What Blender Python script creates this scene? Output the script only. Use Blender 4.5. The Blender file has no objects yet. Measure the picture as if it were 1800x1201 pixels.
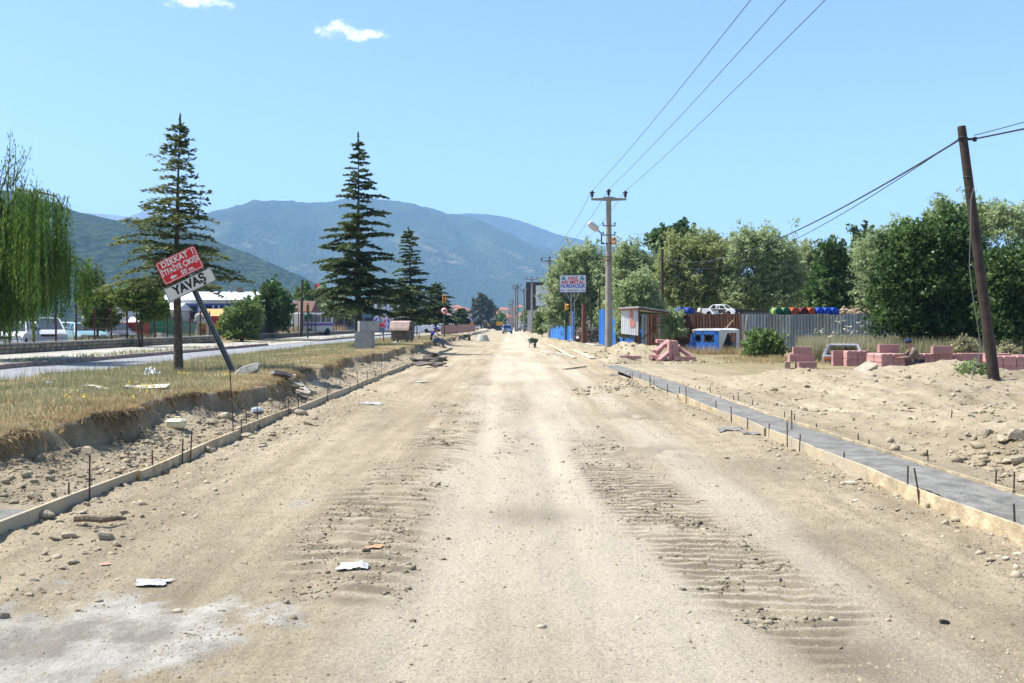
import bpy, bmesh, math, random
import numpy as np
from mathutils import Vector, Matrix, Euler, Quaternion
R = math.radians
sc = bpy.context.scene
col = sc.collection
random.seed(7)
rng = np.random.default_rng(7)

# ------------------------------------------------------------------ camera
FPX = 1750.0; HOR = 570.0; CAMH = 1.7
cd = bpy.data.cameras.new('camera')
cam = bpy.data.objects.new('camera', cd); col.objects.link(cam)
cd.sensor_width = 36.0; cd.lens = 35.0
cd.shift_y = -(600.5 - HOR) / 1800.0
cd.clip_start = 0.1; cd.clip_end = 60000
cam.location = (0, 0, CAMH); cam.rotation_euler = (R(90), 0, 0)
sc.camera = cam

# ------------------------------------------------------------------ sky, sun, exposure
SUN_EL = 57.0
SUN_AZ = (-0.96, 0.22)                       # horizontal direction towards the sun
w = bpy.data.worlds.new('World'); sc.world = w; w.use_nodes = True
nt = w.node_tree; nt.nodes.clear()
out = nt.nodes.new('ShaderNodeOutputWorld'); bg = nt.nodes.new('ShaderNodeBackground')
sky = nt.nodes.new('ShaderNodeTexSky'); sky.sky_type = 'NISHITA'; sky.sun_disc = False
sky.sun_elevation = R(SUN_EL); sky.sun_rotation = math.atan2(SUN_AZ[0], SUN_AZ[1])
sky.altitude = 900; sky.air_density = 1.0; sky.dust_density = 1.1; sky.ozone_density = 4.0
bg.inputs['Strength'].default_value = 0.112
nt.links.new(bg.outputs[0], out.inputs[0])
# two small fair weather clouds, far up in the sky ahead
geo = nt.nodes.new('ShaderNodeNewGeometry')
def wmath(op, a, b=None, c=None):
    n = nt.nodes.new('ShaderNodeMath'); n.operation = op
    for i, v in enumerate((a, b, c)):
        if v is None: continue
        if isinstance(v, (int, float)): n.inputs[i].default_value = v
        else: nt.links.new(v, n.inputs[i])
    return n.outputs[0]
tc = nt.nodes.new('ShaderNodeTexCoord')
sep = nt.nodes.new('ShaderNodeSeparateXYZ'); nt.links.new(tc.outputs['Generated'], sep.inputs[0])
az = wmath('ARCTAN2', sep.outputs[0], sep.outputs[1])
el = wmath('ARCSINE', sep.outputs[2])
noi = nt.nodes.new('ShaderNodeTexNoise'); noi.inputs['Scale'].default_value = 48; noi.inputs['Detail'].default_value = 9
noi.inputs['Roughness'].default_value = 0.62
mp = nt.nodes.new('ShaderNodeMapping'); mp.inputs['Scale'].default_value = (1, 1, 1.6)
nt.links.new(tc.outputs['Generated'], mp.inputs[0]); nt.links.new(mp.outputs[0], noi.inputs['Vector'])
def cloud(px, py, wx, wy, tilt=0.0):
    a0 = math.atan2(px - 900, FPX); e0 = math.atan2(HOR - py, math.hypot(FPX, px - 900))
    du = wmath('DIVIDE', wmath('SUBTRACT', az, a0), wx / FPX)
    dv = wmath('ADD', wmath('DIVIDE', wmath('SUBTRACT', el, e0), wy / FPX), wmath('MULTIPLY', du, tilt))
    r = wmath('SQRT', wmath('ADD', wmath('MULTIPLY', du, du), wmath('MULTIPLY', dv, dv)))
    m = wmath('ADD', wmath('SUBTRACT', 1.0, r), wmath('MULTIPLY', wmath('SUBTRACT', noi.outputs[0], 0.5), 3.4))
    mr = nt.nodes.new('ShaderNodeMapRange'); mr.interpolation_type = 'SMOOTHSTEP'
    mr.inputs['From Min'].default_value = 0.15; mr.inputs['From Max'].default_value = 1.15
    nt.links.new(m, mr.inputs['Value']); return mr.outputs['Result']
c1 = cloud(605, 55, 62, 22, 0.0)
c1b = cloud(650, 58, 34, 13, 0.0)
c2 = cloud(342, -2, 60, 20)
cm = wmath('MAXIMUM', wmath('MAXIMUM', c1, c1b), c2)
mixc = nt.nodes.new('ShaderNodeMix'); mixc.data_type = 'RGBA'
nt.links.new(wmath('MULTIPLY', cm, 0.85), mixc.inputs['Factor'])
nt.links.new(sky.outputs[0], mixc.inputs['A']); mixc.inputs['B'].default_value = (9, 9, 9.1, 1)
nt.links.new(mixc.outputs['Result'], bg.inputs['Color'])

sd = bpy.data.lights.new('sun', 'SUN'); sun = bpy.data.objects.new('sun', sd); col.objects.link(sun)
sd.energy = 5.0; sd.angle = R(0.53); sd.color = (1.0, 0.965, 0.90)
ce = math.cos(R(SUN_EL)); hn = math.hypot(*SUN_AZ)
sdir = Vector((SUN_AZ[0] / hn * ce, SUN_AZ[1] / hn * ce, math.sin(R(SUN_EL))))
sun.rotation_euler = sdir.to_track_quat('Z', 'Y').to_euler()
sun.location = (-40, 20, 60)
vs = sc.view_settings
vs.view_transform = 'Standard'; vs.look = 'None'; vs.exposure = 1.02; vs.gamma = 1.0
try: vs.use_curve_mapping = False
except Exception: pass
cy = sc.cycles
cy.max_bounces = 6; cy.diffuse_bounces = 3; cy.glossy_bounces = 2; cy.transmission_bounces = 3; cy.volume_bounces = 1
cy.transparent_max_bounces = 8; cy.caustics_reflective = False; cy.caustics_refractive = False
cy.use_denoising = True

# ------------------------------------------------------------------ helpers
def at(px, py, Y):
    return Vector(((px - 900) / FPX * Y, Y, CAMH - (py - HOR) / FPX * Y))
def onz(px, py, z=0.0):
    Y = FPX * (CAMH - z) / (py - HOR)
    return Vector(((px - 900) / FPX * Y, Y, z))

_mats = {}
def mat(name, color, rough=0.85, metal=0.0, var=0.0, vscale=6.0, bump=0.0, bscale=40.0, color2=None, spec=0.3, rand=0.0, emit=None, coord='Object'):
    if name in _mats: return _mats[name]
    m = bpy.data.materials.new(name); m.use_nodes = True
    t = m.node_tree; b = t.nodes['Principled BSDF']
    b.inputs['Roughness'].default_value = rough; b.inputs['Metallic'].default_value = metal
    b.inputs['Specular IOR Level'].default_value = spec
    c = tuple(color) + (1,)
    b.inputs['Base Color'].default_value = c
    src = None
    if var or color2 or bump:
        tcn = t.nodes.new('ShaderNodeTexCoord')
    if var or color2:
        n = t.nodes.new('ShaderNodeTexNoise'); n.inputs['Scale'].default_value = vscale; n.inputs['Detail'].default_value = 6; n.inputs['Roughness'].default_value = 0.65
        t.links.new(tcn.outputs[coord], n.inputs['Vector'])
        r = t.nodes.new('ShaderNodeValToRGB')
        r.color_ramp.elements[0].position = 0.36; r.color_ramp.elements[1].position = 0.66
        if color2: a2 = tuple(color2) + (1,)
        else: a2 = tuple(min(1, x * (1 + var)) for x in color) + (1,)
        a1 = c if color2 else tuple(x * (1 - var) for x in color) + (1,)
        r.color_ramp.elements[0].color = a1; r.color_ramp.elements[1].color = a2
        t.links.new(n.outputs[0], r.inputs[0]); src = r.outputs[0]
        t.links.new(src, b.inputs['Base Color'])
    if rand:
        oi = t.nodes.new('ShaderNodeObjectInfo')
        hs = t.nodes.new('ShaderNodeHueSaturation')
        mr = t.nodes.new('ShaderNodeMapRange'); mr.inputs['To Min'].default_value = 1 - rand; mr.inputs['To Max'].default_value = 1 + rand
        t.links.new(oi.outputs['Random'], mr.inputs['Value']); t.links.new(mr.outputs['Result'], hs.inputs['Value'])
        if src: t.links.new(src, hs.inputs['Color'])
        else: hs.inputs['Color'].default_value = c
        t.links.new(hs.outputs[0], b.inputs['Base Color'])
    if bump:
        n2 = t.nodes.new('ShaderNodeTexNoise'); n2.inputs['Scale'].default_value = bscale; n2.inputs['Detail'].default_value = 5
        t.links.new(tcn.outputs[coord], n2.inputs['Vector'])
        bp = t.nodes.new('ShaderNodeBump'); bp.inputs['Strength'].default_value = min(1, bump); bp.inputs['Distance'].default_value = 0.03
        t.links.new(n2.outputs[0], bp.inputs['Height']); t.links.new(bp.outputs[0], b.inputs['Normal'])
    if emit:
        b.inputs['Emission Color'].default_value = tuple(emit) + (1,); b.inputs['Emission Strength'].default_value = 1
    _mats[name] = m
    return m

def leafmat(name, c0, c1, c2, rough=0.55, trans=0.35, scale=0.35, spec=0.25):
    """foliage: colour varies leaf by leaf and clump by clump, some light comes through"""
    if name in _mats: return _mats[name]
    m = bpy.data.materials.new(name); m.use_nodes = True
    t = m.node_tree; b = t.nodes['Principled BSDF']; o = t.nodes['Material Output']
    g = t.nodes.new('ShaderNodeNewGeometry'); n = t.nodes.new('ShaderNodeTexNoise'); n.inputs['Scale'].default_value = scale; n.inputs['Detail'].default_value = 3
    tcn = t.nodes.new('ShaderNodeTexCoord'); t.links.new(tcn.outputs['Object'], n.inputs['Vector'])
    ad = t.nodes.new('ShaderNodeMath'); ad.operation = 'MULTIPLY_ADD'
    t.links.new(g.outputs['Random Per Island'], ad.inputs[0]); ad.inputs[1].default_value = 0.55
    mr = t.nodes.new('ShaderNodeMapRange'); mr.inputs['From Min'].default_value = 0.3; mr.inputs['From Max'].default_value = 0.7
    mr.inputs['To Min'].default_value = -0.05; mr.inputs['To Max'].default_value = 0.5
    t.links.new(n.outputs[0], mr.inputs['Value']); t.links.new(mr.outputs[0], ad.inputs[2])
    r = t.nodes.new('ShaderNodeValToRGB'); e = r.color_ramp.elements
    e[0].position = 0.05; e[0].color = c0 + (1,); e[1].position = 0.95; e[1].color = c2 + (1,)
    k = e.new(0.5); k.color = c1 + (1,)
    t.links.new(ad.outputs[0], r.inputs[0]); t.links.new(r.outputs[0], b.inputs['Base Color'])
    b.inputs['Roughness'].default_value = rough; b.inputs['Specular IOR Level'].default_value = spec
    tr = t.nodes.new('ShaderNodeBsdfTranslucent'); t.links.new(r.outputs[0], tr.inputs['Color'])
    mx = t.nodes.new('ShaderNodeMixShader'); mx.inputs[0].default_value = trans
    t.links.new(b.outputs[0], mx.inputs[1]); t.links.new(tr.outputs[0], mx.inputs[2]); t.links.new(mx.outputs[0], o.inputs['Surface'])
    _mats[name] = m
    return m

def tag(o, label=None, cat=None, group=None, kind=None):
    if label: o['label'] = label
    if cat: o['category'] = cat
    if group: o['group'] = group
    if kind: o['kind'] = kind
    return o
def empty(name, loc=(0, 0, 0), rz=0.0, label=None, cat=None, group=None, rot=None):
    o = bpy.data.objects.new(name, None); col.objects.link(o)
    o.empty_display_size = 0.2; o.location = loc; o.rotation_euler = rot if rot else (0, 0, rz)
    return tag(o, label, cat, group)
def link_mesh(name, me, m=None, parent=None, loc=None, rot=None):
    o = bpy.data.objects.new(name, me); col.objects.link(o)
    if m is not None and not me.materials: me.materials.append(m)
    if parent is not None: o.parent = parent
    if loc is not None: o.location = loc
    if rot is not None: o.rotation_euler = rot
    return o
def kids(o): return [c for c in bpy.data.objects if c.parent is o]
def copy_tree(o, parent=None, children=None):
    c = o.copy(); col.objects.link(c)
    if parent is not None: c.parent = parent
    for ch in list(o.children): copy_tree(ch, c)
    return c

def np_mesh(name, V, Fq, smooth=False):
    """fast mesh from an (n,3) array and an (m,k) array of k-gons"""
    V = np.asarray(V, np.float32); Fq = np.asarray(Fq, np.int32)
    me = bpy.data.meshes.new(name)
    me.vertices.add(len(V)); me.vertices.foreach_set('co', V.ravel())
    k = Fq.shape[1]; n = len(Fq)
    me.loops.add(n * k); me.loops.foreach_set('vertex_index', Fq.ravel())
    me.polygons.add(n); me.polygons.foreach_set('loop_start', np.arange(0, n * k, k, dtype=np.int32))
    try: me.polygons.foreach_set('loop_total', np.full(n, k, np.int32))
    except Exception: pass
    if smooth: me.polygons.foreach_set('use_smooth', np.ones(n, bool))
    me.update(calc_edges=True)
    return me

class MB:
    """collects boxes, bars, tubes and plates into one mesh"""
    def __init__(s): s.v = []; s.f = []; s.sm = []
    def add(s, vs_, fs, smooth=False):
        b = len(s.v); s.v += [tuple(p) for p in vs_]; s.f += [tuple(i + b for i in f) for f in fs]; s.sm += [smooth] * len(fs); return s
    def box(s, c, d, rot=None, taper=1.0):
        x, y, z = d[0] / 2, d[1] / 2, d[2] / 2; t = taper
        p = [(-x, -y, -z), (x, -y, -z), (x, y, -z), (-x, y, -z), (-x * t, -y * t, z), (x * t, -y * t, z), (x * t, y * t, z), (-x * t, y * t, z)]
        M = Euler(rot).to_matrix() if rot else Matrix.Identity(3); c = Vector(c)
        return s.add([M @ Vector(q) + c for q in p], [(0, 3, 2, 1), (4, 5, 6, 7), (0, 1, 5, 4), (1, 2, 6, 5), (2, 3, 7, 6), (3, 0, 4, 7)])
    def bbox(s, c, d, b=0.01, rot=None):
        """box with chamfered edges"""
        M = Euler(rot).to_matrix() if rot else Matrix.Identity(3); c = Vector(c)
        bm = bmesh.new(); bmesh.ops.create_cube(bm, size=1.0)
        for q in bm.verts: q.co = Vector((q.co.x * d[0], q.co.y * d[1], q.co.z * d[2]))
        bmesh.ops.bevel(bm, geom=list(bm.edges), offset=b, segments=1, affect='EDGES')
        bm.verts.index_update()
        s.add([M @ q.co + c for q in bm.verts], [[q.index for q in f.verts] for f in bm.faces]); bm.free(); return s
    def tube(s, pts, rad, n=8, cap=True, smooth=True):
        pts = [Vector(p) for p in pts]
        if not hasattr(rad, '__len__'): rad = [rad] * len(pts)
        vs_ = []; fs = []
        up = None
        for i, p in enumerate(pts):
            d = (pts[min(i + 1, len(pts) - 1)] - pts[max(i - 1, 0)])
            if d.length < 1e-9: d = Vector((0, 0, 1))
            d.normalize()
            if up is None:
                up = Vector((1, 0, 0)) if abs(d.x) < 0.8 else Vector((0, 1, 0))
            a = (up - d * up.dot(d)).normalized(); b = d.cross(a); up = a
            for k in range(n):
                t = 2 * math.pi * k / n
                vs_.append(p + (a * math.cos(t) + b * math.sin(t)) * rad[i])
        for i in range(len(pts) - 1):
            for k in range(n):
                fs.append((i * n + k, i * n + (k + 1) % n, (i + 1) * n + (k + 1) % n, (i + 1) * n + k))
        s.add(vs_, fs, smooth)
        if cap:
            b0 = len(s.v) - len(vs_)
            s.f.append(tuple(b0 + k for k in reversed(range(n)))); s.sm.append(False)
            s.f.append(tuple(b0 + (len(pts) - 1) * n + k for k in range(n))); s.sm.append(False)
        return s
    def prism(s, poly, axis, a, b):
        """polygon of (u, v) pairs extruded along x, y or z between a and b"""
        def P(u, v, q): return {'x': (q, u, v), 'y': (u, q, v), 'z': (u, v, q)}[axis]
        n = len(poly); vs_ = [P(u, v, a) for u, v in poly] + [P(u, v, b) for u, v in poly]
        fs = [tuple(range(n))[::-1], tuple(range(n, 2 * n))] + [(i, (i + 1) % n, n + (i + 1) % n, n + i) for i in range(n)]
        return s.add(vs_, fs)
    def lathe(s, prof, c=(0, 0, 0), n=14, axis='z'):
        vs_ = []; fs = []; c = Vector(c)
        for r_, h in prof:
            for k in range(n):
                t = 2 * math.pi * k / n; u, v = r_ * math.cos(t), r_ * math.sin(t)
                vs_.append(c + Vector({'z': (u, v, h), 'y': (u, h, v), 'x': (h, u, v)}[axis]))
        for i in range(len(prof) - 1):
            for k in range(n): fs.append((i * n + k, i * n + (k + 1) % n, (i + 1) * n + (k + 1) % n, (i + 1) * n + k))
        fs.append(tuple(range(n))[::-1]); fs.append(tuple((len(prof) - 1) * n + k for k in range(n)))
        return s.add(vs_, fs, True)
    def quad(s, *p): return s.add(p, [tuple(range(len(p)))])
    def mesh(s, name):
        me = bpy.data.meshes.new(name); me.from_pydata(s.v, [], s.f)
        me.polygons.foreach_set('use_smooth', s.sm); me.update()
        bm = bmesh.new(); bm.from_mesh(me); bmesh.ops.recalc_face_normals(bm, faces=bm.faces); bm.to_mesh(me); bm.free()
        return me
    def build(s, name, m, parent=None, loc=None, rot=None):
        me = s.mesh(name); o = link_mesh(name, me, m, parent, loc, rot)
        if any(s.sm) and not all(s.sm):
            try: me.set_sharp_from_angle(angle=R(40))
            except Exception: pass
        return o

# value noise, vectorised
def _h(ix, iy, s):
    n = (ix.astype(np.int64) * 374761393 + iy.astype(np.int64) * 668265263 + s * 982451653) & 0xffffffff
    n = ((n ^ (n >> 13)) * 1274126177) & 0xffffffff
    return ((n ^ (n >> 16)) & 0xffffff).astype(np.float64) / 0xffffff
def vn(x, y, s=0):
    x = np.asarray(x, float); y = np.asarray(y, float)
    ix = np.floor(x); iy = np.floor(y); fx = x - ix; fy = y - iy
    fx = fx * fx * (3 - 2 * fx); fy = fy * fy * (3 - 2 * fy)
    a = _h(ix, iy, s); b = _h(ix + 1, iy, s); c = _h(ix, iy + 1, s); d = _h(ix + 1, iy + 1, s)
    return (a * (1 - fx) + b * fx) * (1 - fy) + (c * (1 - fx) + d * fx) * fy - 0.5
def fbm(x, y, s=0, o=4, g=0.5):
    t = 0; a = 1.0; f = 1.0
    for i in range(o):
        t = t + a * vn(x * f + 17.3 * i, y * f - 9.1 * i, s + i); a *= g; f *= 2.03
    return t
def ordn(i): return ['first', 'second', 'third', 'fourth', 'fifth', 'sixth', 'seventh', 'eighth', 'ninth', 'tenth', 'eleventh', 'twelfth', 'thirteenth', 'fourteenth', 'fifteenth', 'sixteenth', 'seventeenth', 'eighteenth', 'nineteenth', 'twentieth', 'last but one', 'last'][i]
def sst(a, b, x):
    t = np.clip((x - a) / (b - a), 0, 1); return t * t * (3 - 2 * t)
def gau(x, y, cx, cy_, sx, sy): return np.exp(-((x - cx) / sx) ** 2 - ((y - cy_) / sy) ** 2)
# ------------------------------------------------------------------ the ground: one sheet
def xl(y): return -4.1 - 0.03 * np.sin(np.asarray(y) * 0.45)
def xr(y): return 4.02 - 0.0155 * np.minimum(np.asarray(y, float), 60.0)
def bank_edge(y, x=None):
    y = np.asarray(y, float)
    e = -5.35 + 0.75 * fbm(y / 2.6, y * 0 + 3.3, 11, 2) + 0.3 * fbm(y * 1.3, y * 0 + 1.7, 12, 3) - 0.25 * sst(14, 9, y)
    e = e + 0.55 * np.exp(-((y - 20.5) / 2.2) ** 2) - 0.35 * np.exp(-((y - 26) / 2) ** 2)
    return e
MOUNDS = [(10.9, 25.0, 1.5, 2.0, .34), (7.3, 26.0, 1.4, 2.0, .12), (6.0, 53.5, 1.1, 1.8, .72), (7.5, 53.0, 1.0, 1.6, .45), (4.75, 45, .7, 1.1, .36),
          (5.6, 47, .8, 1.0, .2), (2.2, 24.5, 0.9, .42, .13), (3.1, 24.0, .6, .5, .17), (3.15, 28.5, .35, 2.0, .12), (3.45, 18.5, .25, 3.0, .08), (8.7, 52, 1.0, 1.2, .3), (4.4, 74, 1.6, 5, .35), (3.6, 96, 1.5, 8, .35)]
def tracks(x, y):
    """0..1 masks of the two bands of cleat marks"""
    cxr = 1.52 + 0.22 * np.sin(y * 0.33 + 0.6) - 0.02 * (y - 6)
    cxl = -1.12 + 0.12 * np.sin(y * 0.5)
    er = np.exp(-(np.abs(x - cxr) / 0.42) ** 4) * sst(0.0, .25, fbm(x * 1.1 + 3, y * 0.6, 31, 2) + 0.26) * sst(18, 10, y)
    el_ = np.exp(-(np.abs(x - cxl) / 0.45) ** 4) * sst(-0.02, .3, fbm(x * .9 + 8, y * 0.45, 33, 2) + 0.25) * sst(46, 16, y)
    ec = 0.5 * np.exp(-(np.abs(x - 0.05) / 0.3) ** 4) * sst(0.1, .4, fbm(x * .9 + 8, y * 0.35, 35, 2) + 0.1) * sst(40, 14, y)
    return er, el_, ec, cxr, cxl
def gh(x, y):
    x = np.asarray(x, float); y = np.asarray(y, float)
    x, y = np.broadcast_arrays(x, y)
    L = xl(y); Rr = xr(y)
    road = (x > L) & (x < Rr)
    z = 0.035 * fbm(x * 0.55, y * 0.16, 1, 3) + 0.022 * fbm(x * 1.9, y * 1.1, 2, 3)
    fine = np.where(y < 45, 1.0, 0.0)
    rough = sst(2.0, 3.9, np.abs(x + 0.05))                          # verges rougher than the wheel tracks
    z = z + fine * (0.012 + 0.034 * rough) * fbm(x * 5, y * 5, 3, 5, .62)
    # wheel ruts running along the road
    z = z - 0.022 * np.exp(-((x - 0.62 + .2 * np.sin(y * .12)) / .2) ** 2) * sst(60, 20, y) - 0.02 * np.exp(-((x + 0.62 - .15 * np.sin(y * .1)) / .18) ** 2) * sst(60, 20, y)
    z = z + fine * .009 * fbm(x * 8 + .3 * np.sin(y * .2), y * .3, 6, 2) * sst(3.6, 2.6, np.abs(x + .05))
    er, el_, ec, cxr, cxl = tracks(x, y)
    jag = 0.5 + 1.0 * vn(x * 5, y * 5, 40)
    ph = (y + 0.022 * vn(x * 2.2, y * 1.0, 41)) / 0.165
    rid = np.abs(np.mod(ph, 1) * 2 - 1)
    z = z + er * (0.017 * sst(.7, .82, rid) * (vn(x * 3.1, y * 5.5, 47) > -.22) * np.clip(jag, 0, 1.4) + 0.034 * np.clip(fbm(x * 11, y * 15, 42, 3), 0, 1) - 0.012)
    ph2 = (y + 0.55 * (x - cxl) ** 2 + 0.16 * (x - cxl) + 0.05 * vn(x * 2, y * 1.3, 43)) / 0.30
    rid2 = np.abs(np.mod(ph2, 1) * 2 - 1)
    z = z + (el_ + ec) * (0.015 * sst(.62, .8, rid2) * (vn(x * 2.4, y * 3, 48) > -.2) * np.clip(jag, .1, 1.3) + 0.036 * np.clip(fbm(x * 10, y * 11, 44, 3), 0, 1))
    # left: spoil strip, cut bank, grassy plateau sloping to the other road
    e = bank_edge(y)
    e2 = e + fine * (0.17 * fbm(x * 2, y * 2.6, 50, 3) + 0.10 * vn(y * 6, x * 1.5, 51) + .05 * vn(y * 14, x * 3, 59))
    plate = 0.53 + 0.09 * fbm(x * .6, y * .5, 52, 3) - 0.21 * sst(-6.2, -12.0, x) + fine * 0.02 * fbm(x * 5, y * 5, 53, 2) 
    floor_ = 0.015 + 0.10 * sst(-4.2, -5.3, x) + fine * 0.17 * np.clip(fbm(x * 1.7, y * 1.7, 54, 4), -.15, 1) * sst(-4.15, -4.6, x) + .018 * fine * fbm(x * 9, y * 9, 57, 3)
    toe = 0.12 * sst(e2 + 0.55, e2, x) * (0.4 + 1.2 * np.clip(vn(y * 1.4, x * 1.4, 55) + .4, 0, 1))
    s = sst(e2 + 0.07, e2 - 0.07, x)
    lip = -0.10 * np.exp(-((x - e2 + .12) / .16) ** 2) * np.clip(vn(y * 1.1, x * .8, 56) + .35, 0, 1)
    bank = (floor_ + toe) * (1 - s) + (plate + lip) * s
    bank = bank * (1 - sst(-16.4, -16.1, -np.abs(x)) * 0) 
    mL = sst(L + 0.02, L - 0.06, x)
    z = z * (1 - mL) + bank * mL
    z = np.where(x < -12.6, 0.27 - 0.0 * x, z)
    z = np.where(x < -16.0, 0.27, z)
    z = np.where(x < -21.8, 0.40 + 0.05 * fbm(x * .4, y * .4, 58, 2), z)
    # right: kerb gutter, flat, spoil mound, waste land
    inG = sst(Rr + 0.02, Rr + 0.10, x)
    flat = 0.10 + 0.03 * fbm(x * 1.2, y * 1.2, 60, 3) + fine * 0.02 * fbm(x * 7, y * 7, 61, 3)
    mnd = 0.30 * sst(5.0, 8.6, x) * sst(12.5, 21.5, y) * (1 - 0.85 * sst(26.5, 31, y)) * (1 - .3 * sst(18, 26, x))
    mnd = mnd + 0.26 * sst(5.3, 6.6, x + .25 * vn(y * .9, x, 66)) * sst(8.6, 9.6, y) * (1 - sst(13.5, 18, y)) 
    lump = fine * 0.16 * np.clip(fbm(x * 0.9, y * 0.9, 62, 5, .55), -.3, 1) * sst(4.9, 6.3, x) * sst(33, 27, y)
    lump = lump + fine * .055 * fbm(x * 3.7, y * 3.7, 65, 4, .6) * sst(4.7, 5.6, x) * sst(36, 30, y)
    right = (flat + mnd + lump) * (1 - sst(27, 34, y) * .9)
    z = z * (1 - inG) + right * inG
    for cx, cy_, sx, sy, hh in MOUNDS:
        z = z + hh * gau(x, y, cx, cy_, sx, sy) * (1 + .35 * fbm(x * 1.8, y * 1.8, 63, 4))
    # under the gutter
    inS = (x > Rr - 0.0) & (x < Rr + 0.76) & (y < 39.2)
    z = np.where(inS, np.minimum(z, 0.03 + .4 * sst(37.4, 38.9, y)), z)
    inS2 = (x < L) & (x > L - 0.95) & (y < 9.3)
    z = np.where(inS2, np.minimum(z, 0.03), z)
    far = sst(150, 400, y)
    z = z * (1 - far) + 0.0 * far
    return z
def ghs(x, y): return float(gh(np.array([x]), np.array([y]))[0])

def grade(a, b, s0, g):
    r = [a]; s = s0
    while r[-1] < b: r.append(r[-1] + s); s *= g
    r[-1] = b; return r
xs = np.concatenate([-np.array(grade(13.2, 9000, .35, 1.16))[::-1], np.arange(-13.1, -6.7, .13), np.arange(-6.7, -3.9, .035), np.arange(-3.9, 4.9, .048), np.arange(4.9, 9.5, .065), np.arange(9.5, 16, .15), np.array(grade(16, 9000, .25, 1.16))])
ys = np.concatenate([np.array([-400, -60, -20, -8, -3, 0, 1.5, 2.6]), np.arange(3.4, 9.5, .032), np.arange(9.5, 15, .05), np.arange(15, 24, .09), np.arange(24, 45, .2), np.arange(45, 90, .5), np.array(grade(90, 9000, 1.5, 1.14))])
def ground_sheet():
    X, Y = np.meshgrid(xs, ys)
    jx = np.zeros_like(X)
    Z = gh(X, Y)
    Zf = Z
    nx, ny = len(xs), len(ys)
    V = np.stack([X, Y, Zf], -1).reshape(-1, 3)
    i = np.arange(nx * ny).reshape(ny, nx)
    F = np.stack([i[:-1, :-1], i[:-1, 1:], i[1:, 1:], i[1:, :-1]], -1).reshape(-1, 4)
    me = np_mesh('ground', V, F, True)
    x, y = X.ravel(), Y.ravel()
    er, el_, ec, cxr, cxl = tracks(x, y)
    comp_lit = np.exp(-(np.abs(x - 0.75) / .75) ** 4) * .8 + np.exp(-(np.abs(x + 0.45) / .5) ** 4) * .7 + .6 * np.exp(-(np.abs(x - 2.1) / .35) ** 4)
    comp_lit = comp_lit * np.clip(0.8 + 1.0 * fbm(x * .9, y * .22, 70, 3), 0, 1) * (1 - np.clip(er + el_, 0, 1))
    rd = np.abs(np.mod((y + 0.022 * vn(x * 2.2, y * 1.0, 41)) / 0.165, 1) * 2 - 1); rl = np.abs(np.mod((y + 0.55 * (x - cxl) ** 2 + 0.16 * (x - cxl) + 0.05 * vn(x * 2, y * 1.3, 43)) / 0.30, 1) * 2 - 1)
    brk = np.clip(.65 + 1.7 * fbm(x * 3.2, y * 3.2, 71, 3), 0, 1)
    damp_shade = np.clip(er * 1.8 * sst(.8, .45, rd) + (el_ + ec) * 1.5 * sst(.8, .35, rl), 0, 1) * brk  # dug-up soil tone plus painted shade in the valleys between cleat ridges
    comp_lit = np.clip(comp_lit + er * sst(.6, .9, rd) * .9 + el_ * sst(.7, .95, rl) * .5, 0, 1)  # cleat ridge tops painted lighter, as if catching more light
    damp_shade += .55 * gau(x, y, .15, 8.9, .5, .45) + .6 * gau(x, y, 2.95, 11.9, .75, 1.1) + .45 * gau(x, y, 2.55, 7.9, .4, .5) + .7 * gau(x, y, 1.75, 5.1, .35, .45)
    damp_shade += .8 * gau(x, y, 2.3, 18.5, .45, .9) * (fbm(x * 3, y * 2, 72, 3) > -.1) + .6 * gau(x, y, 2.0, 13.3, .5, .7) * (fbm(x * 3, y * 2, 73, 3) > 0)
    damp_shade += .5 * sst(xl(y) + .0, xl(y) - .5, x) * (x > -6) * np.clip(.5 + 1.2 * fbm(x * 1.5, y * 1.5, 74, 3), 0, 1)
    damp_shade = np.clip(damp_shade * sst(60, 30, y), 0, 1)
    cem = gau(x, y, -2.4, 5.6, .95, .85) * 1.2 + .6 * gau(x, y, -2.9, 5.2, .7, .5) + .35 * gau(x, y, -1.9, 9.3, .35, .8) + .25 * gau(x, y, -3.2, 7.2, .5, .3)
    cem = (cem > .12) * sst(.36, .7, cem + .95 * fbm(x * 2.3, y * 1.5, 75, 5, .65))
    e = bank_edge(y)
    gr = sst(e - .02, e - .35, x) * sst(150, 90, y * (x > -14)) * (x < -5)
    gr = np.maximum(gr, sst(5.5, 9.5, x) * sst(29, 34, y + fbm(x * .3, y * .3, 76, 2) * 4) * (x > 3))
    gr = np.maximum(gr, sst(200, 600, np.hypot(x, y)))
    gr = np.clip(gr, 0, 1)
    cut = sst(e + .35, e + .1, x) * sst(e - .25, e - .1, x) * (y < 110)
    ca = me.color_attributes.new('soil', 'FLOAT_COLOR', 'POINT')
    A = np.stack([comp_lit, damp_shade, cem, gr], -1).astype(np.float32)
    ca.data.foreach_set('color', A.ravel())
    cb = me.color_attributes.new('cut', 'FLOAT_COLOR', 'POINT')
    cb.data.foreach_set('color', np.stack([cut, cut, cut, cut], -1).astype(np.float32).ravel())
    m = bpy.data.materials.new('dry_dirt'); m.use_nodes = True
    t = m.node_tree; b = t.nodes['Principled BSDF']; b.inputs['Roughness'].default_value = .95; b.inputs['Specular IOR Level'].default_value = .12
    tcn = t.nodes.new('ShaderNodeTexCoord')
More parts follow.
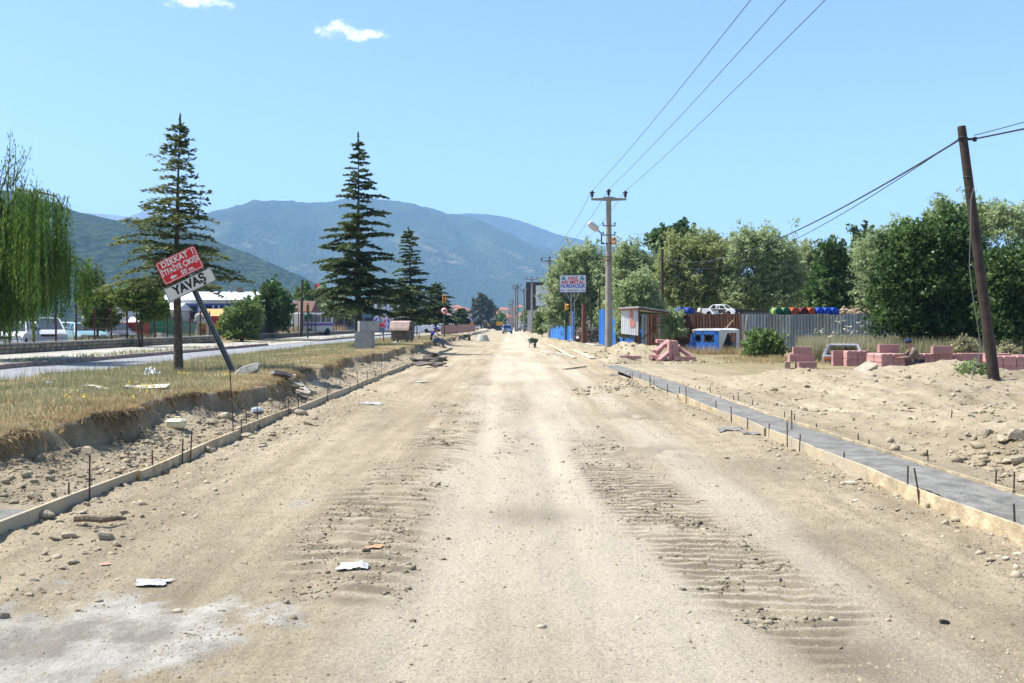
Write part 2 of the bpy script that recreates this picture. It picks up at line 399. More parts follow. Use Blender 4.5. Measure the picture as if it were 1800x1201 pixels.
    def noise(scale, detail=5, rough=.6, sc3=None):
        n = t.nodes.new('ShaderNodeTexNoise'); n.inputs['Scale'].default_value = scale; n.inputs['Detail'].default_value = detail; n.inputs['Roughness'].default_value = rough
        if sc3:
            mp_ = t.nodes.new('ShaderNodeMapping'); mp_.inputs['Scale'].default_value = sc3
            t.links.new(tcn.outputs['Object'], mp_.inputs[0]); t.links.new(mp_.outputs[0], n.inputs['Vector'])
        else: t.links.new(tcn.outputs['Object'], n.inputs['Vector'])
        return n.outputs[0]
    def ramp(v, p0, c0, p1, c1):
        r = t.nodes.new('ShaderNodeValToRGB'); e_ = r.color_ramp.elements
        e_[0].position = p0; e_[0].color = c0; e_[1].position = p1; e_[1].color = c1; t.links.new(v, r.inputs[0]); return r.outputs[0]
    def mix(f, a, b_, mode='MIX'):
        n = t.nodes.new('ShaderNodeMix'); n.data_type = 'RGBA'; n.blend_type = mode
        for s_, v in (('Factor', f), ('A', a), ('B', b_)):
            k = n.inputs[s_] if s_ != 'Factor' else n.inputs['Factor']
            if isinstance(v, (int, float)): k.default_value = v
            elif isinstance(v, tuple): k.default_value = v
            else: t.links.new(v, k)
        return n.outputs['Result']
    def mth(op, a, b_=0.0):
        n = t.nodes.new('ShaderNodeMath'); n.operation = op
        for k, v in enumerate((a, b_)):
            if isinstance(v, (int, float)): n.inputs[k].default_value = v
            else: t.links.new(v, n.inputs[k])
        return n.outputs[0]
    at1 = t.nodes.new('ShaderNodeAttribute'); at1.attribute_name = 'soil'
    at2 = t.nodes.new('ShaderNodeAttribute'); at2.attribute_name = 'cut'
    sp = t.nodes.new('ShaderNodeSeparateColor'); t.links.new(at1.outputs['Color'], sp.inputs[0])
    big = ramp(noise(.55, 5, .6, (1, .45, 1)), .34, (.345, .286, .198, 1), .68, (.465, .394, .28, 1))
    mid = ramp(noise(3.2, 6, .7), .3, (.80, .78, .75, 1), .62, (1.05, 1.05, 1.05, 1))
    c = mix(.8, big, mid, 'MULTIPLY')
    streak = ramp(noise(1.0, 5, .6, (3.2, .13, 1)), .36, (.80, .785, .76, 1), .62, (1.1, 1.1, 1.09, 1))
    c = mix(.9, c, streak, 'MULTIPLY')
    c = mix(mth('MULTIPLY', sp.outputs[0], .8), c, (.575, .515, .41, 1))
    grit = ramp(noise(38, 4, .75), .36, (.6, .58, .54, 1), .56, (1.04, 1.03, 1.02, 1))
    c = mix(.6, c, grit, 'MULTIPLY')
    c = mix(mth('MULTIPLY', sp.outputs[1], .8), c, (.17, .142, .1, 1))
    cemc = ramp(noise(1.5, 7, .72, (1, .7, 1)), .42, (.27, .25, .21, 1), .60, (.56, .53, .465, 1))
    c = mix(mth('MULTIPLY', sp.outputs[2], .85), c, cemc)
    gcol = ramp(noise(1.1, 6, .65), .35, (.16, .15, .075, 1), .65, (.33, .26, .14, 1))
    c = mix(mth('MULTIPLY', at1.outputs['Alpha'], .9), c, gcol)
    ccol = ramp(noise(3.0, 6, .7), .35, (.14, .105, .068, 1), .65, (.40, .315, .20, 1))
    c = mix(mth('MULTIPLY', at2.outputs['Fac'], .7), c, ccol)
    t.links.new(c, b.inputs['Base Color'])
    bp = t.nodes.new('ShaderNodeBump'); bp.inputs['Strength'].default_value = 1.0; bp.inputs['Distance'].default_value = .035
    hgt = mth('ADD', mth('ADD', mth('MULTIPLY', noise(26, 6, .75), .8), mth('MULTIPLY', noise(85, 4, .7), .35)), mth('MULTIPLY', noise(9, 5, .7), .35))
    t.links.new(hgt, bp.inputs['Height']); t.links.new(bp.outputs[0], b.inputs['Normal'])
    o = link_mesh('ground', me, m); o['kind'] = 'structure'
    return o
ground_sheet()

# ---------------------------------------------------------------- the other road, its kerb, pavement
M_asph = mat('pale_asphalt', (.23, .235, .245), .9, var=.14, vscale=.5, bump=.25, bscale=60)
M_pave = mat('pavement', (.36, .335, .28), .92, var=.25, vscale=.9, bump=.4, bscale=20)
M_kerb = mat('old_kerb', (.26, .19, .165), .9, var=.3, vscale=2.5, bump=.4, bscale=30, rand=.12)
def strip(name, x0, x1, y0, y1, z, m, th=.0, n=60, wob=0.0):
    V = []; F = []
    ys_ = np.linspace(0, 1, n) ** 1.8 * (y1 - y0) + y0
    for i, y in enumerate(ys_):
        a = x0 + wob * vn(np.array([y * .7]), np.array([1.0]), 80)[0]; b = x1 + wob * vn(np.array([y * .7]), np.array([2.0]), 81)[0]
        V += [(a, y, z), (b, y, z), (a, y, z - .14), (b, y, z - .14)]
    for i in range(n - 1):
        q = i * 4; F += [(q, q + 1, q + 5, q + 4), (q + 1, q + 3, q + 7, q + 5), (q, q + 4, q + 6, q + 2)]
    me = bpy.data.meshes.new(name); me.from_pydata(V, [], F); me.update()
    return tag(link_mesh(name, me, m), kind='structure')
strip('asphalt_road', -16.05, -12.7, -6, 420, .285, M_asph, wob=.35, n=160)
strip('pavement', -21.8, -16.2, 18, 66, .42, M_pave)
strip('pavement', -21.8, -16.2, 84, 380, .42, M_pave)
strip('driveway', -24.0, -16.06, 66.2, 83.8, .30, M_pave)
kerb_root = tag(empty('kerb', (-16.12, 0, .27)), kind='structure')
kb = MB().bbox((0, 0, .075), (.16, .97, .19), .02).mesh('kerbstone')
yk = 19.0
while yk < 150:
    if not (65.5 < yk < 84):
        k = link_mesh('kerbstone', kb, M_kerb, kerb_root, (random.uniform(-.02, .02), yk, random.uniform(-.012, .012)), (0, random.uniform(-.03, .03), random.uniform(-.015, .015)))
    yk += 1.0
far_k = MB().box((-16.12, 265, .345), (.16, 230, .17)).build('kerb', M_kerb); far_k['kind'] = 'structure'

# ---------------------------------------------------------------- fresh concrete gutter
M_conc_wet = mat('fresh_concrete', (.195, .186, .166), .9, var=.3, vscale=3.5, bump=.7, bscale=45, spec=.15)
def gutter(name, fx0, fx1, y0, y1, z0):
    ny = int((y1 - y0) / .045); nx = 22
    yy = np.linspace(y0, y1, ny); u = np.linspace(0, 1, nx)
    Yg, U = np.meshgrid(yy, u, indexing='ij')
    X = fx0(Yg) + U * (fx1(Yg) - fx0(Yg))
    ends = sst(y1, y1 - .6, Yg)
    rough = np.clip(fbm(X * 1.5, Yg * .7, 90, 2) + .15, 0, 1)
    Z = z0 * (ends * .8 + .2) + .014 * fbm(X * 3, Yg * 2, 91, 3) + .006 * fbm(X * 9, Yg * 9, 93, 2) + .055 * rough * fbm(X * 12, Yg * 10, 92, 3)
    i = np.arange(ny * nx).reshape(ny, nx)
    F = np.stack([i[:-1, :-1], i[:-1, 1:], i[1:, 1:], i[1:, :-1]], -1).reshape(-1, 4)
    me = np_mesh(name, np.stack([X, Yg, Z], -1).reshape(-1, 3), F, True)
    return tag(link_mesh(name, me, M_conc_wet), kind='structure')
gutter('concrete_gutter', lambda y: xr(y) + .014, lambda y: xr(y) + .72 + .06 * np.sin(y * .3), 2.5, 38.5, .135)
gutter('concrete_gutter', lambda y: xl(y) - .85, lambda y: xl(y) - .014, 2.5, 9.0, .12)
# ---------------------------------------------------------------- mountains
def range_(name, prof, D, depth, seed, m, base=-30, x_pad=600):
    """ridge given as (pixel x, pixel y) pairs at distance D, falling away towards the viewer and behind"""
    px = np.array([p[0] for p in prof], float); py = np.array([p[1] for p in prof], float)
    n = 260; pxs = np.linspace(px[0], px[-1], n)
    rz = CAMH + (HOR - np.interp(pxs, px, py)) / FPX * D
    # soften corners of the polyline
    k = np.ones(9) / 9; pad = np.pad(rz, 4, mode='edge'); rz = np.convolve(pad, k, 'valid')
    rx = (pxs - 900) / FPX * D
    rows = np.concatenate([np.linspace(0, 1, 60), np.linspace(1.05, 1.6, 8)])
    X = np.repeat(rx[None, :], len(rows), 0); Tt = np.repeat(rows[:, None], n, 1)
    Y = D - depth * (1 - Tt)
    prof_t = np.where(Tt <= 1, np.sin(np.clip(Tt, 0, 1) * math.pi / 2) ** 1.25, 1 - (Tt - 1) * 1.3)
    Z = base + (np.maximum(rz, 5)[None, :] - base) * prof_t
    spur = fbm(X / depth * 3.2 + .7 * Tt, Tt * .9, seed, 5, .55)
    amp = np.where(Tt <= 1, np.sin(np.clip(Tt, 0, 1) * math.pi) ** .8, 0)
    Z = Z + spur * amp * (rz[None, :] * .34 + 10)
    Z = Z + (np.abs(fbm(X / 40., Y / 40., seed + 9, 2)) - .2) * 9
    i = np.arange(len(rows) * n).reshape(len(rows), n)
    F = np.stack([i[:-1, :-1], i[:-1, 1:], i[1:, 1:], i[1:, :-1]], -1).reshape(-1, 4)
    me = np_mesh(name, np.stack([X, Y, Z], -1).reshape(-1, 3), F, True)
    return tag(link_mesh(name, me, m), kind='structure')
def forest_mat(name, dark, lite, bare, bare_lo, bare_hi, sc1):
    m = bpy.data.materials.new(name); m.use_nodes = True; t = m.node_tree; b = t.nodes['Principled BSDF']
    b.inputs['Roughness'].default_value = 1; b.inputs['Specular IOR Level'].default_value = 0
    tcn = t.nodes.new('ShaderNodeTexCoord')
    def nz(s_, d=4, r_=.65):
        n = t.nodes.new('ShaderNodeTexNoise'); n.inputs['Scale'].default_value = s_; n.inputs['Detail'].default_value = d; n.inputs['Roughness'].default_value = r_
        t.links.new(tcn.outputs['Object'], n.inputs['Vector']); return n.outputs[0]
    def rp(v, p0, c0, p1, c1):
        r = t.nodes.new('ShaderNodeValToRGB'); e = r.color_ramp.elements; e[0].position = p0; e[1].position = p1; e[0].color = c0; e[1].color = c1
        t.links.new(v, r.inputs[0]); return r.outputs[0]
    vo = t.nodes.new('ShaderNodeTexVoronoi'); vo.inputs['Scale'].default_value = 1 / 13.0; t.links.new(tcn.outputs['Object'], vo.inputs['Vector'])
    tree = rp(vo.outputs['Distance'], .1, lite + (1,), .75, dark + (1,))
    patch = rp(nz(sc1, 6), .4, (.75, .8, .8, 1), .62, (1.2, 1.15, 1.05, 1))
    mx = t.nodes.new('ShaderNodeMix'); mx.data_type = 'RGBA'; mx.blend_type = 'MULTIPLY'; mx.inputs['Factor'].default_value = 1
    t.links.new(tree, mx.inputs['A']); t.links.new(patch, mx.inputs['B'])
    msk = rp(nz(sc1 * 1.7, 7, .72), bare_lo, (0, 0, 0, 1), bare_hi, (1, 1, 1, 1))
    sx = t.nodes.new('ShaderNodeSeparateXYZ'); t.links.new(tcn.outputs['Object'], sx.inputs[0])
    mh = t.nodes.new('ShaderNodeMapRange'); mh.inputs['From Min'].default_value = 60; mh.inputs['From Max'].default_value = 430; mh.inputs['To Min'].default_value = 1; mh.inputs['To Max'].default_value = 0
    t.links.new(sx.outputs[2], mh.inputs['Value'])
    mm = t.nodes.new('ShaderNodeMath'); mm.operation = 'MULTIPLY'; t.links.new(msk, mm.inputs[0]); t.links.new(mh.outputs[0], mm.inputs[1])
    m2 = t.nodes.new('ShaderNodeMix'); m2.data_type = 'RGBA'; t.links.new(mm.outputs[0], m2.inputs['Factor']); t.links.new(mx.outputs['Result'], m2.inputs['A']); m2.inputs['B'].default_value = bare + (1,)
    t.links.new(m2.outputs['Result'], b.inputs['Base Color'])
    bp = t.nodes.new('ShaderNodeBump'); bp.inputs['Strength'].default_value = .9; bp.inputs['Distance'].default_value = 9
    bp.invert = True
    t.links.new(vo.outputs['Distance'], bp.inputs['Height']); t.links.new(bp.outputs[0], b.inputs['Normal'])
    return m
MF1 = forest_mat('forest_slope', (.013, .026, .012), (.042, .066, .026), (.30, .235, .16), .66, .74, .004)
MF2 = forest_mat('forest_far_slope', (.02, .034, .018), (.055, .08, .036), (.33, .265, .18), .56, .67, .0026)
MF3 = forest_mat('bare_far_ridge', (.12, .10, .075), (.2, .16, .12), (.35, .28, .2), .5, .6, .002)
range_('hill', [(-900, 330), (-500, 300), (-200, 318), (0, 332), (75, 346), (112, 364), (152, 376), (190, 388), (240, 391), (290, 392), (340, 405), (390, 428), (440, 447), (500, 472), (560, 500), (620, 528), (680, 552), (760, 572), (900, 585)], 1700, 800, 101, MF1)
range_('mountain', [(200, 450), (330, 420), (400, 402), (460, 388), (510, 374), (560, 365), (620, 359), (665, 363), (720, 377), (770, 390), (820, 404), (900, 430), (980, 455), (1080, 490), (1200, 530), (1400, 570)], 5000, 2300, 121, MF2)
range_('mountain', [(500, 420), (640, 395), (700, 386), (760, 382), (800, 376), (840, 375), (880, 379), (920, 390), (960, 405), (1000, 421), (1050, 437), (1110, 452), (1200, 468), (1350, 490), (1600, 520), (1900, 540)], 6000, 1700, 141, MF2)
range_('mountain', [(-600, 360), (0, 365), (150, 374), (230, 381), (300, 386), (350, 384), (400, 378), (440, 380), (480, 388), (560, 400), (700, 420), (900, 450)], 7600, 1500, 161, MF3)

# ---------------------------------------------------------------- haze
def haze():
    mb = MB().box((0, 4300, 498), (18600, 9800, 1006))
    m = bpy.data.materials.new('haze'); m.use_nodes = True; t = m.node_tree
    t.nodes.remove(t.nodes['Principled BSDF'])
    v = t.nodes.new('ShaderNodeVolumePrincipled'); v.inputs['Color'].default_value = (.36, .62, 1.0, 1); v.inputs['Density'].default_value = .00014
    v.inputs['Anisotropy'].default_value = 0.0
    t.links.new(v.outputs[0], t.nodes['Material Output'].inputs['Volume'])
    o = mb.build('haze', m); o['kind'] = 'stuff'
haze()
# ------------------------------------------------------------------ vegetation
M_bark = mat('bark', (.10, .078, .058), .95, var=.4, vscale=7, bump=.9, bscale=24)
M_barkL = mat('pale_bark', (.17, .145, .115), .95, var=.35, vscale=6, bump=.8, bscale=20)
L_cedar = leafmat('cedar_needles', (.058, .082, .034), (.125, .16, .06), (.25, .27, .105), .7, .35, 1.1)
L_cedar2 = leafmat('cedar_needles_dark', (.046, .074, .034), (.095, .135, .052), (.19, .22, .085), .7, .35, .8)
L_weep = leafmat('weeping_leaves', (.045, .095, .016), (.105, .19, .03), (.21, .31, .065), .5, .45, .7)
L_silver = leafmat('silver_willow_leaves', (.175, .24, .095), (.32, .395, .175), (.49, .54, .31), .6, .45, .35)
L_yellow = leafmat('yellow_willow_leaves', (.17, .215, .07), (.31, .35, .13), (.47, .48, .23), .6, .45, .35)
L_dark = leafmat('dark_leaves', (.028, .06, .016), (.065, .125, .03), (.17, .25, .07), .42, .4, .5, .25)
L_mid = leafmat('mid_leaves', (.08, .135, .034), (.155, .235, .06), (.26, .34, .10), .5, .4, .4)
L_bright = leafmat('bright_leaves', (.07, .11, .018), (.13, .19, .03), (.22, .27, .06), .5, .45, .9)

def leaves_mesh(name, C, D, Nn, ln, wd, fold=True):
    """rhombic leaves: centres C, long axes D, side axes from Nn"""
    D = D / (np.linalg.norm(D, axis=1, keepdims=True) + 1e-9)
    S = np.cross(D, Nn); S = S / (np.linalg.norm(S, axis=1, keepdims=True) + 1e-9)
    ln = np.broadcast_to(np.asarray(ln, float).reshape(-1, 1), (len(C), 1)); wd = np.broadcast_to(np.asarray(wd, float).reshape(-1, 1), (len(C), 1))
    a = C - D * ln * .5; c = C + D * ln * .5
    b = C + S * wd * .5 - D * ln * .08; d = C - S * wd * .5 - D * ln * .08
    V = np.stack([a, b, c, d], 1).reshape(-1, 3)
    F = np.arange(len(C) * 4).reshape(-1, 4)
    return np_mesh(name, V, F)
def rdir(n, r=rng):
    v = r.normal(size=(n, 3)); return v / np.linalg.norm(v, axis=1, keepdims=True)

def cedar(x, y, H, Rm, low, label, seed, dens=1.0, lean=(0, 0), mtl=None, leaf=.15, pw=.95, tr=.0):
    r = np.random.default_rng(seed); rr = random.Random(seed)
    z0 = ghs(x, y) - .04
    root = empty('cedar_tree', (x, y, z0), 0, label, 'cedar tree', 'cedars in a row along the grassy bank')
    tb = MB(); tr_r = tr or H * .0135 + .02
    def trunk(t): return Vector((lean[0] * t * t + .015 * H * math.sin(t * 5 + seed) * .3, lean[1] * t * t, H * t))
    tb.tube([trunk(t) for t in (0, .03, .12, .3, .5, .7, .85, .95, 1.0)], [tr_r * k for k in (1.3, 1.05, .95, .78, .52, .30, .15, .07, .02)], 10)
    C = []; D = []
    zz = low
    while zz < H * .955:
        t = (H - zz) / (H - low)                  # 1 at the lowest whorl, 0 at the tip
        nb = rr.randint(5, 7) if t > .45 else rr.randint(4, 6) if t > .25 else rr.randint(3, 5)
        a0 = rr.uniform(0, 6.28)
        for k in range(nb):
            az_ = a0 + k / nb * 6.283 + rr.uniform(-.35, .35)
            Ln = Rm * (t ** pw) * rr.uniform(.5, 1.0) + .05 * Rm
            if rr.random() < .2: Ln *= 1.25
            if rr.random() < .12: Ln *= .6
            base = trunk(zz / H + rr.uniform(-.008, .008))
            rise = rr.uniform(.05, .34) + (.3 * (1 - t) ** 2); drop = rr.uniform(.16, .42)
            n = max(4, int(Ln / .16)); pts = []
            dirv = Vector((math.cos(az_), math.sin(az_), 0)); side = Vector((-dirv.y, dirv.x, 0)); bend = rr.uniform(-.2, .2)
            for i in range(n + 1):
                s = i / n
                pts.append(base + dirv * (Ln * s) + side * (bend * Ln * s * s) + Vector((0, 0, Ln * (rise * s - drop * s * s))))
            tb.tube(pts, [max(.004, tr_r * (.17 * (t + .15)) * (1 - .85 * i / n)) for i in range(n + 1)], 4, cap=False)
            # side twigs in a flat fan, set with short needle sprays
            for i in range(1, n + 1):
                s = i / n; p = pts[i]
                tw = Ln * .34 * (1 - .55 * abs(s - .45) * 1.6) * rr.uniform(.6, 1.1)
                for sgn in (-1, 1):
                    q = (dirv * rr.uniform(.5, .9) + side * sgn).normalized()
                    m = max(2, int(tw / .085 * dens * (.75 + .7 * t)))
                    for j in range(m):
                        u = (j + rr.random()) / m
                        pp = p + q * tw * u + Vector((0, 0, -.22 * tw * u * u + rr.uniform(-.02, .035)))
                        C.append(pp); D.append(q + Vector((rr.uniform(-.55, .55), rr.uniform(-.55, .55), rr.uniform(-.35, .42))))
                        if rr.random() < .6 * dens:
                            C.append(pp + Vector((rr.uniform(-.06, .06), rr.uniform(-.06, .06), rr.uniform(-.03, .05)))); D.append(q + Vector((rr.uniform(-.9, .9), rr.uniform(-.9, .9), rr.uniform(-.3, .6))))
                for j in range(2):
                    C.append(p + Vector((rr.uniform(-.05, .05), rr.uniform(-.05, .05), rr.uniform(0, .05)))); D.append(dirv + Vector((rr.uniform(-.5, .5), rr.uniform(-.5, .5), rr.uniform(-.2, .4))))
        zz += (.030 + .012 * t) * H * rr.uniform(.55, 1.1) * (.8 if t < .35 else 1)
    for j in range(40):
        s = rr.uniform(.93, 1.0); C.append(trunk(s)); D.append(Vector((rr.uniform(-.7, .7), rr.uniform(-.7, .7), 1)))
    C = np.array([tuple(c) for c in C]); D = np.array([tuple(d) for d in D])
    Nn = np.array([0, 0, 1.0]) + r.normal(size=C.shape) * .55
    tb.build('trunk', M_bark, root)
    k = r.uniform(.6, 1.25, len(C))
    link_mesh('crown', leaves_mesh('crown', C, D, Nn, leaf * 1.25 * k, leaf * .5 * k), mtl or L_cedar, root)
    return root

def broad(name, x, y, H, lobes, label, cat, mtl, seed, n=9000, leaf=(.32, .13), droop=.2, group=None, tr=.2, z0=None, barkm=None, up=.5, clump=26, csize=.3, trunk_top=.5, stems=1):
    """lobes: (dx, dy, z, rx, rz) in metres from the base; leaves sit in clumps on and just under the lobe surfaces"""
    r = np.random.default_rng(seed); rr = random.Random(seed)
    z0 = (ghs(x, y) if z0 is None else z0) - .05
    root = empty(name, (x, y, z0), 0, label, cat, group)
    tb = MB()
    for s_ in range(stems):
        ox = (s_ - (stems - 1) / 2) * tr * 2.2
        top = Vector((rr.uniform(-.3, .3) + ox * 2, rr.uniform(-.3, .3), H * trunk_top))
        tb.tube([(ox, 0, 0), (ox * 1.1, 0, top.z * .3), top * .75 + Vector((ox * .2, 0, 0)), top], [tr * 1.25, tr, tr * .8, tr * .55], 8)
        for L in lobes:
            e = Vector((L[0], L[1], L[2])) 
            st = Vector((ox, 0, H * trunk_top * rr.uniform(.45, .95)))
            if e.z < st.z: st.z = max(.1, e.z * .6)
            mid = (st + e) / 2 + Vector((rr.uniform(-.2, .2), rr.uniform(-.2, .2), rr.uniform(0, .4)))
            tb.tube([st, mid, e, e + Vector((rr.uniform(-.2, .2), 0, L[4] * .6))], [tr * .5, tr * .34, tr * .2, tr * .05], 5)
    vol = np.array([L[3] ** 2 * L[4] for L in lobes]) ** .75; vol = vol / vol.sum()
    Cs = []; Ds = []; 
    for L, f in zip(lobes, vol):
        nc = max(6, int(n * f / clump))
        u = rdir(nc, r); u[:, 2] = np.where(u[:, 2] < -.45, -u[:, 2] * .6, u[:, 2])
        rad = 1 - .5 * r.random(nc) ** 1.4
        bumpy = 1 + .27 * np.sin(u[:, 0] * 4 + seed) * np.cos(u[:, 1] * 5 + seed * 2) + .17 * r.normal(size=nc) + (r.random(nc) < .07) * r.uniform(.1, .35, nc)
        cc = np.array([L[0], L[1], L[2]]) + u * np.array([L[3], L[3], L[4]]) * (rad * bumpy)[:, None]
        axis = u + np.array([0, 0, up]) + r.normal(size=(nc, 3)) * .3
        axis = axis / np.linalg.norm(axis, axis=1, keepdims=True)
        k = clump
        t_ = r.random((nc, k, 1)) - .45
        off = axis[:, None, :] * t_ * csize * 2.4 + r.normal(size=(nc, k, 3)) * csize * np.array([.5, .5, .42]) * (1 - np.clip(t_, 0, .6))
        off[:, :, 2] -= droop * np.clip(t_[:, :, 0], 0, 1) ** 2 * csize * 3
        P = cc[:, None, :] + off
        Dd = axis[:, None, :] * .8 + r.normal(size=(nc, k, 3)) * .75; Dd[:, :, 2] -= droop * 1.4
        Cs.append(P.reshape(-1, 3)); Ds.append(Dd.reshape(-1, 3))
    C = np.concatenate(Cs); D = np.concatenate(Ds)
    keep = C[:, 2] > .05; C = C[keep]; D = D[keep]
    Nn = np.array([0, 0, .55]) + r.normal(size=C.shape) * .75
    k = r.uniform(.6, 1.3, len(C))
    tb.build('trunk', barkm or M_bark, root)
    link_mesh('crown', leaves_mesh('crown', C, D, Nn, leaf[0] * k, leaf[1] * k), mtl, root)
    return root

# --- cedars on the bank
def bx(px, Y): return (px - 900) / FPX * Y
Y1 = 27.0
cedar(bx(312, Y1), Y1, 7.05, 2.02, 2.3, 'cedar standing behind the red and white leaning sign, open flat sprays', 21, 1.5, (.05, 0), L_cedar, .115, 1.12, .125)
cedar(bx(631, 57), 57, 12.2, 3.05, 2.0, 'tallest cedar with a thin spire tip, behind the two concrete blocks', 22, 1.25, (-.1, 0), L_cedar2, .24, 1.0, .21)
cedar(bx(722, 78), 78, 8.9, 2.15, 1.6, 'medium dark cedar rising just behind the open metal rubbish bin', 25, .95, (-.15, 0), L_cedar2, .25, .72, .17)
cedar(bx(766, 104), 104, 5.6, 2.4, 1.5, 'squat cedar behind the seated men and the traffic signal', 24, .95, (0, 0), L_cedar2, .28, .6, .14)
cedar(bx(811, 180), 180, 4.2, 2.1, 1.4, 'smallest cedar at the end of the row before the excavator', 26, .6, (0, 0), L_cedar2, .4, .55, .12)

# --- willows and poplars behind the scrap yard
G1 = 'silver green willows behind the scrap yard fences'
def lob(px0, px1, py0, py1, Y, base_x, base_z=0.0, flat=.9, dy=0.0):
    cx = ((px0 + px1) / 2 - 900) / FPX * Y; rx = (px1 - px0) / 2 / FPX * Y
    zc = CAMH - ((py0 + py1) / 2 - HOR) / FPX * Y; rz = (py1 - py0) / 2 / FPX * Y
    return (cx - base_x, dy, zc - base_z, rx, rz)
def wil(px, Y, boxes, label, mtl, seed, n, name='willow_tree', cat='willow', leaf=(.34, .11), droop=.35, group=G1, tr=.22, csize=.42, up=.5, clump=24, z0=0.0, **k):
    x = bx(px, Y); lo = [lob(*b[:4], Y, x, z0, dy=(b[4] if len(b) > 4 else 0)) for b in boxes]
    H = max(l[2] + l[4] for l in lo)
    return broad(name, x, Y, H, lo, label, cat, mtl, seed, n, leaf, droop, group, tr, z0, None, up, clump, csize, **k)
wil(1010, 104, [(968, 1035, 452, 540), (1000, 1068, 432, 530), (960, 1005, 505, 600), (1005, 1075, 500, 600), (1040, 1080, 470, 560, -1), (985, 1020, 440, 480)], 'silver willow behind the blue fence and the scrap dealer sign', L_silver, 31, 30000, leaf=(.5, .15), csize=.5)
wil(1100, 92, [(1068, 1130, 425, 520), (1060, 1110, 480, 590), (1085, 1150, 470, 580), (1110, 1160, 440, 540)], 'rounded willow directly behind the concrete power pole', L_silver, 32, 22000, leaf=(.45, .14), csize=.48)
wil(1120, 71, [(1085, 1125, 500, 590), (1105, 1150, 480, 575), (1120, 1160, 510, 600)], 'pale grey leaved bushy willow overhanging the lean-to roof', L_silver, 33, 15000, leaf=(.36, .11), csize=.4)
wil(1178, 112, [(1138, 1185, 400, 450), (1170, 1220, 393, 450), (1150, 1210, 420, 500)], 'dark poplar crown poking above the willows by the thin pole', L_dark, 34, 12000, 'poplar_tree', 'poplar', leaf=(.5, .32), droop=.05, group=None)
wil(1215, 86, [(1160, 1225, 418, 510), (1200, 1275, 408, 500), (1165, 1240, 480, 570), (1220, 1290, 470, 575), (1245, 1300, 430, 520), (1150, 1190, 455, 540)], 'broad yellow tinged willow behind the lean-to and wrecked car', L_yellow, 35, 33000, leaf=(.42, .13), csize=.46)
wil(1335, 84, [(1275, 1345, 408, 500), (1300, 1368, 402, 480), (1335, 1400, 412, 510), (1270, 1330, 480, 570), (1320, 1395, 480, 575), (1365, 1412, 450, 560)], 'tallest silver willow behind the row of painted drums', L_silver, 36, 36000, leaf=(.4, .12), csize=.46)
wil(1420, 98, [(1382, 1444, 424, 520), (1395, 1460, 470, 580)], 'slender pale willow behind the stacked logs', L_yellow, 37, 12000, leaf=(.42, .13))
wil(1462, 76, [(1440, 1485, 430, 500), (1430, 1495, 475, 560), (1450, 1500, 500, 600), (1428, 1462, 520, 600)], 'conical dark green poplar beyond the grey metal fence', L_dark, 38, 22000, 'poplar_tree', 'poplar', leaf=(.34, .22), droop=.05, group=None)
wil(1513, 115, [(1500, 1526, 398, 470), (1496, 1532, 440, 560)], 'narrow columnar poplar showing between dark poplar and willow', L_dark, 39, 7000, 'poplar_tree', 'poplar', leaf=(.5, .32), droop=0, group=None)
wil(1495, 92, [(1468, 1530, 436, 520), (1475, 1545, 480, 580)], 'pale willow filling the gap beside the columnar poplar', L_silver, 401, 8000, leaf=(.42, .13))
wil(1565, 74, [(1510, 1575, 410, 500), (1545, 1630, 385, 480), (1505, 1570, 470, 570), (1560, 1640, 460, 570)], 'silver willow half hidden by the big dark leafy tree', L_silver, 40, 21000, leaf=(.36, .11))
wil(1690, 72, [(1630, 1700, 352, 450), (1670, 1745, 350, 450), (1640, 1740, 430, 540)], 'high willow rising behind the leaning wooden pole', L_silver, 41, 22000, leaf=(.36, .11))
wil(1800, 70, [(1735, 1800, 350, 440), (1790, 1880, 352, 460), (1740, 1830, 430, 540), (1800, 1900, 440, 560)], 'feathery willow at the outer end of the tree belt', L_silver, 42, 21000, leaf=(.36, .11))
wil(1640, 47, [(1560, 1640, 400, 490), (1625, 1715, 375, 480), (1540, 1620, 450, 560), (1600, 1700, 450, 560), (1680, 1740, 430, 540), (1540, 1610, 520, 610), (1600, 1680, 530, 625), (1660, 1745, 520, 625)], 'big dark glossy leaved tree reaching the ground behind the kerb stacks', L_dark, 43, 62000, 'leafy_tree', 'tree', leaf=(.19, .13), droop=.08, group=None, csize=.34, clump=20, tr=.15)
wil(1785, 45, [(1720, 1790, 440, 540), (1770, 1860, 430, 540), (1720, 1790, 510, 620), (1770, 1870, 510, 620), (1840, 1920, 460, 600)], 'dark bushy tree right behind the foot of the wooden pole', L_dark, 44, 34000, 'leafy_tree', 'tree', leaf=(.19, .13), droop=.08, group=None, csize=.34, clump=20, tr=.15)
# a denser belt deeper in, so that no bare horizon shows under the crowns
M_belt = leafmat('belt_leaves', (.035, .06, .022), (.07, .11, .04), (.12, .165, .065), .6, .35, .3)
for i, (a, b_, Yb, top) in enumerate(((1150, 1330, 104, 500), (1300, 1480, 100, 466), (1450, 1640, 96, 462), (1600, 1820, 90, 470), (1000, 1160, 118, 500))):
    wil((a + b_) / 2, Yb, [(a + (b_ - a) * k / 4 - 12, a + (b_ - a) * (k + 1) / 4 + 12, top + 12 * ((k * 7 + i) % 3), 612) for k in range(4)],
        ['dark undergrowth trees behind the wrecked white car', 'dark undergrowth trees behind the painted drums', 'dark undergrowth trees beyond the end of the grey fence', 'dark undergrowth trees deep behind the wooden pole', 'dark undergrowth trees deep behind the blue gate'][i], M_belt, 50 + i, 6000, 'thicket', 'thicket', leaf=(.9, .6), droop=.1, group=None)

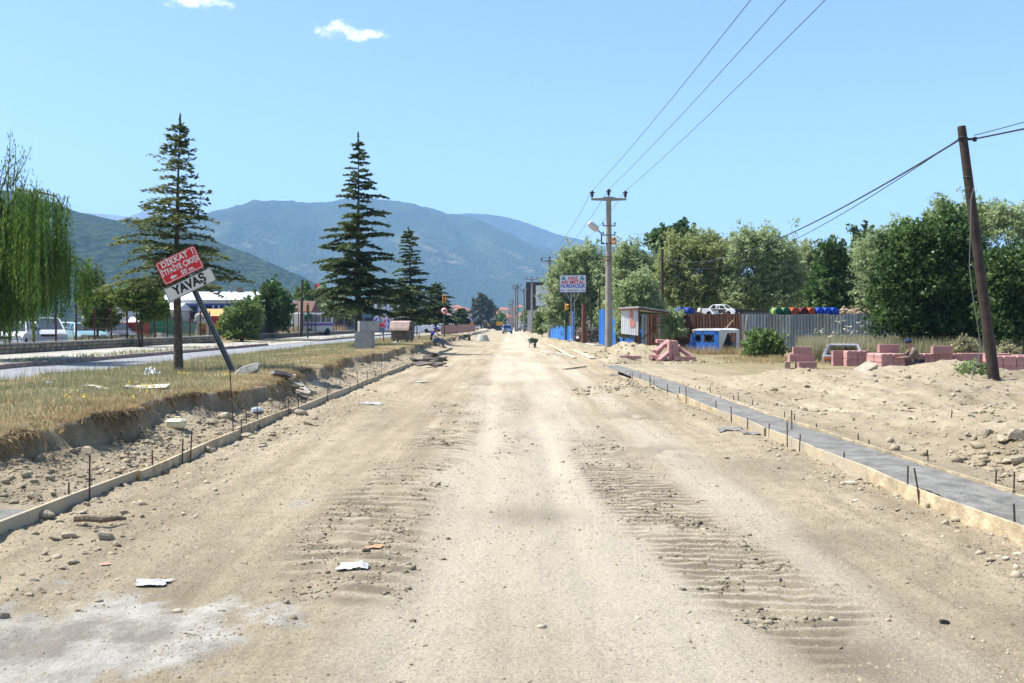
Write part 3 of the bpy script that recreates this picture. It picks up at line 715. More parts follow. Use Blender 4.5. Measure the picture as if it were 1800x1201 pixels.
# --- left: weeping willow over the pavement
def weeping(x, y, H, label, seed):
    r = np.random.default_rng(seed); rr = random.Random(seed)
    z0 = .4
    root = empty('weeping_willow', (x, y, z0), 0, label, 'willow')
    tb = MB(); C = []; D = []
    tb.tube([(0, 0, 0), (.1, 0, 1.2), (.15, .05, 2.6)], [.34, .27, .24], 10)
    ends = []
    for k in range(34):
        a = rr.uniform(-1.9, 1.9) if k > 10 else rr.uniform(-.9, .7)          # mostly towards the road and the viewer
        dv = Vector((math.cos(a), math.sin(a) - .25, 0)).normalized()
        hh = rr.uniform(.62, 1.0) * H * .60 if k % 3 else rr.uniform(.8, .98) * H * .70; ln = rr.uniform(1.2, 3.75) if k % 3 else rr.uniform(.6, 1.7)
        if k in (3, 6): hh = H * .68; ln = 4.0; dv = Vector((1, -.12 - .1 * k, 0)).normalized()
        pts = [Vector((.12, 0, 2.2)), Vector((.12, 0, 2.2)) + dv * ln * .3 + Vector((0, 0, (hh - 2.2) * .75)), dv * ln * .65 + Vector((0, 0, hh)), dv * ln * .9 + Vector((0, 0, hh - .25)), dv * ln + Vector((0, 0, hh - .8))]
        sm = []
        for i in range(len(pts) - 1):
            for s in (0, .33, .66): sm.append(pts[i].lerp(pts[i + 1], s))
        sm.append(pts[-1])
        tb.tube(sm, [.085 * (1 - .9 * i / (len(sm) - 1)) for i in range(len(sm))], 5, cap=False)
        ends += [(p, dv, ln) for p in sm[3:]]
    # thin upright shoots at the top
    for k in range(26):
        a = rr.uniform(-.8, .8); b0 = Vector((rr.uniform(-.5, 1.5), rr.uniform(-1, 1), H * rr.uniform(.55, .72)))
        tip = b0 + Vector((rr.uniform(-.2, .9), rr.uniform(-.4, .4), rr.uniform(1.0, 2.3)))
        mid = (b0 + tip) / 2 + Vector((rr.uniform(-.15, .15), 0, .1))
        tip.z = min(tip.z, H * (1.0 if b0.x < 1.1 else .9))
        tb.tube([b0, mid, tip], [.028, .016, .005], 4, cap=False)
        for j in range(46):
            s = rr.random(); p = b0.lerp(mid, s * 2) if s < .5 else mid.lerp(tip, s * 2 - 1)
            if rr.random() < .75:
                q = p + Vector((rr.uniform(-.2, .2), rr.uniform(-.2, .2), rr.uniform(-.25, .1))); C.append(q); D.append(Vector((rr.uniform(-.6, .6), rr.uniform(-.6, .6), -1)))
    # hanging strands
    for p, dv, ln in ends:
        for k in range(10 if p.x > 1.0 else 7):
            q = p + Vector((rr.uniform(-.32, .32), rr.uniform(-.32, .32), rr.uniform(-.1, .1)))
            bottom = rr.uniform(.35, 2.0) if rr.random() < .8 else rr.uniform(1.6, 2.6)
            if q.x > 1.2: bottom = rr.uniform(1.1, 2.3)
            L = (q.z - bottom) * rr.uniform(.55, 1.0)
            if L < .5: continue
            sw = Vector((rr.uniform(-.12, .12), rr.uniform(-.12, .12), 0)) * L * .5
            n = int(L / .052)
            for i in range(n):
                s = i / n
                w_ = q + sw * s + Vector((0, 0, -L * s)) + Vector((rr.uniform(-.045, .045), rr.uniform(-.045, .045), 0))
                C.append(w_); D.append(Vector((rr.uniform(-.5, .5), rr.uniform(-.5, .5), -1)))
    C = np.array([tuple(c) for c in C]); D = np.array([tuple(d) for d in D])
    Nn = rdir(len(C), r); k = r.uniform(.7, 1.3, len(C))
    tb.build('trunk', M_bark, root)
    link_mesh('crown', leaves_mesh('crown', C, D, Nn, .15 * k, .04 * k), L_weep, root)
    return root
weeping(bx(-30, 36.5), 36.5, 8.9, 'weeping willow trailing long green strands over the stone wall', 61)

# --- shrubs and small trees in the yard on the left
wil(170, 57, [(145, 190, 515, 560), (165, 205, 505, 555), (150, 200, 540, 590)], 'low bright green fruit tree before the dark saloon car', L_bright, 62, 9000, 'fruit_tree', 'tree', leaf=(.2, .13), droop=.1, group=None, csize=.22, tr=.07, z0=.4)
wil(247, 56, [(205, 255, 508, 560), (235, 290, 505, 560), (225, 275, 495, 540), (250, 292, 530, 575)], 'spreading fruit tree in front of the white tank and red trailer', L_bright, 63, 12000, 'fruit_tree', 'tree', leaf=(.2, .13), droop=.1, group=None, csize=.22, tr=.07, z0=.4, stems=2)
wil(160, 72, [(148, 172, 470, 530), (145, 185, 500, 560)], 'dark pointed conifer before the small white gabled building', L_cedar2, 64, 7000, 'conifer', 'tree', leaf=(.3, .07), droop=.3, group=None, tr=.1, z0=.4)
wil(425, 79, [(392, 440, 540, 598), (420, 460, 528, 595), (400, 450, 560, 606)], 'dense round shrub spilling over the gap in the wall', L_mid, 65, 15000, 'shrub', 'shrub', leaf=(.24, .13), droop=.05, group=None, csize=.26, tr=.07, z0=.38, stems=2)
wil(477, 90, [(445, 480, 515, 560), (470, 512, 508, 560), (462, 492, 492, 540), (455, 505, 540, 590)], 'upright dark leaved shrub behind the tarpaulin covered fence', L_dark, 66, 12000, 'shrub', 'shrub', leaf=(.3, .18), droop=0, group=None, csize=.3, tr=.1, z0=.4, up=1.2)
wil(520, 175, [(520, 552, 505, 560)], 'distant round tree behind the bare wooden post', L_mid, 67, 4500, 'distant_tree', 'tree', leaf=(.8, .5), group=None, z0=.4)
wil(560, 185, [(545, 600, 510, 560)], 'distant pale tree behind the tallest cedar', L_silver, 68, 5000, 'distant_tree', 'tree', leaf=(.8, .5), group=None, z0=.4)
wil(690, 165, [(655, 700, 505, 560), (690, 730, 515, 560)], 'distant dark tree behind the advertising flags', L_mid, 69, 5000, 'distant_tree', 'tree', leaf=(.8, .5), group=None, z0=.4)
wil(846, 330, [(828, 866, 538, 575), (838, 858, 522, 552), (842, 852, 518, 535), (824, 850, 550, 576)], 'dusty dark tree rising behind the yellow excavator', leafmat('dusty_leaves', (.05, .065, .045), (.085, .10, .07), (.13, .145, .10), .8, .2, .2), 70, 9000, 'distant_tree', 'tree', leaf=(1.2, .7), group=None, csize=.9)
wil(880, 420, [(872, 888, 552, 575)], 'slim dark tree far down the road behind the white truck', L_mid, 71, 1500, 'distant_tree', 'tree', leaf=(1.4, .9), group=None, csize=.9)
wil(928, 240, [(918, 940, 540, 575), (930, 950, 548, 578)], 'green tree between the power poles and the black clad building', L_mid, 72, 3500, 'distant_tree', 'tree', leaf=(.9, .5), group=None, csize=.7)
wil(953, 132, [(942, 966, 558, 595), (945, 962, 548, 580)], 'light green bush at the near end of the blue fence', L_bright, 73, 4000, 'shrub', 'shrub', leaf=(.4, .2), group=None, csize=.35, tr=.05)
wil(1341, 51, [(1310, 1345, 600, 632), (1330, 1375, 588, 630), (1320, 1365, 584, 615)], 'bright green bush in dry grass before the grey fence', L_mid, 74, 9000, 'shrub', 'shrub', leaf=(.2, .11), droop=.05, group=None, csize=.22, tr=.04)
wil(1180, 66, [(1165, 1200, 560, 600), (1170, 1195, 545, 580)], 'grey green bush growing under the lean-to roof', L_silver, 75, 5000, 'shrub', 'shrub', leaf=(.26, .1), group=None, csize=.25, tr=.05)
wil(1097, 73, [(1086, 1104, 545, 600), (1090, 1108, 560, 604)], 'climbing bush growing against the blue panels behind the pole', L_silver, 76, 5000, 'shrub', 'shrub', leaf=(.26, .1), group=None, csize=.25, tr=.05)

# --- grasses
def grass(name, pts_xy, h, wd, mtl, seed, lean=.5, zoff=0.0):
    r = np.random.default_rng(seed)
    x, y = pts_xy[:, 0], pts_xy[:, 1]; z = gh(x, y) + zoff
    n = len(x); hh = h * r.uniform(.45, 1.25, n)
    a = r.uniform(0, 6.283, n); l = lean * r.uniform(.2, 1, n) * hh; b = r.uniform(0, 6.283, n)
    W = wd * r.uniform(.6, 1.3, n)
    px_, py_ = np.cos(b) * W / 2, np.sin(b) * W / 2
    base = np.stack([x, y, z - .02], -1)
    V = np.stack([base + np.stack([px_, py_, 0 * x], -1), base - np.stack([px_, py_, 0 * x], -1), base + np.stack([np.cos(a) * l, np.sin(a) * l, hh], -1)], 1).reshape(-1, 3)
    o = link_mesh(name, np_mesh(name, V, np.arange(n * 3).reshape(-1, 3)), mtl)
    return tag(o, kind='stuff')
L_straw = leafmat('straw', (.30, .215, .10), (.44, .33, .165), (.55, .44, .24), .7, .35, .8)
L_gr = leafmat('grey_green_grass', (.17, .18, .085), (.29, .285, .15), (.40, .375, .22), .7, .35, .8)
L_weed = leafmat('tall_weeds', (.24, .23, .12), (.37, .34, .19), (.50, .45, .28), .7, .35, .6)
def bank_pts(n, y0, y1, seed, edge_bias, x_in=-12.6, pw=2.0):
    r = np.random.default_rng(seed); u = r.random(n)
    y = y0 * (y1 / y0) ** u; e = bank_edge(y)
    t = r.random(n) ** edge_bias
    x = e - .06 + (x_in - e) * t
    k = fbm(x * .8, y * .8, seed, 3) + r.random(n) * .4 > 0.06
    return np.stack([x[k], y[k]], -1)
grass('dry_grass', bank_pts(70000, 9, 110, 81, 1.7), .10, .016, L_straw, 82, .9)
grass('dry_grass', bank_pts(26000, 9, 40, 181, 3.2), .075, .012, L_straw, 182, 1.1)
gp = bank_pts(78000, 10, 110, 83, .62); k_ = gp[:, 0] < bank_edge(gp[:, 1]) - .7 - .6 * fbm(gp[:, 0] * .7, gp[:, 1] * .7, 84, 2)
grass('grass', gp[k_], .15, .018, L_gr, 85, .7)
gt = bank_pts(2600, 12, 70, 86, .5); gt = gt[gt[:, 0] < bank_edge(gt[:, 1]) - 1.5]
grass('tall_grass', gt, .42, .014, L_gr, 87, .35)
# dead grass and roots hanging over the cut edge
L_root = leafmat('dead_roots', (.10, .07, .04), (.20, .145, .08), (.34, .255, .14), .9, .2, .8)
r_ = np.random.default_rng(188); n_ = 16000; yy_ = 9 * (95 / 9) ** r_.random(n_); xx_ = bank_edge(yy_) + r_.normal(-.03, .10, n_)
zz_ = np.maximum(gh(xx_ - .12, yy_), gh(xx_, yy_)) + .01; cl_ = fbm(yy_ * 1.7, xx_, 189, 3) > -.08; xx_, yy_, zz_ = xx_[cl_], yy_[cl_], zz_[cl_]; n_ = len(xx_)
B_ = np.stack([xx_, yy_, zz_], -1); l_ = r_.uniform(.06, .24, n_); D_ = np.stack([r_.uniform(.1, .7, n_), r_.normal(0, .35, n_), r_.uniform(-1.0, .15, n_)], -1) * l_[:, None]; W_ = np.stack([r_.normal(0, 1, n_), r_.normal(0, 1, n_), 0 * l_], -1) * .008
tag(link_mesh('dead_grass_roots', np_mesh('dead_grass_roots', np.stack([B_ - W_, B_ + W_, B_ + D_], 1).reshape(-1, 3), np.arange(n_ * 3).reshape(-1, 3)), L_root), kind='stuff')
# verge of the far pavement
r_ = np.random.default_rng(88); q = np.stack([-16.35 - r_.random(3500) ** 2 * 1.4, 20 * (120 / 20) ** r_.random(3500)], -1)
q = q[(fbm(q[:, 0] * .6, q[:, 1] * .35, 89, 3) > .02)]
gv = grass('verge_weeds', q, .16, .04, L_gr, 90, .8); gv.location.z = .17
# waste land on the right
def field(n, px0, px1, Y0, Y1, seed):
    r = np.random.default_rng(seed); Y = Y0 * (Y1 / Y0) ** r.random(n); px = px0 + (px1 - px0) * r.random(n)
    return np.stack([(px - 900) / FPX * Y, Y], -1)
f1 = field(34000, 1215, 1930, 32, 60, 91); k_ = sst(-.1, .3, fbm(f1[:, 0] * .35, f1[:, 1] * .35, 92, 3) - .35 * sst(7.5, 4, f1[:, 0] - f1[:, 1] * .08) - .4 * sst(38, 32, f1[:, 1])) > np.random.default_rng(93).random(len(f1)) * .75
grass('dry_grass', f1[k_], .22, .03, L_straw, 94, .7)
f2 = field(42000, 1405, 1930, 44, 58, 95); 
k_ = (f2[:, 0] > 12.2 + 2.2 * fbm(f2[:, 1] * .4, f2[:, 1] * 0, 96, 2)) 
grass('weeds', f2[k_], 1.0, .05, L_weed, 97, .4)
# seed heads and stems standing out of the weeds
M_umbel = mat('seed_heads', (.44, .42, .33), .9)
def seedheads(px, Y, n, h, spread, lab):
    rr = random.Random(int(px)); x = bx(px, Y); z = ghs(x, Y)
    root = empty('wild_plant', (x, Y, z), 0, lab, 'weed')
    s = MB(); c = MB()
    for i in range(n):
        a = Vector((rr.uniform(-spread, spread), rr.uniform(-spread, spread), 0)); b_ = a * 1.5 + Vector((0, 0, h * rr.uniform(.6, 1)))
        s.tube([a * .3, a * .8 + Vector((0, 0, b_.z * .5)), b_], [.012, .010, .006], 4)
        for k in range(5):
            c.box(b_ + Vector((rr.uniform(-.12, .12), rr.uniform(-.12, .12), rr.uniform(-.25, .06))), (.09, .09, .03), (rr.uniform(-.6, .6), rr.uniform(-.6, .6), 0))
    s.build('stem', L_weed, root); tag(c.build('flower_heads', M_umbel, root), kind='stuff')
seedheads(1497, 53, 8, 2.0, .55, 'tall umbel weed with pale flower heads before the grey fence')
seedheads(1447, 52, 5, 1.5, .35, 'shorter umbel weed with a few pale heads before the fence')
seedheads(1470, 51, 6, 1.6, .4, 'reddish gone to seed weed beside the burnt out car')
wil(1690, 41, [(1680, 1712, 598, 632), (1686, 1706, 590, 612)], 'pale yellowish weed clump near the cable hanging from the pole', L_weed, 98, 2500, 'weed_clump', 'weed', leaf=(.14, .06), group=None, csize=.14, tr=.015)
wil(1768, 40, [(1755, 1785, 605, 632)], 'dull green weed clump beside the foot of the wooden pole', L_weed, 99, 1800, 'weed_clump', 'weed', leaf=(.14, .06), group=None, csize=.14, tr=.015)
def thistle(px, py, h, lab, seed, n=500, leaf=(.07, .04)):
    Y = 22.6; x = bx(px, Y); z = ghs(x, Y)
    broad('small_weed', x, Y, h, [(0, 0, h * .55, h * .55, h * .45), (.12, 0, h * .8, h * .3, h * .3)], lab, 'weed', L_silver, seed, n, leaf, .1, None, .008, z + .03, None, .6, 14, .06)
thistle(1702, 660, .42, 'small grey green thistle below the cable by the pole', 100, 700)
thistle(1728, 650, .36, 'green sprig touching the lower trunk of the wooden pole', 1001, 400)
# yellow flowers in the dry grass
M_yel = mat('yellow_petals', (.75, .55, .03), .6)
fm = MB()
for (cx, cy_, sp, n) in ((137, 720, 22, 9), (262, 700, 22, 9), (325, 670, 12, 7), (398, 674, 6, 4), (600, 626, 4, 3), (200, 700, 60, 10)):
    for i in range(n):
        p = onz(cx + random.uniform(-sp, sp), cy_ + random.uniform(-sp * .3, sp * .3), .48); z = ghs(p.x, p.y)
        if z > .3:
            for k in range(2): fm.box((p.x + random.uniform(-.02, .02), p.y + random.uniform(-.02, .02), z + .11 + random.uniform(0, .04)), (.02, .02, .008), (random.uniform(-.5, .5), random.uniform(-.5, .5), k))
fl = fm.build('yellow_flowers', M_yel); fl['kind'] = 'stuff'
# ------------------------------------------------------------------ formwork boards and stakes
M_board = mat('raw_timber', (.42, .335, .21), .85, var=.3, vscale=5, bump=.4, bscale=30, rand=.12)
M_boardg = mat('cement_stained_timber', (.35, .305, .235), .9, var=.25, vscale=3, color2=(.44, .35, .22), bump=.4, bscale=30, rand=.1)
M_rust = mat('rusty_steel', (.085, .055, .045), .75, metal=.3, var=.3, vscale=20)
def board(p0, p1, h, th, m, label, group, z0=None, name='formwork_board', dz=0):
    a, b = Vector(p0), Vector(p1); L = (b - a).length; n = 7
    V = []; F = []; d = (b - a).normalized(); s = Vector((-d.y, d.x, 0)) * th / 2
    ph = random.uniform(0, 6)
    for i in range(n):
        t = i / (n - 1); q = a.lerp(b, t) - a + Vector((-d.y, d.x, 0)) * (.022 * math.sin(t * 5 + ph)); hz = dz + .012 * math.sin(t * 4 + ph * 2)
        V += [q - s + Vector((0, 0, -.05)), q + s + Vector((0, 0, -.05)), q + s + Vector((0, 0, h + hz)), q - s + Vector((0, 0, h + hz))]
    for i in range(n - 1):
        k = i * 4
        for j in range(4): F.append((k + j, k + (j + 1) % 4, k + 4 + (j + 1) % 4, k + 4 + j))
    F += [(0, 3, 2, 1), (4 * n - 4, 4 * n - 3, 4 * n - 2, 4 * n - 1)]
    mb = MB(); mb.add(V, F)
    return tag(mb.build(name, m, loc=tuple(a)), label, 'plank', group)
y = 3.0; i = 0
LG = 'formwork boards edging the dug trench'
while y < 66:
    L = 3.9 if y < 40 else 5.5
    if i % 5 == 2 and y > 14: L *= .75
    off = .017 * (-1) ** i
    board((float(xl(y)) + off, y, 0), (float(xl(y + L)) + off + random.uniform(-.01, .01), y + L + .12, 0), .135, .034, (M_board, M_boardg, M_boardg)[i % 3] if i != 2 else M_board,
          f'weathered timber edging board of the trench, {ordn(i)} from the near grey concrete', LG, dz=random.uniform(-.02, .02))
    y += L; i += 1
RG = 'formwork boards along the near face of the concrete gutter'
y = 3.2; i = 0
while y < 43:
    L = (3.95, 3.6, 4.1, 3.3)[i % 4]
    if not (28.6 < y < 30.2):
        board((float(xr(y)) + .012 * (-1) ** i, y, 0), (float(xr(y + L)) + .012 * (-1) ** i, y + L - .02, 0), .14, .034, (M_boardg, M_board, M_boardg)[i % 3],
              f'cement smeared board of the gutter near face, {ordn(i)} from the near end', RG, dz=random.uniform(-.015, .015))
    y += L; i += 1
RG2 = 'formwork boards along the far edge of the concrete gutter'
y = 5.2; i = 0
while y < 36:
    L = 4.0
    board((float(xr(y)) + .76 + .06 * math.sin(y * .3), y, .02), (float(xr(y + L)) + .76 + .06 * math.sin((y + L) * .3), y + L - .02, .02), .135, .03, M_board,
          f'pale board between gutter and spoil heap, {ordn(i)} from the near end', RG2, dz=random.uniform(-.01, .01))
    y += L; i += 1
def stake(x, y, h, label, group, lean=(0, 0), z=None):
    z = ghs(x, y) if z is None else z
    mb = MB().tube([(0, 0, -.1), (lean[0] * .5, lean[1] * .5, h * .5), (lean[0], lean[1], h)], .0085, 6)
    return tag(mb.build('steel_stake', M_rust, loc=(x, y, z)), label, 'steel stake', group)
SL = 'rusty steel stake driven beside the board along the dug trench'; SG = 'stakes along the trench boards'
for i, (px, py, hh) in enumerate(((112, 886, 26), (145, 878, 58), (241, 826, 24), (328, 810, 28), (339, 804, 34), (400, 765, 18), (441, 757, 26), (459, 749, 24), (514, 731, 22), (531, 724, 24), (489, 729, 12), (555, 704, 18), (583, 700, 20), (588, 692, 16), (601, 688, 10), (615, 680, 22), (634, 672, 14), (640, 668, 12), (660, 662, 18), (709, 640, 22))):
    p = onz(px, py, .03); x = float(xl(p.y)) + random.choice((-.045, .045)); h = hh / FPX * p.y * 1.25 + .06
    stake(x, p.y, h, f'rusty stake at the trench boards, {ordn(i)} from the near grey concrete', SG, (random.uniform(-.02, .02), random.uniform(-.02, .02)), 0.0)
stake(bx(411, 14.6) , 14.6, .95, 'thin tall stake with a red mark standing in the trench', 'tall survey stake', (-.06, 0), .08)
SL2 = 'rusty steel stake against the near board of the concrete gutter'; SG2 = 'stakes on the near side of the gutter'
for i, (px, py, hh) in enumerate(((1108, 670, 14), (1113, 672, 16), (1135, 685, 24), (1141, 686, 20), (1169, 698, 22), (1212, 712, 32), (1287, 746, 30), (1310, 758, 22), (1394, 788, 44), (1416, 797, 32), (1592, 878, 56), (1614, 886, 24), (1625, 888, 62))):
    p = onz(px, py, .0); x = float(xr(p.y)) - .035; h = hh / FPX * p.y * 1.05
    stake(x, p.y, h, f'rusty stake against the near gutter board, {ordn(12 - i)} from the near end', SG2, (random.uniform(-.015, .015) if px != 1625 else -.06, 0), 0.0)
SL3 = 'short steel stake standing in the wet concrete of the gutter'; SG3 = 'stakes in the gutter concrete'
for px, py, hh in ((1194, 694, 12), (1259, 718, 12), (1352, 757, 10), (1484, 808, 10), (1392, 755, 32), (1784, 922, 32), (1125, 668, 10), (1150, 678, 10)):
    p = onz(px, py, .13); stake(p.x, p.y, hh / FPX * p.y + .02, SL3, SG3, (random.uniform(-.01, .01), 0), .13)
SL4 = 'steel stake on the spoil heap side of the gutter'; SG4 = 'stakes on the far side of the gutter'
for i, (px, py, hh) in enumerate(((1222, 684, 6), (1229, 686, 8), (1249, 696, 12), (1290, 710, 9), (1298, 711, 8), (1323, 720, 10), (1379, 734, 10), (1396, 740, 12), (1436, 754, 9), (1509, 776, 11), (1528, 783, 10), (1632, 821, 20), (1672, 748, 18), (1750, 853, 25), (1782, 863, 34))):
    p = onz(px, py, .12); z = ghs(p.x, p.y); Y = FPX * (CAMH - z) / (py - HOR); x = bx(px, Y); z = ghs(x, Y)
    stake(x, Y, hh / FPX * Y, f'steel stake between gutter and spoil heap, {ordn(14 - i)} from the near end', SG4, (random.uniform(-.015, .015), 0), z)
# loose boards lying about
def lying(px0, py0, px1, py1, wd, th, m, lab, cat='plank', name='loose_plank', zoff=.0, group=None):
    a = onz(px0, py0, .05); b = onz(px1, py1, .05); a.z = ghs(a.x, a.y); b.z = ghs(b.x, b.y); L = (b - a).length
    d = b - a; mb = MB().bbox((L / 2, 0, th / 2), (L, wd, th), min(.008, th * .3))
    rot = (0, -math.atan2(d.z, math.hypot(d.x, d.y)), math.atan2(d.y, d.x))
    return tag(mb.build(name, m, loc=(a.x, a.y, a.z + zoff + .01), rot=rot), lab, cat, group)
M_plk = mat('sunbleached_timber', (.52, .43, .29), .85, var=.25, vscale=4, bump=.3, bscale=30)
M_plkg = mat('grey_timber', (.44, .41, .36), .9, var=.25, vscale=4, bump=.3, bscale=30)
lying(991, 648, 1029, 643, .14, .05, M_plk, 'single bleached plank lying alone on the road before the gutter')
lying(950, 619, 1002, 622, .16, .05, M_plkg, 'grey plank, first of those lying before the wheelbarrow')
lying(944, 620, 962, 623, .18, .04, M_plk, 'yellowish short plank end by the grey plank on the road')
lying(975, 620, 1010, 626, .12, .04, mat('bluish_timber', (.40, .42, .42), .9), 'bluish painted plank among the planks on the road')
lying(966, 608, 1010, 629, .2, .05, M_plk, 'long pale plank running back towards the traffic signal')
lying(1007, 615, 1042, 630, .3, .06, M_plk, 'wide pale plank nearest to the concrete power pole')
lying(1006, 606, 1052, 608, .8, .1, mat('pale_step', (.55, .52, .46), .9, var=.15), 'pale concrete step lying before the scrap yard gate', 'concrete slab', 'concrete_slab')
lying(735, 671, 750, 669, .2, .03, mat('white_board', (.62, .58, .5), .85), 'small white board lying near the broken asphalt pieces')
lying(512, 692, 540, 696, .2, .04, M_plkg, 'broken grey plank lying at the foot of the cut bank')
lying(505, 690, 533, 698, .16, .03, M_plk, 'splintered board half under the grey one below the bank')

# ------------------------------------------------------------------ stones, clods and rubble
M_stone = mat('field_stone', (.40, .335, .235), .95, var=.3, vscale=9, bump=.6, bscale=25, rand=.2)
M_stoned = mat('dark_stone', (.10, .09, .08), .9, var=.3, vscale=9, bump=.6, bscale=25)
def rock_mesh(seed, flat=.62):
    r = random.Random(seed); bm = bmesh.new(); bmesh.ops.create_icosphere(bm, subdivisions=2, radius=.5)
    for q in range(10):                                   # knock flats off it
        n = Vector((r.gauss(0, 1), r.gauss(0, 1), r.gauss(0, .8))).normalized(); d = r.uniform(.22, .38)
        for v in bm.verts:
            e = v.co.dot(n) - d
            if e > 0: v.co -= n * e
    for v in bm.verts: v.co = Vector((v.co.x * 1.15 + r.uniform(-.012, .012), v.co.y * .9 + r.uniform(-.012, .012), v.co.z * flat + r.uniform(-.012, .012)))
    me = bpy.data.meshes.new('stone'); bm.to_mesh(me); bm.free(); me.materials.append(M_stone); return me
RM = [rock_mesh(200 + i, random.uniform(.5, .85)) for i in range(10)]
def stone(px, py, wpx, lab, group, zz=.03, me=None, m=None):
    p = onz(px, py, zz); z = ghs(p.x, p.y); Y = FPX * (CAMH - z) / max(20, (py - HOR)); x = bx(px, Y); z = ghs(x, Y); s = wpx / FPX * Y
    o = bpy.data.objects.new('stone', me or random.choice(RM)); col.objects.link(o)
    o.location = (x, Y, z + s * .16); o.scale = (s, s * random.uniform(.75, 1.0), s * random.uniform(.8, 1.05)); o.rotation_euler = (random.uniform(-.3, .3), random.uniform(-.3, .3), random.uniform(-.6, .6))
    if m: o.material_slots[0].link = 'OBJECT'; o.material_slots[0].material = m
    return tag(o, lab, 'stone', group)
tl = [('large flat pale stone touching the board by the trench concrete', 80, 912, 40), ('angular pale stone leaning on the board, trench side road edge', 223, 854, 24), ('rounded lone stone on the road below the angular one', 220, 902, 17), ('flat stone lying lengthwise near two stakes, by the dark road edge', 367, 795, 28),
      ('upright pale stone block by the far part of the trench board', 532, 731, 26), ('flat stone just in front of the upright pale block', 541, 746, 20), ('big brown clod of soil inside the trench beside the concrete', 62, 866, 36), ('lone dark stone far out on the open road', 1660, 1097, 20)]
for lab, px, py, wp in tl: stone(px, py, wp, lab, None, m=M_stoned if 'dark' in lab and px > 1000 else None)
G_ = 'loose stones beside the trench boards'; La = 'loose tan stone on the dirt beside the trench boards'
for px, py, wp in ((154, 888, 16), (121, 947, 28), (97, 952, 24), (186, 951, 32), (205, 958, 18), (62, 938, 18), (20, 926, 14), (433, 771, 20), (479, 769, 18), (463, 780, 14), (448, 762, 13), (456, 755, 15), (290, 833, 12), (397, 808, 10), (553, 738, 16), (130, 990, 24), (112, 1000, 18), (60, 1018, 18), (40, 1012, 14), (78, 976, 16), (150, 972, 14), (8, 1085, 20), (138, 1076, 12), (190, 1012, 11), (575, 733, 9), (604, 716, 8), (630, 705, 8), (612, 724, 8), (660, 690, 8), (85, 990, 14), (215, 946, 12), (170, 940, 12), (105, 925, 14), (265, 846, 10), (310, 826, 10), (500, 756, 9), (520, 760, 8)):
    stone(px, py, wp, La, G_)
G_ = 'loose stones in the trench'; La = 'loose tan stone on the trench floor under the cut bank'
for px, py, wp in ((167, 782, 16), (120, 830, 16), (90, 850, 22), (35, 868, 24), (25, 885, 20), (10, 860, 18), (140, 842, 14), (190, 836, 12), (228, 822, 12), (275, 770, 15), (258, 764, 18), (340, 752, 16), (372, 742, 24), (397, 735, 28), (408, 737, 18), (425, 740, 16), (439, 738, 14), (480, 706, 12), (493, 712, 9), (547, 700, 9), (208, 828, 14), (155, 806, 14), (60, 840, 16), (108, 806, 14), (205, 790, 12), (300, 775, 12), (318, 765, 11), (350, 770, 10), (180, 806, 10), (130, 815, 12), (240, 800, 11), (70, 880, 14)):
    stone(px, py, wp, La, G_, .12)
G_ = 'boulders and clods at the outer end of the spoil heap'; La = 'blocky clod of soil at the outer foot of the spoil heap'
for px, py, wp in ((1762, 792, 34), (1790, 803, 40), (1735, 800, 26), (1788, 825, 32), (1770, 823, 22), (1733, 815, 18), (1800, 845, 30), (1752, 812, 18), (1715, 792, 18), (1780, 812, 22), (1797, 825, 26), (1760, 838, 14), (1700, 782, 14), (1690, 794, 12), (1770, 850, 16), (1745, 828, 14)):
    stone(px, py, wp, La, G_, .25)
G_ = 'stones scattered on the slope of the spoil heap'; La = 'stone or clod lying on the slope of the spoil heap'
for px, py, wp in ((1604, 652, 14), (1588, 655, 9), (1596, 662, 14), (1675, 709, 14), (1707, 758, 16), (1698, 757, 10), (1630, 674, 8), (1735, 684, 18), (1750, 688, 12), (1720, 698, 8), (1585, 790, 10), (1548, 750, 9), (1500, 740, 9), (1679, 808, 8), (1640, 760, 12), (1650, 770, 9), (1665, 772, 10), (1735, 764, 12), (1757, 770, 12), (1660, 790, 10), (1550, 700, 9), (1500, 712, 8), (1450, 700, 8), (1760, 720, 9), (1744, 726, 8), (1590, 730, 8), (1600, 745, 9), (1620, 720, 7), (1540, 675, 8), (1470, 690, 7), (1420, 690, 7), (1400, 706, 8), (1790, 740, 12), (1770, 700, 8), (1790, 690, 9)):
    stone(px, py, wp, La, G_, .4)
G_ = 'stones by the gutter board'; La = 'small stone on the dirt beside the near gutter board'
for px, py, wp in ((1278, 806, 11), (1318, 806, 10), (1600, 872, 16), (1634, 893, 16), (1430, 800, 12), (1445, 818, 12), (1465, 815, 10), (1523, 850, 12), (1510, 845, 9), (1395, 792, 10), (1374, 786, 9), (1345, 775, 9), (1120, 672, 8), (1145, 692, 8), (1195, 724, 9), (1220, 730, 9), (1240, 736, 8), (1595, 1025, 10), (1270, 1000, 8), (1180, 905, 7)):
    stone(px, py, wp, La, G_)
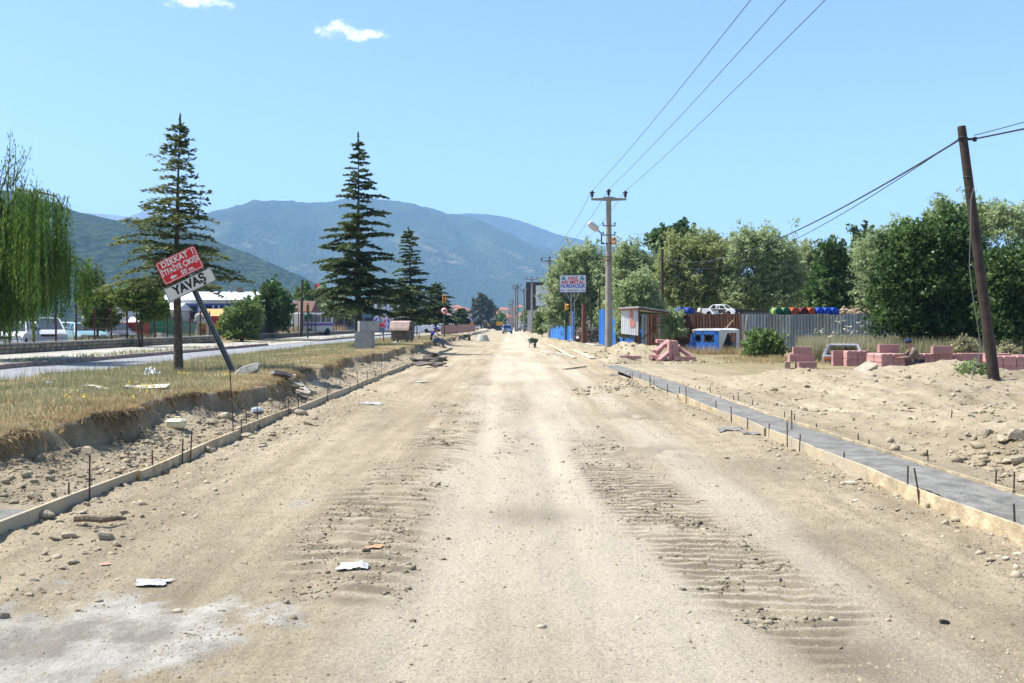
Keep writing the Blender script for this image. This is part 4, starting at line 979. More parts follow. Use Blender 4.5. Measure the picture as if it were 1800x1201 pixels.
# gravel: too many to count
def rubble(name, P, S, m, seed):
    r = np.random.default_rng(seed); n = len(P)
    t_ = (1 + 5 ** .5) / 2
    ic = np.array([(-1, t_, 0), (1, t_, 0), (-1, -t_, 0), (1, -t_, 0), (0, -1, t_), (0, 1, t_), (0, -1, -t_), (0, 1, -t_), (t_, 0, -1), (t_, 0, 1), (-t_, 0, -1), (-t_, 0, 1)]) / 1.9
    fa = np.array([(0, 11, 5), (0, 5, 1), (0, 1, 7), (0, 7, 10), (0, 10, 11), (1, 5, 9), (5, 11, 4), (11, 10, 2), (10, 7, 6), (7, 1, 8), (3, 9, 4), (3, 4, 2), (3, 2, 6), (3, 6, 8), (3, 8, 9), (4, 9, 5), (2, 4, 11), (6, 2, 10), (8, 6, 7), (9, 8, 1)])
    V = ic[None] * (1 + .3 * r.normal(size=(n, 12, 1))).clip(.5, 1.5) * np.stack([r.uniform(.7, 1.4, n), r.uniform(.6, 1.0, n), r.uniform(.35, .75, n)], -1)[:, None]
    a = r.uniform(0, 6.283, n); c, s = np.cos(a)[:, None], np.sin(a)[:, None]
    V = np.stack([V[..., 0] * c - V[..., 1] * s, V[..., 0] * s + V[..., 1] * c, V[..., 2]], -1) * (S * .5)[:, None, None]
    z = gh(P[:, 0], P[:, 1]) + S * .08
    V = V + np.stack([P[:, 0], P[:, 1], z], -1)[:, None]
    F = (fa[None] + np.arange(n)[:, None, None] * 12).reshape(-1, 3)
    o = link_mesh(name, np_mesh(name, V.reshape(-1, 3), F), m); return tag(o, kind='stuff')
def grmat(name, a, b_, c_):
    m = leafmat(name, a, b_, c_, .95, 0.0, 1.5, .1); return m
M_gr = grmat('gravel', (.26, .215, .145), (.40, .335, .235), (.52, .46, .35))
M_clod = grmat('clods', (.19, .152, .10), (.31, .255, .17), (.43, .36, .25))
M_tclod = grmat('track_clods', (.14, .115, .08), (.24, .20, .14), (.36, .30, .21))
def scat(n, y0, y1, xf, seed, smin, smax, pw=2.6, dens=None):
    r = np.random.default_rng(seed); y = y0 * (y1 / y0) ** r.random(n); a, b_ = xf(y); x = a + (b_ - a) * r.random(n)
    s = smin * (1 - r.random(n) * (1 - (smin / smax) ** pw)) ** (-1 / pw)
    if dens is not None:
        k = dens(x, y) > r.random(n); x, y, s = x[k], y[k], s[k]
    return np.stack([x, y], -1), s
P, S = scat(6500, 7.5, 50, lambda y: (bank_edge(y) + .05, xl(y) - .06), 301, .02, .12, 2.2); k_ = ~((P[:, 1] < 9.2) & (P[:, 0] > -5)); rubble('rubble', P[k_], S[k_], M_clod, 302)
P, S = scat(5200, 4.5, 45, lambda y: (xl(y) + .05, xl(y) + 1.7), 303, .014, .12, 2.1, lambda x, y: np.clip(1.1 - (x - xl(y)) / 1.6, 0, 1) ** 1.6 * (.25 + .9 * (fbm(x * .8, y * .8, 304, 3) > -.08))); rubble('gravel', P, S, M_gr, 305)
P, S = scat(5000, 4.3, 60, lambda y: (xl(y) + .3, xr(y) - .1), 306, .008, .07, 2.4, lambda x, y: .25 + .75 * (fbm(x * .9, y * .6, 307, 3) > .06)); rubble('gravel', P, S, M_gr, 308)
def dtr(x, y):
    er, el_, ec, *_ = tracks(x, y); return np.clip((er + el_ + .7 * ec) * (fbm(x * 3, y * 3, 311, 3) > -.02), 0, 1)
P, S = scat(44000, 4.5, 26, lambda y: (y * 0 - 2.0, y * 0 + 2.2), 309, .011, .07, 2.3, dtr); rubble('clods', P, S, M_tclod, 310)
P, S = scat(4200, 4.6, 45, lambda y: (xr(y) - .9, xr(y) - .03), 312, .014, .12, 2.1, lambda x, y: np.clip(1 - (xr(y) - x) / .85, 0, 1) ** 1.4 * (.2 + .9 * (fbm(x * 1.2, y * .9, 313, 3) > -.02))); rubble('gravel', P, S, M_gr, 314)
P, S = scat(10000, 7, 32, lambda y: (xr(y) + .85, np.minimum(y * .56 + 1, 17)), 315, .022, .2, 2.15, lambda x, y: (.22 + .8 * (fbm(x * 1.1, y * 1.1, 316, 3) > 0.02)) * (.3 + .7 * (x > 5.1))); rubble('rubble', P, S, M_clod, 317)
P, S = scat(2600, 20.5, 30.5, lambda y: (y * 0 + 1.4, y * 0 + 3.45), 318, .03, .17, 2.0, lambda x, y: gau(x, y, 2.4, 24.3, 1.2, .5) + gau(x, y, 3.15, 27, .4, 2.4)); rubble('clods', P, S, M_clod, 319)
P, S = scat(2200, 42, 60, lambda y: (y * 0 + 4.2, y * 0 + 9), 320, .05, .25, 2.2, lambda x, y: .5 + 0 * x); rubble('clods', P, S, M_clod, 321)

# crumbs of soil on the near road
def crumbs(name, n, seed):
    r = np.random.default_rng(seed); y = 4.4 * (24 / 4.4) ** r.random(n); x = xl(y) + (xr(y) - xl(y)) * r.random(n)
    k = (.22 + .9 * (fbm(x * 1.3, y * .7, 330, 3) > .03) + 1.0 * sst(2.0, 3.8, np.abs(x))) * (1 - .6 * sst(1.4, .3, np.abs(x - .1))) > r.random(n) * 1.3; x, y = x[k], y[k]; n = len(x)
    s = .006 * (1 - r.random(n) * .93) ** (-.42) * (1 + y * .02)
    O = np.array([(1, 0, 0), (0, 1, 0), (-1, 0, 0), (0, -1, 0), (0, 0, 1.)]); V = O[None] * r.uniform(.6, 1.4, (n, 5, 1)); a = r.uniform(0, 6.28, n); c, q = np.cos(a)[:, None], np.sin(a)[:, None]
    V = np.stack([V[..., 0] * c - V[..., 1] * q, V[..., 0] * q + V[..., 1] * c, V[..., 2] * .8], -1) * s[:, None, None] + np.stack([x, y, gh(x, y) - s * .1], -1)[:, None]
    F = (np.array([(0, 1, 4), (1, 2, 4), (2, 3, 4), (3, 0, 4)])[None] + np.arange(n)[:, None, None] * 5).reshape(-1, 3)
    tag(link_mesh(name, np_mesh(name, V.reshape(-1, 3), F), M_tclod), kind='stuff')
crumbs('soil_crumbs', 30000, 331)
# small litter ------------------------------------------------------------------------------------------------
M_bag = mat('white_plastic', (.42, .42, .41), .6)
def crumple(px, py, wpx, lab, cat, m, name, h=.35, zz=.02, seed=0, asp=.6, folds=3.0):
    p = onz(px, py, zz); z = ghs(p.x, p.y); Y = FPX * (CAMH - z) / (py - HOR); x = bx(px, Y); z = ghs(x, Y); s = wpx / FPX * Y
    n = 15; u = np.linspace(-1, 1, n); U, V_ = np.meshgrid(u, u)
    rim = 1 + .45 * fbm(np.arctan2(V_, U) * 1.5, U * 0 + seed, 400 + seed, 3)
    Z = (np.abs(fbm(U * folds, V_ * folds, 410 + seed, 3)) * 1.8 * (1.1 - .8 * np.maximum(abs(U), abs(V_)))) * s * h + .008
    W = np.stack([U * rim * s / 2, V_ * rim * s / 2 * asp, Z], -1).reshape(-1, 3); W[:, 2] += gh(x + W[:, 0], Y + W[:, 1]) - z
    i = np.arange(n * n).reshape(n, n); F = np.stack([i[:-1, :-1], i[:-1, 1:], i[1:, 1:], i[1:, :-1]], -1).reshape(-1, 4)
    o = link_mesh(name, np_mesh(name, W, F, False), m, loc=(x, Y, z + .005)); return tag(o, lab, cat)
crumple(621, 998, 52, 'crumpled white plastic bag lying on the near road', 'plastic bag', M_bag, 'plastic_bag', .22, seed=1, asp=.8, folds=2.2)
crumple(651, 711, 34, 'torn white plastic sheet on the road beside the trench boards', 'plastic sheet', M_bag, 'plastic_sheet', .2, seed=2)
crumple(1495, 849, 17, 'small white wrapper beside the gutter board', 'wrapper', M_bag, 'paper_scrap', .2, seed=3)
crumple(1500, 883, 12, 'tiny pale paper scrap in the dirt near the gutter', 'paper', mat('pale_paper', (.6, .57, .5), .8), 'paper_scrap', .1, seed=4)
crumple(184, 994, 16, 'small pink scrap lying flat on the near dirt', 'scrap', mat('pink_scrap', (.62, .27, .21), .8), 'paper_scrap', .05, seed=5)
crumple(268, 1029, 54, 'grey dusty flattened sack beside the spilled cement', 'sack', mat('dusty_sack', (.40, .40, .39), .9, var=.2), 'flat_sack', .12, seed=6, asp=.7)
crumple(655, 962, 30, 'orange tinted crushed brick dust and cloth scrap on the road', 'scrap', mat('orange_scrap', (.46, .25, .14), .9), 'cloth_scrap', .05, seed=7, asp=.5)
crumple(265, 660, 34, 'heap of white rags in the grass by the cedar trunk', 'rags', M_bag, 'rag_heap', .5, .4, 8)
crumple(85, 676, 12, 'small white and blue crumpled wrapper in the grass', 'wrapper', mat('bluish_plastic', (.5, .58, .75), .5), 'paper_scrap', .5, .35, 9)
crumple(56, 730, 14, 'pale green crumpled wrapper in the dry grass', 'wrapper', mat('greenish_plastic', (.5, .58, .52), .5), 'paper_scrap', .3, .45, 10)
crumple(1595, 735, 18, 'dark red rag on the slope of the spoil heap', 'rag', mat('dark_red_cloth', (.09, .03, .045), .9), 'rag', .15, .4, 11)
M_spill = mat('spilt_concrete', (.22, .21, .19), .9, var=.25, vscale=9, bump=.8, bscale=30)
for i_, (px, py, w_, lab) in enumerate(((1284, 758, 46, 'larger grey concrete spill on the dirt by the formwork boards'), (1322, 765, 32, 'smaller grey concrete spill close against the formwork boards'), (1086, 661, 26, 'far grey concrete spill where the boards leave a gap'))):
    crumple(px, py, w_, lab, 'concrete spill', M_spill, 'concrete_spill', .10, .02, 30 + i_, .8, 5.0)
# strip of cardboard and torn sheet on the grass
def card():
    z = .5; a = onz(140, 684, z); b = onz(240, 687, z); c = onz(288, 684, z)
    mb = MB(); L = (b - a).length; n = 10
    for i in range(n):
        t0, t1 = i / n, (i + 1) / n; q0 = a.lerp(b, t0) - a; q1 = a.lerp(b, t1) - a; wv = Vector((0, .10, 0)); h0 = .06 + .03 * math.sin(t0 * 9); h1 = .06 + .03 * math.sin(t1 * 9)
        mb.box((q0 + q1) / 2 + Vector((0, 0, (h0 + h1) / 2)), ((q1 - q0).length, .13, .012), (0, (h0 - h1) * 4, math.atan2((q1 - q0).y, (q1 - q0).x)))
    q = (b + c) / 2 - a; mb.box(q + Vector((0, 0, .07)), (.62, .42, .015), (.1, -.04, .12)); mb.box(q + Vector((-.36, .0, .06)), (.2, .3, .014), (.1, .25, .1))
    return tag(mb.build('cardboard_strip', mat('pale_cardboard', (.60, .53, .42), .85, var=.12), loc=(a.x, a.y, ghs(a.x, a.y))), 'long pale cardboard strip with a wide torn end on the grass', 'cardboard')
card()
# jerrycan
def jerry():
    p = onz(309, 757, .10); z = ghs(p.x, p.y)
    root = empty('plastic_canister', (p.x, p.y, z + .02), R(-6), 'yellowish white plastic canister lying on its side under the bank', 'canister'); root.scale = (.85, .85, .85)
    m = mat('yellowed_plastic', (.68, .62, .42), .45, var=.1, vscale=4)
    b = MB().bbox((0, 0, .075), (.33, .2, .16), .035); b.bbox((-.02, -.104, .075), (.2, .012, .09), .004); b.build('body', m, root)
    MB().tube([(.165, 0, .12), (.195, 0, .12)], .024, 10).build('cap', mat('canister_cap', (.55, .5, .4), .5), root)
    MB().tube([(.10, 0, .15), (.09, 0, .185), (0, 0, .19), (-.04, 0, .15)], .012, 6).build('handle', m, root)
jerry()
def ball(px, py, r, lab, m):
    p = onz(px, py, .08); z = ghs(p.x, p.y)
    mb = MB().tube([(-.11, 0, 0), (-.05, 0, 0), (.05, 0, .0), (.08, 0, 0), (.10, 0, 0), (.13, 0, 0)], [.04, .045, .045, .03, .014, .014], 10)
    return tag(mb.build('plastic_bottle', m, loc=(p.x, p.y, z + .05), rot=(0, 0, R(50))), lab, 'bottle')
ball(452, 726, .05, 'small white plastic bottle on the trench floor', mat('bottle_white', (.68, .74, .8), .3))
# branch on the near road, broken asphalt, uprooted footing, slabs
p0 = onz(140, 919, .01)
tag(MB().tube([(0, 0, .03), (.12, .01, .035), (.26, -.02, .03), (.36, .0, .04), (.43, .02, .03)], [.026, .03, .026, .024, .012], 8).build('dead_branch', mat('dead_wood', (.17, .13, .09), .9, var=.4, vscale=14, bump=.6), loc=(p0.x, p0.y - .1, ghs(p0.x, p0.y) + .01)), 'short dark dead branch lying on the road near the trench boards', 'branch')
def slabs(px, py, n, sp, lab, cat, m, group, sz=(.35, .7), zz=.03, th=.06, seed=1, tilt=.35):
    rr = random.Random(seed)
    for i in range(n):
        qx, qy = px + rr.uniform(-sp, sp), py + rr.uniform(-sp * .28, sp * .28); p = onz(qx, qy, zz); z = ghs(p.x, p.y)
        k = rr.randint(5, 7); a0 = rr.uniform(0, 6); s = rr.uniform(*sz) / 2
        poly = [(math.cos(a0 + j / k * 6.283) * s * rr.uniform(.7, 1.2), math.sin(a0 + j / k * 6.283) * s * rr.uniform(.6, 1.0)) for j in range(k)]
        o = MB().prism(poly, 'z', -th / 2, th / 2).build('broken_slab', m, loc=(p.x, p.y, z + rr.uniform(.04, .16)), rot=(rr.uniform(-tilt, tilt), rr.uniform(-tilt, tilt), rr.uniform(0, 3)))
        tag(o, lab, cat, group)
M_tar = mat('broken_asphalt', (.125, .105, .085), .95, var=.35, vscale=8, bump=.8, bscale=30, rand=.35)
slabs(752, 641, 15, 26, 'piece of broken dark asphalt in the heap on the road side of the boards', 'asphalt slab', M_tar, 'broken asphalt pieces beside the trench boards', (.35, .95), seed=3)
slabs(765, 631, 9, 22, 'piece of broken dark asphalt in the heap on the road side of the boards', 'asphalt slab', M_tar, 'broken asphalt pieces beside the trench boards', (.4, 1.0), seed=4)
slabs(528, 694, 7, 20, 'flat piece of grey rubble lying under the cut bank', 'rubble slab', mat('grey_rubble', (.33, .29, .225), .95, var=.3, vscale=8, rand=.2), 'flat rubble pieces under the bank', (.2, .45), .1, .04, seed=5)
slabs(492, 697, 1, 2, 'sloping grey slab propped against the cut bank', 'concrete slab', mat('grey_slab', (.27, .24, .215), .95, var=.2, bump=.5), None, (.62, .65), .12, .07, 6, .4)
def footing():
    p = onz(440, 664, .46); z = ghs(p.x, p.y)
    me = rock_mesh(777, .7); o = link_mesh('footing_lump', me, None, None, (p.x, p.y, z + .05)); o.scale = (.72, .5, .5); o.rotation_euler = (0, -.3, .2)
    o.material_slots[0].link = 'OBJECT'; o.material_slots[0].material = mat('old_concrete', (.30, .285, .25), .95, var=.3, vscale=5, bump=.8, bscale=18)
    tag(o, 'uprooted concrete footing lump at the base of the leaning sign', 'concrete lump')
footing()
def slab_heap():
    p = at(1522, 655, 25.4); z = ghs(p.x, p.y)
    tag(MB().bbox((0, 0, .12), (.55, .34, .13), .015).build('concrete_slab', mat('tan_slab', (.40, .35, .26), .9, var=.2, bump=.4), loc=(p.x, p.y, z - .05), rot=(R(18), R(-24), R(25))), 'tan kerb slab sticking out of the top of the spoil heap', 'concrete slab')
slab_heap()
# ------------------------------------------------------------------ signs
M_galv = mat('galvanised_steel', (.16, .17, .17), .55, metal=.5, var=.25, vscale=8)
M_red = mat('sign_red', (.62, .02, .025), .45, var=.06, vscale=3)
M_white = mat('sign_white', (.66, .63, .57), .5, var=.06, vscale=5)
M_letter = mat('letter_white', (.74, .72, .68), .5)
M_black = mat('black_paint', (.015, .015, .016), .5)
M_back = mat('sign_back', (.2, .2, .2), .6, metal=.4)
def text(body, size, m, parent, loc, rot=(R(90), 0, 0), bold=.0, sx=1.0, name='lettering', ext=.002, align='CENTER'):
    cu = bpy.data.curves.new(name, 'FONT'); cu.body = body; cu.size = size; cu.extrude = ext; cu.offset = bold; cu.align_x = align; cu.align_y = 'CENTER'; cu.resolution_u = 3
    cu.materials.append(m); q = bpy.data.objects.new('tmp', cu); col.objects.link(q); bpy.context.view_layer.update()
    me = bpy.data.meshes.new_from_object(q.evaluated_get(bpy.context.evaluated_depsgraph_get())); bpy.data.objects.remove(q); bpy.data.curves.remove(cu); me.name = name
    o = bpy.data.objects.new(name, me); col.objects.link(o); o.parent = parent; o.location = loc; o.rotation_euler = rot; o.scale = (sx, 1, 1); return o
def rrect(w_, h_, r, n=4):
    P = []
    for cx, cy_, a in ((w_ / 2 - r, h_ / 2 - r, 0), (-w_ / 2 + r, h_ / 2 - r, 90), (-w_ / 2 + r, -h_ / 2 + r, 180), (w_ / 2 - r, -h_ / 2 + r, 270)):
        for k in range(n + 1): t = R(a + 90 * k / n); P.append((cx + r * math.cos(t), cy_ + r * math.sin(t)))
    return P
def ring(outer, inner, y0, y1):
    n = len(outer); mb = MB(); V = [(u, y0, v) for u, v in outer] + [(u, y0, v) for u, v in inner] + [(u, y1, v) for u, v in outer] + [(u, y1, v) for u, v in inner]
    F = []
    for i in range(n):
        j = (i + 1) % n; F += [(i, j, n + j, n + i), (2 * n + i, 3 * n + i, 3 * n + j, 2 * n + j), (i, 2 * n + i, 2 * n + j, j), (n + i, n + j, 3 * n + j, 3 * n + i)]
    return mb.add(V, F)
def warning_sign():
    Y = 23.8; p = at(413, 664, Y); z = ghs(p.x, Y); k = Y / FPX
    root = empty('warning_sign', (p.x, Y, z - .05), 0, 'leaning steel post with a red board above a white YAVAŞ board', 'road sign', rot=(0, R(-25.5), 0))
    c = MB(); h = 3.2
    c.box((0, .045, h / 2), (.115, .012, h)); c.box((-.052, 0, h / 2), (.012, .09, h)); c.box((.052, 0, h / 2), (.012, .09, h)); c.box((0, .02, h / 2), (.03, .04, h))
    c.build('post', M_galv, root)
    b = MB()
    for hz in (.35, .42, .75, .82, 1.2, 1.27, 1.9): b.tube([(.0, -.008, hz), (0, .005, hz)], .012, 6)
    tag(b.build('bolt_holes', M_black, root), kind='stuff')
    y0 = -.075
    rp_ = MB().prism(rrect(1.03, .58, .06), 'y', y0, y0 + .018).build('red_panel', M_red, root, (-.045, 0, 2.925))
    ring(rrect(.985, .535, .05), rrect(.957, .507, .042), y0 - .003, y0 + .001).build('border', M_letter, rp_)
    text('DİKKAT  !', .185, M_letter, rp_, (0.02, y0 - .003, .165), bold=.005, sx=1.0)
    text('İTFAİYE ÇIKIŞI', .185, M_letter, rp_, (0, y0 - .003, -.02), bold=.0045, sx=.77)
    text('50 m.', .155, M_letter, rp_, (.13, y0 - .003, -.185), bold=.004, sx=1.0)
    MB().prism([(-.33, -.185), (-.255, -.125), (-.255, -.163), (-.165, -.163), (-.165, -.207), (-.255, -.207), (-.255, -.245)], 'y', y0 - .004, y0 + .002).build('arrow', M_letter, rp_)
    wp = MB().bbox((0, y0 + .009, 0), (1.24, .018, .345), .004).build('white_panel', M_white, root, (-.02, 0, 2.40))
    ring([(u * 1.235, v * .34) for u, v in ((.5, .5), (-.5, .5), (-.5, -.5), (.5, -.5))], [(u * 1.205, v * .31) for u, v in ((.5, .5), (-.5, .5), (-.5, -.5), (.5, -.5))], y0 - .002, y0 + .002).build('border', mat('dark_edge', (.07, .07, .065), .6), wp)
    text('YAVAŞ', .29, M_black, wp, (0, y0 - .004, .01), bold=.012, sx=.9)
    c = MB(); c.box((-.03, -.03, 3.0), (.5, .03, .04)); c.box((-.03, -.03, 2.8), (.5, .03, .04)); c.box((-.02, -.03, 2.4), (.6, .03, .04)); c.build('bracket', M_galv, root)
warning_sign()

M_gpole = mat('green_pole', (.025, .075, .04), .5)
M_yel_s = mat('signal_yellow', (.62, .30, .02), .45)
M_lens_r = mat('dark_red_lens', (.14, .02, .015), .3)
M_lens_a = mat('dark_amber_lens', (.2, .07, .015), .3)
def signal_head(root, z, rz, n=2):
    h = empty('signal_head', (0, 0, z)); h.parent = root; h.rotation_euler = (0, 0, rz)
    hb = MB(); hb.bbox((0, -.12, 0), (.34, .2, .33 * n), .03); hb.build('housing', M_yel_s, h)
    for i in range(n):
        zc = (i - (n - 1) / 2) * .32
        MB().lathe([(.115, -.221), (.115, -.226), (.06, -.234)], (0, 0, zc), 14, 'y').build('lens', M_lens_r if i else M_lens_a, h)
        v = MB(); m_ = 9
        V = []
        for q in range(m_): a = math.pi * q / (m_ - 1); V += [(.13 * math.cos(a), -.22, zc + .13 * math.sin(a)), (.13 * math.cos(a), -.40, zc + .13 * math.sin(a) - .01)]
        v.add(V, [(2 * q, 2 * q + 1, 2 * q + 3, 2 * q + 2) for q in range(m_ - 1)]); ob = v.build('visor', M_yel_s, h); sm = ob.modifiers.new('s', 'SOLIDIFY'); sm.thickness = .006
    return h
def pole_base(root, h, r, m=M_gpole):
    MB().tube([(0, 0, -.2), (0, 0, h)], r, 10).build('pole', m, root)
# signal on the bank with the no left turn disc
def nolt():
    Y = 92; p = at(781, 595, Y); z = ghs(p.x, Y); H = at(0, 523, Y).z - z
    root = empty('traffic_signal', (p.x, Y, z), 0, 'green post with yellow signal and round no left turn disc', 'traffic signal')
    pole_base(root, H + .2, .065)
    signal_head(root, H - .1, 0)
    k = Y / FPX; zd = at(0, 546.5, Y).z - z; r = 6.3 * k
    d = MB().lathe([(r, -.08), (r, -.10)], (0, 0, zd), 28, 'y').build('disc', M_letter, root)
    c = [(r * math.cos(t * .2243995), r * math.sin(t * .2243995)) for t in range(28)]
    ring(c, [(u * .80, v * .80) for u, v in c], -.107, -.10).build('red_ring', M_red, d, (0, 0, zd))
    a = MB(); a.prism([(.02 * 5, -.19), (.2, -.19), (.2, .02), (.14, .09), (.03, .10), (.03, .16), (-.17, .045), (.03, -.06), (.03, .0), (.1, -.01)], 'y', -.109, -.10); a.build('arrow', M_black, d, (-.02, 0, zd))
    MB().prism([(-.2, -.17), (-.16, -.2), (.2, .17), (.16, .2)], 'y', -.112, -.1095).build('red_bar', M_red, d, (0, 0, zd))
nolt()
def sidepole(px, pyb, Y, pyt, lab, head_py, rz, disc=None):
    p = at(px, pyb, Y); z = ghs(p.x, Y); H = at(0, pyt, Y).z - z
    root = empty('traffic_signal', (p.x, Y, z), 0, lab, 'traffic signal'); pole_base(root, H, .07)
    signal_head(root, at(0, head_py, Y).z - z, rz)
    if disc:
        zd = at(0, disc, Y).z - z; MB().lathe([(.32, .09), (.32, .11)], (0, 0, zd), 24, 'y').build('disc', mat('green_disc_back', (.02, .09, .045), .5), root)
sidepole(994, 599, 101, 532, 'green post with a yellow signal head before the blue fence', 540, R(55))
sidepole(541, 591, 92, 533, 'green post with a signal seen from behind on the far pavement', 542, R(200), 556)
def plainpole(px, pyb, Y, pyt, r, lab, cat, m, lean=0, name='pole'):
    p = at(px, pyb, Y); z = ghs(p.x, Y); H = at(0, pyt, Y).z - z
    return tag(MB().tube([(0, 0, -.3), (lean * .5, 0, H * .5), (lean, 0, H)], [r, r * .9, r * .78], 10).build(name, m, loc=(p.x, Y, z)), lab, cat)
M_oldwood = mat('old_wood_pole', (.065, .048, .038), .9, var=.35, vscale=3, bump=.4, bscale=14)
plainpole(529, 588, 100, 492, .16, 'bare dark wooden post standing alone on the far pavement', 'wooden post', M_oldwood, .15, 'wooden_post')
plainpole(733, 590, 118, 545, .07, 'plain green post behind the metal rubbish bin', 'post', M_gpole, 0, 'steel_post')
plainpole(673, 583, 130, 508, .17, 'grey lamp post without lamp among the flags', 'post', mat('grey_pole', (.16, .15, .15), .8), 0, 'steel_post')
plainpole(674, 601, 68, 590, .05, 'short red and white bollard at the road edge', 'bollard', mat('faded_red', (.4, .09, .07), .6), 0, 'bollard')
plainpole(737, 597, 80, 587, .05, 'short red bollard near the plain green post', 'bollard', mat('faded_red', (.4, .09, .07), .6), 0, 'bollard')
plainpole(1164, 590, 84, 438, .16, 'thin dark wooden utility post rising behind the lean-to', 'utility pole', M_oldwood, 0.0, 'wooden_post')
plainpole(1054, 600, 84, 502, .1, 'slim wooden post beside the scrap yard gate', 'wooden post', M_oldwood, 0.0, 'wooden_post')
plainpole(1026, 575, 88, 534, .22, 'rust brown pipe standing behind the scrap fence', 'pipe', mat('rust_pipe', (.16, .06, .035), .9, var=.3), 0.0, 'rusty_pipe')
def bluesign():
    Y = 150; p = at(829.5, 582, Y); z = ghs(p.x, Y)
    root = empty('road_sign', (p.x, Y, z), 0, 'round blue keep right sign with a yellow chevron box below', 'road sign')
    MB().tube([(0, 0, -.1), (0, 0, 2.0)], .04, 8).build('pole', M_galv, root)
    d = MB().lathe([(.22, -.05), (.22, -.07)], (0, 0, 1.75), 18, 'y').build('disc', mat('sign_blue', (.02, .09, .42), .5), root)
    MB().prism([(-.12, .08), (-.08, .12), (.06, -.03), (.1, .02), (.12, -.13), (-.03, -.12), (.01, -.08)], 'y', -.08, -.069).build('arrow', M_letter, d, (0, 0, 1.75))
    c = MB().bbox((0, -.06, 1.3), (.42, .03, .38), .005).build('chevron_box', M_yel_s, root); MB().prism([(-.15, 1.18), (0, 1.38), (.15, 1.18), (.06, 1.18), (0, 1.26), (-.06, 1.18)], 'y', -.08, -.076).build('chevron', M_black, c)
bluesign()

# ------------------------------------------------------------------ power poles and wires
M_cpole = mat('concrete_pole', (.275, .25, .215), .9, var=.18, vscale=1.2, bump=.3, bscale=14)
M_ins = mat('insulator_glaze', (.022, .014, .016), .25)
M_wire = mat('wire', (.10, .10, .105), .5, metal=.5)
def power_pole(px, Y, pyt, pxarm, label, group, detail=True, z=None, name='power_pole', mtl=None):
    p = at(px, 600, Y); z = ghs(p.x, Y) if z is None else z; H = at(0, pyt, Y).z - z; a = pxarm / FPX * Y / 2
    root = empty(name, (p.x, Y, z), 0, label, 'power pole', group)
    MB().tube([(0, 0, -.4), (0, 0, H)], [.235, .15], 10).build('pole', mtl or M_cpole, root)
    MB().prism([(-a, H + .0), (-a, H + .1), (-.45, H + .12), (-.2, H + .2), (.2, H + .2), (.45, H + .12), (a, H + .1), (a, H + .0), (.2, H - .04), (-.2, H - .04)], 'y', -.09, .09).build('crossarm', mtl or M_cpole, root)
    tops = []
    for s in (-1, 0, 1):
        x = s * (a - .06); zz = H + (.1 if s else .2)
        MB().lathe([(.03, -.02), (.03, .1), (.09, .1), (.095, .16), (.06, .18), (.12, .24), (.06, .28), (.17, .34), (.16, .37), (.06, .43), (.05, .47)], (x, 0, zz), 10).build('insulator', M_ins, root)
        tops.append(Vector((p.x + x, Y, z + zz + .45)))
    if detail:
        for py_ in (397, 413):
            zz = H - (1.55 if py_ < 400 else 2.1); ca = MB(); ca.box((0, -.17, zz), (.78 if detail is True else .7, .07, .07)); c = ca.build('small_crossarm', mat('arm_grey', (.2, .185, .17), .8), root)
            for s in (-1, 1): MB().lathe([(.025, 0), (.025, .06), (.05, .07), (.04, .16), (.02, .17)], (s * .35, -.17, zz + .03), 8).build('insulator', M_ins, c)
    return root, tops, H, z
Y1p = 59.5
PG = 'concrete power poles along the road'
pp1, T1, H1, z1 = power_pole(1070, Y1p, 352, 62, 'tallest nearest concrete power pole with a street lamp arm', PG)
def lamp():
    k = Y1p / FPX; X = pp1.location.x
    def q(px, py): return ((px - 900) * k - X, 0, at(0, py, Y1p).z - z1)
    a = empty('street_lamp', (0, -.12, 0)); a.parent = pp1
    MB().tube([q(1057, 430), q(1057, 411), q(1050, 405)], .04, 8).build('arm', mat('lamp_arm', (.07, .07, .075), .6, metal=.3), a)
    p, r = Vector(q(1051, 406)), Vector(q(1034, 391)); d = r - p
    h = MB().tube([p, p + d * .12, p + d * .5, p + d * .88, r], [.07, .17, .22, .2, .1], 10); ob = h.build('lamp_head', mat('lamp_grey', (.52, .51, .48), .5), a)
    for b_ in ((1061, 427, 1077, 427), ): MB().tube([q(b_[0], b_[1] - 1), q(1057, 430), q(1061, 429), q(1078, 429)], .035, 6).build('bracket', mat('arm_dark', (.06, .05, .045), .7), a)
    c = MB(); 
    for s in (452, 458): c.tube([q(1056, s), q(1074, s)], .03, 6)
    c.tube([q(1056, 452), q(1056, 459)], .03, 6); c.tube([q(1063, 452), q(1063, 459)], .025, 6); c.build('bracket_frame', mat('arm_dark', (.06, .05, .045), .7), pp1, (0, -.16, 0))
    MB().bbox(Vector(q(1059.5, 458.6)) + Vector((0, -.16, 0)), (.26, .1, .08), .01).build('junction_box', mat('dusty_box', (.42, .33, .22), .8), pp1)
    b1 = q(1079, 431); b2 = q(1077, 419)
    tag(MB().lathe([(.13, 0), (.155, .22)], (0, 0, 0), 12).lathe([(.165, .2), (.17, .38), (.14, .38), (.12, .3)], (-.05, .05, .06), 12).build('bucket', mat('red_bucket', (.5, .07, .03), .5, color2=(.62, .5, .2), vscale=2.5), loc=(b1[0] + X, Y1p - .22, b1[2] + z1)), 'red and cream buckets hung on the power pole bracket', 'bucket')
    MB().bbox(Vector(q(1068, 536)) + Vector((-.03, -.2, 0)), (.09, .02, .2), .003).build('tag', M_yel_s, pp1)
lamp()
T = [T1]
for px, Y, pyt, arm, lab in ((966, 124, 460, 30, 'second concrete power pole, standing at the corner of the blue fence'), (935, 182, 492, 20, 'third concrete power pole, in front of the black clad building')):
    _, t_, _, _ = power_pole(px, Y, pyt, arm, lab, PG, detail=(Y < 130)); T.append(t_)
